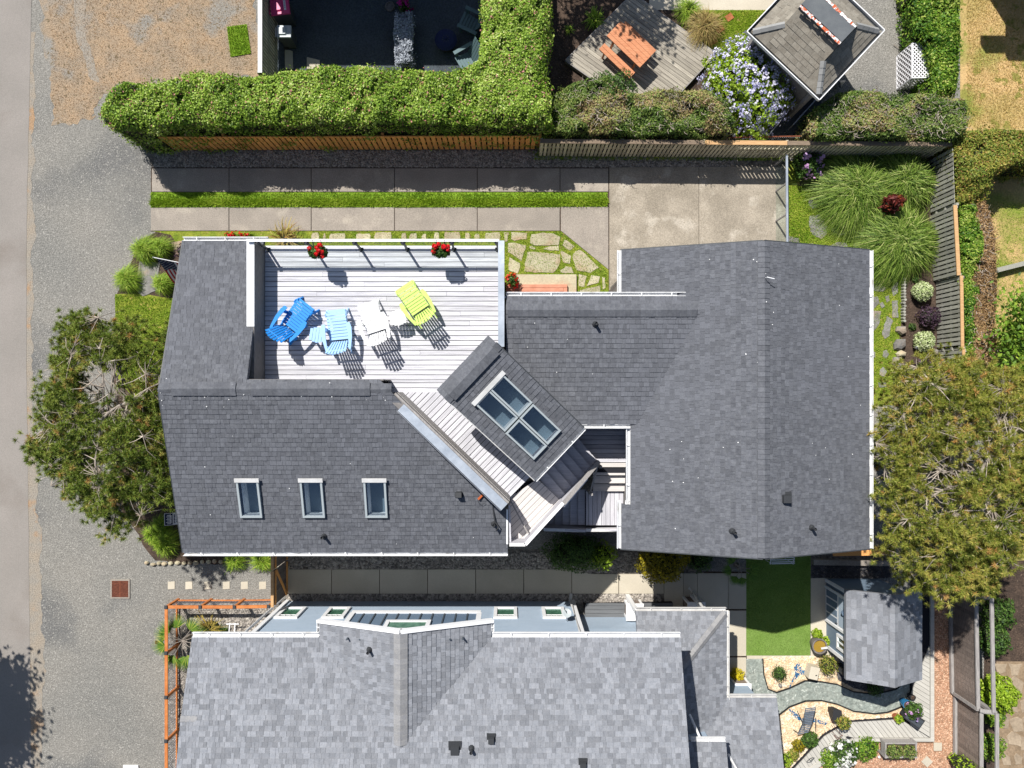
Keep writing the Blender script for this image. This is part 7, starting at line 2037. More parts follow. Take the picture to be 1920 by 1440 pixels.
for x, y, lb in ((440, 1050, 'shaded grass clump under the south-west eave'), (490, 1052, 'shaded grass clump beside the brown gate')):
    c = P(x, y, 0.3); grass_clump('shade_grass', lb, 'grass clump', (c.x, c.y, 0), 0.55, 0.6, 400, M['blade'], 0.02)
# front grasses
for x, y, R, h, n, lb in ((268, 468, 0.62, 0.75, 900, 'largest light green grass clump at the front corner beside the flag'), (300, 462, 0.5, 0.7, 500, 'grass clump touching the front corner of the roof'), (236, 522, 0.6, 0.7, 900, 'grass clump furthest out on the gravel by the flag'),
                          (302, 530, 0.5, 0.65, 700, 'grass clump half under the flag'), (306, 1020, 0.62, 0.75, 900, 'bright grass clump below the yard sign'), (285, 1003, 0.5, 0.5, 500, 'grass clump between the pine and the bright clump below the yard sign'), (300, 985, 0.45, 0.5, 300, 'small yellow green clump left of the yard sign')):
    c = P(x, y, h * .5); grass_clump('front_grass', lb, 'grass clump', (c.x, c.y, 0), R, h, n, M['blade'] , 0.018, 0.7, 'light green grass clumps in front of the house')
c = P(342, 470, 0.4); shrub('plum_shrub', 'sparse purple leaved shrub at the front corner', 'shrub', (c.x, c.y, 0), 0.35, 0.5, M['purple_leaf'], 260, 0.08)
# fountain grasses
for x, y, R, n, lb in ((1612, 352, 1.75, 5200, 'huge arching fountain grass nearest the glass fence'), (1700, 335, 1.45, 4000, 'arching fountain grass in the fence corner'), (1690, 448, 1.72, 5200, 'huge arching fountain grass nearest the garage roof')):
    c = P(x, y, 0.7); grass_clump('fountain_grass', lb, 'grass clump', (c.x, c.y, 0), R, 1.25, n, M['fountain'], 0.026, 0.75, 'arching fountain grasses')
# flax by the deck
c = P(533, 438, 0.5); grass_clump('bronze_flax', 'bronze and yellow flax leaning out beside the deck edge', 'plant', (c.x, c.y - 0.15, 0), 0.75, 0.9, 140, M['flax'], 0.05, 0.25)
for x in (425, 437, 448, 458, 468): 
    c = P(x, 440, 0.4); 
    o = shrub('red_flower', {425: 'leftmost red bloom in the row behind the white gutter', 437: 'second red bloom from the left behind the white gutter', 448: 'middle red bloom behind the white gutter', 458: 'fourth red bloom from the left behind the white gutter', 468: 'red bloom nearest the deck corner behind the white gutter'}[x], 'flower', (c.x, c.y, 0), 0.09, 0.45, M['blade'], 90, 0.07, bloom=M['red_bloom'], nb=4, bsize=0.07)
# porch geranium pot
c = P(961, 528, 0.35)
pot = empty('geranium_pot', V3(c.x, c.y, 0.155), 'terracotta pot of red geraniums at the porch corner', 'potted plant')
MB().lathe(V3(c.x, c.y, 0.155), [(0.11, 0), (0.16, 0.26), (0.18, 0.27), (0.18, 0.31), (0.15, 0.31)], 14).build('pot', M['terracotta'], pot, smooth=False)
shrub('x', None, None, (c.x, c.y, 0.42), 0.23, 0.3, M['shrub_dark'], 380, 0.08, bloom=M['red_bloom'], nb=16, bsize=0.07, parent=pot)
# north garden
c = P(1290, 18, 0.3); grass_clump('garden_grass', 'deep green grass clump at the corner of the picnic deck', 'grass clump', (c.x, c.y, 0), 0.6, 0.6, 600, M['blade'], 0.02)
c = P(1322, 48, 0.4); grass_clump('tawny_grass', 'tawny seed headed grass beside the red stepping tiles', 'grass clump', (c.x, c.y, 0), 0.85, 0.8, 900, M['tawny'], 0.02)
c = P(1115, 35, 0.2); grass_clump('shade_fern', 'green fern in the dark mulch bed by the picnic deck', 'fern', (c.x, c.y, 0), 0.5, 0.4, 120, M['blade'], 0.05, 0.4)
c = P(1068, 55, 0.1); grass_clump('shade_fern', 'tiny green fern alone in the dark mulch bed', 'fern', (c.x, c.y, 0), 0.22, 0.2, 50, M['blade'], 0.04, 0.4)
# silver hedge in the court
hedge('silver_hedge', 'narrow silver leaved hedge in the shaded court', 'hedge', [(741, 20), (771, 18), (774, 60), (772, 115), (740, 118), (737, 60)], 0.85, M['silver_leaf'], 4200, 0.075, bump=0.05, rnd=0.15, pale=0.0)
c = P(756, 5, 0.6); shrub('magenta_flowers', 'magenta flowering plant at the end of the silver hedge', 'plant', (c.x, c.y, 0), 0.2, 0.6, M['shrub_dark'], 260, 0.08, bloom=M['magenta_bloom'], nb=12, bsize=0.1)
c = P(731, 11, 0.1); o = MB().lathe((c.x, c.y, 0.006), [(0.17, 0), (0.19, 0.06), (0.17, 0.1), (0.13, 0.1), (0.13, 0.05)], 16).build('stone_ring', M['stonepot']); tag(o, 'round stone bowl on the ground in the shaded court', 'bowl')
# small plants and pots of the south-east garden
for x, y, r, h, m_, nm, lb, lf in ((1461, 1262, 0.27, 0.45, M['shrub_dark'], 'round_shrub', 'clipped round green shrub on the tan pebbles', 0.05), (1552, 1246, 0.34, 0.6, M['hedge_yellow'], 'round_shrub', 'olive brown shrub against the shed wall', 0.06),
        (1532, 1189, 0.2, 0.35, M['lime_leaf'], 'lime_plant', 'lime green plant on the concrete strip by the shed door', 0.07), (1552, 1203, 0.2, 0.3, M['lime_leaf'], 'lime_plant', 'lime green plant beside the water bowl', 0.07),
        (1640, 1290, 0.3, 0.4, M['shrub_dark'], 'round_shrub', 'shaded round shrub south of the shed', 0.05), (1688, 1397 + 300, 0.2, 0.2, M['shrub_dark'], 'round_shrub', 'x', 0.05),
        (1518, 1386, 0.3, 0.4, M['shrub_dark'], 'garden_plant', 'bushy green plant at the end of the pale deck', 0.08), (1496, 1397, 0.22, 0.35, M['gold_leaf'], 'garden_plant', 'golden plant beside the porch roof edge', 0.07), (1487, 1414, 0.2, 0.3, M['hedge_yellow'], 'garden_plant', 'orange and yellow plant beside the porch roof edge', 0.07), (1472, 1425, 0.25, 0.35, M['lime_leaf'], 'garden_plant', 'yellow green plant lowest beside the porch roof', 0.07),
        (1560, 1425, 0.42, 0.4, M['ivy'], 'garden_plant', 'yellow green perennial clump in the bark mulch', 0.09), (1623, 1402, 0.45, 0.35, M['ivy'], 'garden_plant', 'leafy perennial with one white bloom in the bark mulch', 0.09), (1592, 1402, 0.3, 0.3, M['shrub_dark'], 'garden_plant', 'thin grey green plant by the deck edge in the mulch', 0.08)):
    if lb == 'x': continue
    c = P(x, y, h * .5); shrub(nm, lb, 'shrub' if 'shrub' in nm else 'plant', (c.x, c.y, 0.01 if nm != 'x' else 0), r, h, m_, int(2600 * r), lf)
c = P(1584, 1417, 0.4); shrub('white_hydrangea', 'white flowering plant in the bark mulch at the bottom', 'plant', (c.x, c.y, 0), 0.5, 0.55, M['shrub_dark'], 900, 0.09, bloom=M['white_bloom'], nb=22, bsize=0.12)
# round laurel and plants beyond the brown fence
c = P(1874, 1303, 0.8); shrub('laurel_bush', 'rounded bright yellow green bush beyond the brown fence', 'bush', (c.x, c.y, 0), 0.62, 1.25, M['lime_leaf'], 2600, 0.12)
for x, y, r, lb in ((1862, 1200, 0.6, 'dark shaded bush beyond the brown fence, above the rounded bush'), (1862, 1345, 0.3, 'small green plant just below the rounded bush'), (1858, 1400, 0.45, 'feathery green plants along the brown fence at the bottom'), (1872, 1150, 0.6, 'dark bush at the foot of the big pine')):
    c = P(x, y, 0.5); shrub('fence_plant', lb, 'bush', (c.x, c.y, 0), r, 0.9, M['shrub_dark'] if y < 1250 else M['ivy'], int(3000 * r), 0.09)
c = P(1800, 1438, 0.9); shrub('corner_plant', 'green plant poking over the brown fence at the bottom', 'plant', (c.x + 0.2, c.y, 0), 0.35, 1.9, M['lime_leaf'], 500, 0.1)

# ================================================================ TREES
cp = P(198, 792, 4.0)
pine('pine_tree', 'broad open pine with bare grey branches in front of the house', (cp.x + 0.4, cp.y - 0.1, 0), (cp.x, cp.y, 3.5), 2.55, 3.6, 1.5, 5000, M['needle'],
     gaps=((cp.x - 0.1, cp.y + 1.3, 0.75), (cp.x + 0.5, cp.y + 0.6, 0.6), (cp.x + 0.1, cp.y - 1.4, 0.35), (cp.x + 0.6, cp.y + 1.6, 0.4)), seed=4, lobe=0.10, limbs=30, tuft=0.15, needles=56, keep=lambda x, y: x < -9.9 and (x + 14.0) ** 2 + (y + 4.2) ** 2 > 0.9 and (x + 15.2) ** 2 + (y + 3.5) ** 2 > 0.8)
cp = P(1793, 890, 5.2)
pine('pine_tree', 'dense yellow green pine filling the east side beside the garage', (cp.x + 0.2, cp.y, 0), (cp.x, cp.y, 5.0), 2.8, 3.7, 2.4, 7600, M['needle_y'],
     gaps=((cp.x - 0.3, cp.y + 0.7, 0.6), (cp.x - 1.2, cp.y + 0.3, 0.5), (cp.x + 0.2, cp.y - 0.8, 0.6), (cp.x + 0.6, cp.y + 1.4, 0.4), (cp.x - 1.0, cp.y - 0.8, 0.5)), seed=9, limbs=34, tuft=0.14, needles=50, keep=lambda x, y: x > 11.2)
cp = P(1915, 650, 2.6)
leafy_tree('broadleaf_tree', 'leafy yellow green tree at the right edge above the big pine', (cp.x + 0.9, cp.y, 0), (cp.x + 0.7, cp.y, 2.4), 1.5, 2.0, 1.2, 5200, M['tree_leaf'], 0.17, 5)
# trees and houses outside the picture whose shade falls into it
leafy_tree('street_tree', 'tall street tree beyond the left edge shading the road corner', (-22.0, -8.2, 0), (-22.3, -8.2, 6.0), 1.9, 3.0, 2.2, 9000, M['tree_leaf'], 0.24, 8, 90)
leafy_tree('north_tree', 'garden tree above the top edge dappling the picnic deck', (3.6, 18.0, 0), (2.0, 17.9, 5.2), 2.4, 1.4, 1.4, 4200, M['tree_leaf'], 0.20, 12, 70)
nh = empty('north_house', (-5.2, 18.5, 0), 'grey house above the top edge shading the court', 'house')
MB().prism([(-9.5, 15.9), (-2.6, 15.9), (-2.6, 21), (-9.5, 21)], 0, 4.7).build('wall', M['tan_wall'], nh)
rn_ = MB()
rn_.raw([V3(-9.75, 15.5, 4.8), V3(-2.3, 15.5, 4.8), V3(-2.3, 18.5, 6.0), V3(-9.75, 18.5, 6.0), V3(-2.3, 21.5, 4.8), V3(-9.75, 21.5, 4.8)], [(0, 1, 2, 3), (3, 2, 4, 5), (0, 3, 5), (1, 4, 2)])
rn_.build('roof', M['shingle'], nh)
eh = empty('east_house', (18.5, 17.5, 0), 'neighbouring house corner above the right edge shading the straw lawn', 'house')
MB().prism([(17.5, 15.6), (24, 15.6), (24, 21), (17.5, 21)], 0, 3.8).build('wall', M['tan_wall'], eh)
MB().prism([(17.0, 15.2), (24.5, 15.2), (24.5, 21.5), (17.0, 21.5)], 3.8, 4.1).build('roof', M['shingle'], eh)
MB().box((16.7, 15.5, 3.6), (0.9, 0.35, 0.5)).build('roof_beam', M['grey_beam'], eh)
o = MB().bar(P(1868, 507, 0.25), P(1935, 490, 0.25), 0.17, 0.12).build('fallen_beam', M['grey_board_dark']); tag(o, 'grey timber beam lying on the lawn east of the clipped hedge', 'beam')

# ================================================================ COURT FURNITURE AND BINS
def wheelie(name, label, x, y, w, d, h, body, lid, rz, sticker=False):
    c = P(x, y, h); r = empty(name, V3(c.x, c.y, 0.006), label, 'bin')
    R = Matrix.Rotation(rz, 3, 'Z')
    def pt(a, b, z): return V3(c.x, c.y, 0.006) + R @ V3(a, b, z)
    k = 0.78
    MB().hexa([pt(-w / 2 * k, -d / 2 * k, .05), pt(w / 2 * k, -d / 2 * k, .05), pt(w / 2 * k, d / 2 * k, .05), pt(-w / 2 * k, d / 2 * k, .05)], [pt(-w / 2, -d / 2, h), pt(w / 2, -d / 2, h), pt(w / 2, d / 2, h), pt(-w / 2, d / 2, h)]).build('body', body, r)
    l = MB()
    l.hexa([pt(-w * .53, -d * .54, h), pt(w * .53, -d * .54, h), pt(w * .53, d * .54, h), pt(-w * .53, d * .54, h)], [pt(-w * .5, -d * .5, h + .05), pt(w * .5, -d * .5, h + .05), pt(w * .5, d * .5, h + .05), pt(-w * .5, d * .5, h + .05)])
    l.hexa([pt(-w * .38, -d * .36, h + .05), pt(w * .2, -d * .36, h + .05), pt(w * .2, d * .36, h + .05), pt(-w * .38, d * .36, h + .05)], [pt(-w * .32, -d * .28, h + .1), pt(w * .12, -d * .28, h + .1), pt(w * .12, d * .28, h + .1), pt(-w * .32, d * .28, h + .1)])
    lo = l.build('lid', lid, r)
    MB().bar(pt(-w * .62, -d * .42, h - .03), pt(-w * .62, d * .42, h - .03), 0.035, 0.035).build('handle', M['offwhite'] if lid != M['pink'] else M['pink'], r)
    for b in (-.42, .42): MB().bar(pt(-w * .62, d * b, h - .03), pt(-w * .45, d * b, h - .03), 0.035, 0.035).build('handle_bracket', body, r)
    for b in (-1, 1):
        q = MB().lathe((0, 0, 0), [(0.06, -.025), (0.1, -.02), (0.1, .02), (0.06, .025)], 12)
        q.v = [tuple(pt(-w * .36 + vx, b * d * .43 + vz, .1 + vy)) for vx, vy, vz in q.v]
        q.build('wheel', M['black_edge'], r)
    if sticker:
        s = MB().hexa([pt(w * .22, -d * .3, h + .051), pt(w * .34, -d * .3, h + .051), pt(w * .34, d * .45, h + .051), pt(w * .22, d * .45, h + .051)], [pt(w * .22, -d * .3, h + .055), pt(w * .34, -d * .3, h + .055), pt(w * .34, d * .45, h + .055), pt(w * .22, d * .45, h + .055)]).build('sticker', M['clothwhite'], lo)
        for i in range(6):
            a = pt(w * .28, -d * .2 + i * d * .11, h + .057); b = pt(w * .28, -d * .14 + i * d * .11, h + .057)
            MB().bar(a, b, 0.025, 0.002).build('sticker_mark', M['navy'], lo)
wheelie('wheeled_bin', 'charcoal wheeled bin with pink lid beside the court fence', 525, 12, 0.66, 0.6, 1.05, M['binbody'], M['pink'], 0.12, True)
wheelie('wheeled_bin', 'smaller charcoal wheeled bin with grey lid beside the court fence', 533, 60, 0.5, 0.42, 0.95, M['binbody'], M['greylid'], 0.0)
# shaded adirondack chairs and fire pit
def low_chair(label, x, y, deg):
    c = P(x, y, 0.3); r = empty('garden_chair', V3(c.x, c.y, 0.007), label, 'chair', 'shaded chairs in the court')
    r.rotation_euler[2] = math.radians(deg)
    def part(n_, mb): o = bpy.data.objects.new(n_, mb.mesh(n_, M['adir_grey'])); col.objects.link(o); o.parent = r
    for i in range(5): part('seat_slat', MB().box((0, 0.36 - i * .11, .36 - .03 * i), (.56, .1, .022)))
    for sx in (-1, 1):
        part('armrest', MB().box((sx * .36, 0, .55), (.13, .78, .025)))
        part('front_leg', MB().box((sx * .31, .3, .27), (.035, .11, .53)))
        part('back_leg', MB().box((sx * .31, -.3, .27), (.035, .11, .53)))
    for i in range(5): part('back_slat', MB().bar(((i - 2) * .11, -.15, .25), ((i - 2) * .12, -.5, 1.0), .1, .02, (0, 1, 0)))
low_chair('dark grey green garden chair against the hedge in the court', 884, 45, 65)
low_chair('dark grey green garden chair half hidden by the hedge in the court', 878, 112, 120)
c = P(836, 75, 0.4); fp = empty('fire_pit', V3(c.x, c.y, 0.006), 'round dark covered fire pit between the court chairs', 'fire pit')
MB().lathe(V3(c.x, c.y, 0.006), [(0.28, 0), (0.3, 0.25), (0.38, 0.38)], 20).build('bowl', M['dark_metal'], fp)
MB().lathe(V3(c.x, c.y, 0.386), [(0.4, 0), (0.41, 0.03), (0.3, 0.1), (0.06, 0.15), (0.05, 0.18), (0.01, 0.185)], 20).build('cover', M['navy'], fp)
for i in range(9):
    a = i * math.pi * 2 / 9; MB().bar(V3(c.x + .38 * math.cos(a), c.y + .38 * math.sin(a), .43), V3(c.x + .08 * math.cos(a), c.y + .08 * math.sin(a), .535), .015, .012).build('cover_seam', M['dark_metal'], fp)

# ================================================================ PICNIC DECK AND TABLE
pk = [P(x, y, .22) for x, y in ((1061, 113), (1187, -12), (1342, 100), (1225, 228))]
pdk = MB().prism([(p.x, p.y) for p in pk], 0.0, 0.18).build('picnic_deck', M['under']); tag(pdk, 'weathered timber platform under the orange picnic table', 'deck')
dv = (pk[2] - pk[1])
boards(pdk, [(p.x, p.y) for p in pk], (dv.x, dv.y), 0.145, 0.013, 0.22, 0.04, M['picnic_deck'], lens=3.6)
for a, b in ((pk[0], pk[1]), (pk[1], pk[2]), (pk[2], pk[3]), (pk[3], pk[0])):
    d = (b - a).normalized(); s = Vector((d.y, -d.x, 0))
    MB().bar(a - s * .02 - up * .1, b - s * .02 - up * .1, .03, .2).build('edge_board', M['grey_beam'], pdk)
tc = P(1181, 85, .9)
pt_ = empty('picnic_table', V3(tc.x, tc.y, .223), 'orange stained picnic table on the weathered platform', 'table')
ta = Vector((0.72, -0.69, 0)).normalized(); tb_ = Vector((ta.y, -ta.x, 0))
ang = math.atan2(ta.y, ta.x)
base_ = V3(tc.x, tc.y, .223)
for i in range(5):
    MB().box(base_ + tb_ * ((i - 2) * .148) + up * .74, (1.66, .14, .04), ang).build('top_plank', M['redwood'], pt_)
for t in (-.55, .55):
    MB().bar(base_ + ta * t - tb_ * .34 + up * .7, base_ + ta * t + tb_ * .34 + up * .7, .08, .04).build('cross_beam', M['redwood'], pt_)
    for s in (-1, 1): MB().bar(base_ + ta * t + tb_ * (s * .15) + up * .7, base_ + ta * t + tb_ * (s * .38) + up * 0.0, .08, .05).build('leg', M['redwood'], pt_)
def bench(label, off, ln=1.62):
    r = empty('picnic_bench', base_ + tb_ * off, label, 'bench', 'benches of the picnic table')
    for k in (-.075, .075):
        p = base_ + tb_ * (off + k)
        MB().box(p + up * .43, (ln - abs(k), .14, .04), ang).build('seat_plank', M['redwood'], r)
    for t in (-.55, .55):
        for s in (-1, 1): MB().bar(base_ + tb_ * (off + s * .05) + ta * t + up * .41, base_ + tb_ * (off + s * .12) + ta * t, .06, .05).build('leg', M['redwood'], r)
bench('orange picnic bench on the left side of the picnic table, in front', 0.62)
bench('orange picnic bench half hidden behind the picnic table', -0.50)

# ================================================================ LATTICE CRATE
lc = empty('lattice_crate', P(1720, 125), 'white lattice compost crate with sloping sides beside the ivy', 'crate')
LZ_ = 0.95
Lt = [P(x, y, LZ_) for x, y in ((1710, 82), (1748, 80), (1748, 145), (1710, 146))]
Ls = [P(x, y, 0.35) for x, y in ((1684, 112), (1710, 90), (1710, 148), (1684, 164))]
def lattice(name, q, step=0.095, w_=0.036, t_=0.012):
    """crossing diagonal slats clipped to the quad q"""
    o = q[0]; u = (q[1] - q[0]); Lu = u.length; u.normalize()
    n = u.cross(q[3] - q[0]).normalized(); v = n.cross(u)
    uv = ccw([((p - o).dot(u), (p - o).dot(v)) for p in q])
    W = max(p[0] for p in uv); Hh = max(p[1] for p in uv); mn = min(p[1] for p in uv)
    for sg, off in ((1, 0.0), (-1, t_ * 1.05)):
        x = -3.0
        while x < 3.0 + W:
            a, b = (x, mn - 0.1), (x + sg * (Hh - mn + 0.2), Hh + 0.1)
            h_ = w_ * 0.7
            c_ = clip_poly(ccw([(a[0] - h_, a[1]), (a[0] + h_, a[1]), (b[0] + h_, b[1]), (b[0] - h_, b[1])]), uv)
            if len(c_) > 2:
                A_ = [o + u * p[0] + v * p[1] + n * off for p in c_]; B_ = [p + n * t_ for p in A_]; k = len(c_)
                MB().raw(A_ + B_, [tuple(range(k, 2 * k)), tuple(reversed(range(k)))] + [(i, (i + 1) % k, k + (i + 1) % k, k + i) for i in range(k)]).build('slat', M['lattice'], lc)
            x += step * 1.42
lattice('top', [Lt[3], Lt[2], Lt[1], Lt[0]])
lw = [Vector((Lt[0].x - .04, Lt[0].y - .02, .03)), Vector((Lt[3].x - .04, Lt[3].y - .02, .03))]
lattice('west', [lw[1], Lt[3], Lt[0], lw[0]], 0.13)
sb = [Vector((Lt[3].x - .04, Lt[3].y - .02, .03)), Vector((Lt[2].x, Lt[2].y - .02, .03))]
lattice('south', [sb[0], sb[1], Lt[2], Lt[3]])
for a, b in ((Lt[0], Lt[1]), (Lt[1], Lt[2]), (Lt[2], Lt[3]), (Lt[3], Lt[0]), (Lt[3], lw[1]), (Lt[0], lw[0]), (lw[0], lw[1]), (Lt[1], V3(Lt[1].x, Lt[1].y, 0)), (Lt[2], V3(Lt[2].x, Lt[2].y, 0)), (Lt[1] + V3(.1, .05, .05), Lt[2] + V3(.22, -.1, -.1))):
    MB().bar(a, b, .045, .045).build('frame_bar', M['lattice'], lc)
MB().prism([(lw[0].x + .1, lw[0].y - .05), (lw[1].x + .1, lw[1].y + .05), (Lt[2].x - .08, Lt[2].y + .06), (Lt[1].x - .08, Lt[1].y - .06)], 0, .3).build('compost', M['soil'], lc)
o = MB().tube([P(1676, 84, .05), P(1688, 92, .05), P(1686, 86, .06), P(1690, 97, .04)], 0.014, 5).build('dry_branch', M['twig']); tag(o, 'dry forked branch on the gravel beside the lattice crate', 'branch')

# ================================================================ SOUTH-EAST GARDEN THINGS
def potshape(name, label, x, y, r, h, m, prof=None, z0=0.01, soil=True, cat='pot'):
    c = P(x, y, h); e = empty(name, V3(c.x, c.y, z0), label, cat)
    MB().lathe(V3(c.x, c.y, z0), prof or [(r * .65, 0), (r * .95, h * .6), (r, h * .9), (r * 1.05, h), (r * .88, h), (r * .85, h * .8)], 16).build('pot', m, e, smooth=False)
    if soil: MB().lathe(V3(c.x, c.y, z0 + h * .8), [(r * .84, 0), (r * .84, 0.015), (0.01, 0.02)], 14).build('soil', M['soil'], e)
    return e, c
e, c = potshape('water_bowl', 'round stone bowl fountain of amber water by the shed', 1537, 1212, 0.27, 0.5, M['stonepot'], soil=False, cat='fountain', z0=0.016)
MB().lathe(V3(c.x, c.y, .44), [(.235, 0), (.235, .01), (0.01, .012)], 16).build('water', M['water'], e)
MB().bar(V3(c.x + .05, c.y - .08, .5), V3(c.x + .26, c.y - .02, .56), .07, .03).build('spout', M['offwhite'], e)
e, c = potshape('blue_pot', 'blue glazed pot of red and green foliage on the deck edge', 1702, 1322, 0.17, 0.4, M['bluepot'], cat='potted plant')
shrub('x', None, None, (c.x + .15, c.y - .12, .38), 0.3, 0.4, M['shrub_dark'], 600, 0.09, bloom=M['pink_bloom'], nb=10, bsize=0.06, parent=e)
e, c = potshape('clay_pot', 'terracotta pot with a lime green succulent on the pale deck', 1684, 1347, 0.15, 0.26, M['terracotta'], cat='potted plant')
shrub('x', None, None, (c.x, c.y, .24), 0.15, 0.16, M['lime_leaf'], 160, 0.09, parent=e)
potshape('dark_pot', 'small black pot at the corner of the shed deck', 1712, 1308, 0.1, 0.3, M['darkpot'], cat='pot')
# long black trough
tg = empty('black_trough', P(1715, 1355), 'long tapered black planter trough on the pale deck', 'planter')
a, b = P(1699, 1339, .5), P(1729, 1360, .5)
d = (b - a).normalized(); s = Vector((-d.y, d.x, 0))
MB().hexa([Vector((p.x, p.y, .165)) for p in (a - s * .1, b - s * .1, b + s * .12, a + s * .12)], [a - s * .16, b - s * .2, b + s * .2, a + s * .16]).build('trough', M['darkpot'], tg)
MB().hexa([p + up * .001 for p in (a - s * .12 + d * .04, b - s * .15 - d * .04, b + s * .15 - d * .04, a + s * .12 + d * .04)], [p + up * .012 for p in (a - s * .12 + d * .04, b - s * .15 - d * .04, b + s * .15 - d * .04, a + s * .12 + d * .04)]).build('lid', M['asphalt'], tg)
# tapered black planter with feathery plant
tp2 = empty('tapered_planter', P(1572, 1345), 'tall tapered black planter with a feathery yellow plant', 'potted plant')
c = P(1570, 1342, .6)
MB().hexa([V3(c.x + i * .09, c.y + j * .09, .02) for i, j in ((-1, -1), (1, -1), (1, 1), (-1, 1))], [V3(c.x + i * .19, c.y + j * .19, .62) for i, j in ((-1, -.8), (1, -1), (.8, 1), (-.8, 1.2))]).build('pot', M['darkpot'], tp2)
shrub('x', None, None, (c.x + .2, c.y - .22, .5), 0.26, 0.35, M['hedge_yellow'], 420, 0.08, parent=tp2)
# thin metal obelisk beside it
ob = empty('metal_obelisk', P(1572, 1385), 'thin bent metal plant support standing on the pale deck', 'plant support')
for q in ([(1560, 1350, .9), (1566, 1365, .5), (1580, 1380, .17)], [(1560, 1372, .5), (1572, 1383, .3), (1580, 1378, .5)], [(1563, 1378, .2), (1570, 1386, .3), (1577, 1384, .2)]):
    MB().tube([P(*p) for p in q], 0.01, 5).build('rod', M['rust'], ob)
# slatted lounge chair
sl = empty('lounge_chair', P(1512, 1350), 'grey slatted metal lounge chair on the tan pebbles', 'chair')
la, lb_ = P(1520, 1328, .75), P(1508, 1372, .4)
hinge = P(1514, 1356, .38)
for i in range(10):
    p = la.lerp(hinge, i / 9); MB().bar(p - V3(.19, .02, 0), p + V3(.19, .02, 0), .038, .012).build('slat', M['lounge'], sl)
foot = P(1506, 1374, .36)
for i in range(1, 6):
    p = hinge.lerp(foot, i / 5); MB().bar(p - V3(.21, .05, 0), p + V3(.19, .04, 0), .038, .012).build('slat', M['lounge'], sl)
for sx in (-.18, .18):
    MB().tube([la + V3(sx, 0, 0), hinge + V3(sx, 0, 0), foot + V3(sx, 0, 0)], .014, 6).build('side_frame', M['dark_metal'], sl)
    MB().tube([hinge + V3(sx, 0.05, 0), V3(hinge.x + sx * 1.3, hinge.y + .3, .02)], .014, 6).build('leg', M['dark_metal'], sl)
    MB().tube([foot + V3(sx, 0, 0), V3(foot.x + sx * 1.3, foot.y - .05, .02)], .014, 6).build('leg', M['dark_metal'], sl)
    MB().tube([hinge + V3(sx * 1.2, 0.3, .2), hinge + V3(sx * 1.2, -0.1, .22)], .016, 6).build('armrest', M['dark_metal'], sl)
# grey stone box
o = MB(); c = P(1526, 1262, .4)
o.box((c.x, c.y, .22), (.34, .46, .42), -.22); o = o.build('stone_box', M['path']); tag(o, 'pale grey stone box on the pebbles beside the blue glass stream', 'box')
MB().bar(c + V3(.04, -.08, .04), c + V3(.1, -.06, .05), .02, .03).build('latch', M['dark_metal'], o)
o = MB().lathe(P(1463, 1285, .1), [(.05, -.1), (.07, 0), (.05, .06), (.01, .08)], 8).build('garden_stone', M['flag_grey']); tag(o, 'small grey stone below the clipped round shrub', 'stone')
o = MB().box(P(1580, 1255, .3) , (.22, .25, .6)).build('utility_box', M['dark_metal']); tag(o, 'small dark box at the shed corner', 'box')
# raised timber trough with two plants
tt_ = empty('timber_trough', P(1690, 1408), 'raised timber trough with two grey green mounds of foliage', 'planter')
a, b = P(1661, 1420, .55), P(1718, 1394, .55)
for q in (((a.x + b.x) / 2, b.y, b.x - a.x, .05), ((a.x + b.x) / 2, a.y, b.x - a.x, .05), (a.x, (a.y + b.y) / 2, .05, b.y - a.y - .06), (b.x, (a.y + b.y) / 2, .05, b.y - a.y - .06)):
    MB().box((q[0], q[1], .4), (q[2], q[3], .3)).build('side_board', M['grey_beam'], tt_)
for x in (a.x, b.x):
    for y in (a.y, b.y): MB().box((x, y, .28), (.07, .07, .56)).build('leg', M['grey_beam'], tt_)
MB().box(((a.x + b.x) / 2, (a.y + b.y) / 2, .48), (b.x - a.x - .06, b.y - a.y - .06, .04)).build('soil', M['soil'], tt_)
shrub('x', None, None, (a.x + .3, (a.y + b.y) / 2 - .04, .46), 0.3, 0.24, M['hedge_mixed'], 700, 0.06, parent=tt_, ry=.26)
shrub('x', None, None, (b.x - .28, (a.y + b.y) / 2 - .04, .46), 0.28, 0.22, M['hedge_mixed'], 700, 0.06, parent=tt_, ry=.25)
for x, y, rz, lb in ((1757, 1399, 0.0, 'square stepping stone in the bark mulch by the brown fence'), (1737, 1427, .78, 'diamond turned stepping stone in the bark mulch')):
    c = P(x, y); o = MB().box((c.x, c.y, .03), (.3, .3, .05), rz).build('stepping_stone', M['path']); tag(o, lb, 'stepping stone')
for x, y, lb in ((1647, 1418, 'white pebble ball nearest the timber trough'), (1651, 1395 + 20, 'x')):
    if lb == 'x': continue
    c = P(x, y); o = MB().lathe((c.x, c.y, 0.008), [(.03, 0), (.05, .05), (.03, .09), (.005, .1)], 10).build('white_ball', M['white']); tag(o, lb, 'ornament')
# wire ornaments lying on the deck
for x, y, lb in ((1547, 1405, 'looped dark wire ornament on the pale deck, the upper one'), (1520, 1425, 'looped dark wire ornament on the pale deck, the lower one')):
    c = P(x, y, .2); c.z = .175
    pts = [c + V3(.13 * math.cos(t) * (1 + .3 * math.sin(2 * t)), .07 * math.sin(t) + .05 * math.cos(t), .01 + .02 * abs(math.sin(t))) for t in np.linspace(0, 6.28, 14)]
    o = MB().tube(pts, .012, 5).build('wire_ornament', M['dark_metal']); tag(o, lb, 'ornament')
    MB().tube([c + V3(-.06, .03, .012), c + V3(0, -.03, .03), c + V3(.07, .03, .012)], .012, 5).build('wire_loop', M['dark_metal'], o)

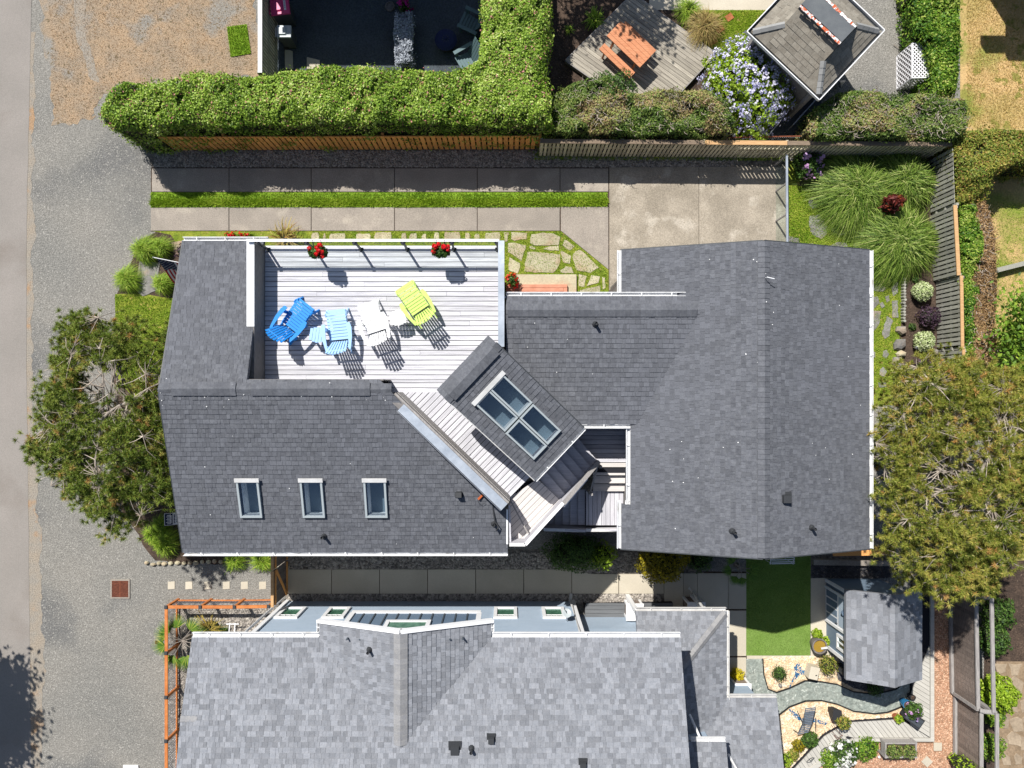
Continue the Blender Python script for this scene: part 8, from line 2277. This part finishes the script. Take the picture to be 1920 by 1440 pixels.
# ================================================================ FLAG AND YARD SIGN
fg = empty('flag', P(300, 490, 3.0), 'stars and stripes flag on a pole at the front gable', 'flag')
T0 = V3(-11.60, 4.49, 3.30)
hx = Vector((0.93, -0.16, -0.28)).normalized()      # hoist runs along the pole towards the wall
fy = Vector((0.02, -0.62, -1.15)).normalized()
HL, FLn = 0.95, 1.5
MB().tube([T0 - hx * 0.08, T0 + hx * 2.0], .014, 8).build('pole', M['white'], fg)
MB().lathe(T0 - hx * .09, [(.004, -.03), (.028, 0), (.004, .03)], 8).build('finial', M['steel'], fg)
nf = hx.cross(fy).normalized()
def fpt(h_, f_, lift=0.0):
    wv = 0.035 * math.sin(f_ * 7 + h_ * 5) * f_
    return T0 + hx * (h_ * HL) + fy * (f_ * FLn) + nf * (wv + lift)
def cloth(name, h0, h1, f0, f1, m, lift):
    q = MB(); n = 10
    for i in range(n):
        a, b = f0 + (f1 - f0) * i / n, f0 + (f1 - f0) * (i + 1) / n
        for sg in (-1, 1):
            pts = [fpt(h0, a, lift * sg), fpt(h1, a, lift * sg), fpt(h1, b, lift * sg), fpt(h0, b, lift * sg)]
            q.face(pts if sg > 0 else pts[::-1])
    return q.build(name, m, fg)
for i in range(13):
    cloth('stripe', i / 13, (i + 1) / 13, 0.02, 1.0, M['red'] if i % 2 == 0 else M['clothwhite'], 0.002)
cloth('canton', 0, 7 / 13, 0.02, 0.42, M['navy'], 0.006)
for i in range(9):
    for j in range(6 if i % 2 == 0 else 5):
        h_ = (i + 0.75) / 9.5 * 7 / 13; f_ = 0.02 + 0.4 * ((j + (0.5 if i % 2 == 0 else 1.0)) / 6)
        for sg in (-1, 1):
            c = fpt(h_, f_, 0.008 * sg); q = []
            for k in range(10):
                t = k * math.pi / 5; rr_ = .021 if k % 2 == 0 else .009
                q.append(c + hx * math.sin(t) * rr_ + fy * math.cos(t) * rr_)
            if sg < 0: q.reverse()
            MB().face(q).build('star', M['clothwhite'], fg)
ys = empty('yard_sign', P(325, 980), 'small dark and white yard sign beside the pine near the front wall', 'sign')
sc = P(323, 973, 0.6)
sn = Vector((0.62, 0.1, 0.78)).normalized(); sy = Vector((0, 1, 0)); sy = (sy - sn * sy.dot(sn)).normalized(); sz = sn.cross(sy) * -1
if sz.x > 0: sz = -sz
def sgn(y0, y1, z0, z1, m, nm, off, th=0.006):
    c = sc + sy * ((y0 + y1) / 2) + sz * ((z0 + z1) / 2) + sn * off
    a_, b_ = sy * abs(y1 - y0) / 2, sz * abs(z1 - z0) / 2
    k = sn * th
    q = [c - a_ - b_, c + a_ - b_, c + a_ + b_, c - a_ + b_]
    if (a_.cross(b_)).dot(sn) < 0: q.reverse()
    MB().hexa(q, [p + k for p in q]).build(nm, m, ys)
sgn(-.22, .22, -.27, .27, M['white'], 'board', 0)
sgn(-.20, .20, -.01, .25, M['navy'], 'dark_panel', .008)
for k in range(7): sgn(-.17 + k * .05, -.145 + k * .05, .08 - .02 * (k % 3), .18 + .03 * (k % 2), M['white'], 'lettering', .016, .003)
sgn(-.17, .17, .055, .08, M['white'], 'lettering', .0165, .003)
for k in range(6): sgn(-.15 + k * .05, -.12 + k * .05, .01, .04, M['white'], 'lettering', .016, .003)
for k in range(6): sgn(-.16 + k * .055, -.125 + k * .055, -.10, -.05, M['navy'], 'lettering', .008, .003)
for k in range(4): sgn(-.14 + k * .075, -.09 + k * .075, -.22, -.14, M['navy'], 'lettering', .008, .003)
for y in (-.14, .14):
    p = sc + sy * y - sz * .1; MB().tube([V3(p.x - .02, p.y, 0), p - sn * .006], .01, 5).build('stake', M['steel'], ys)
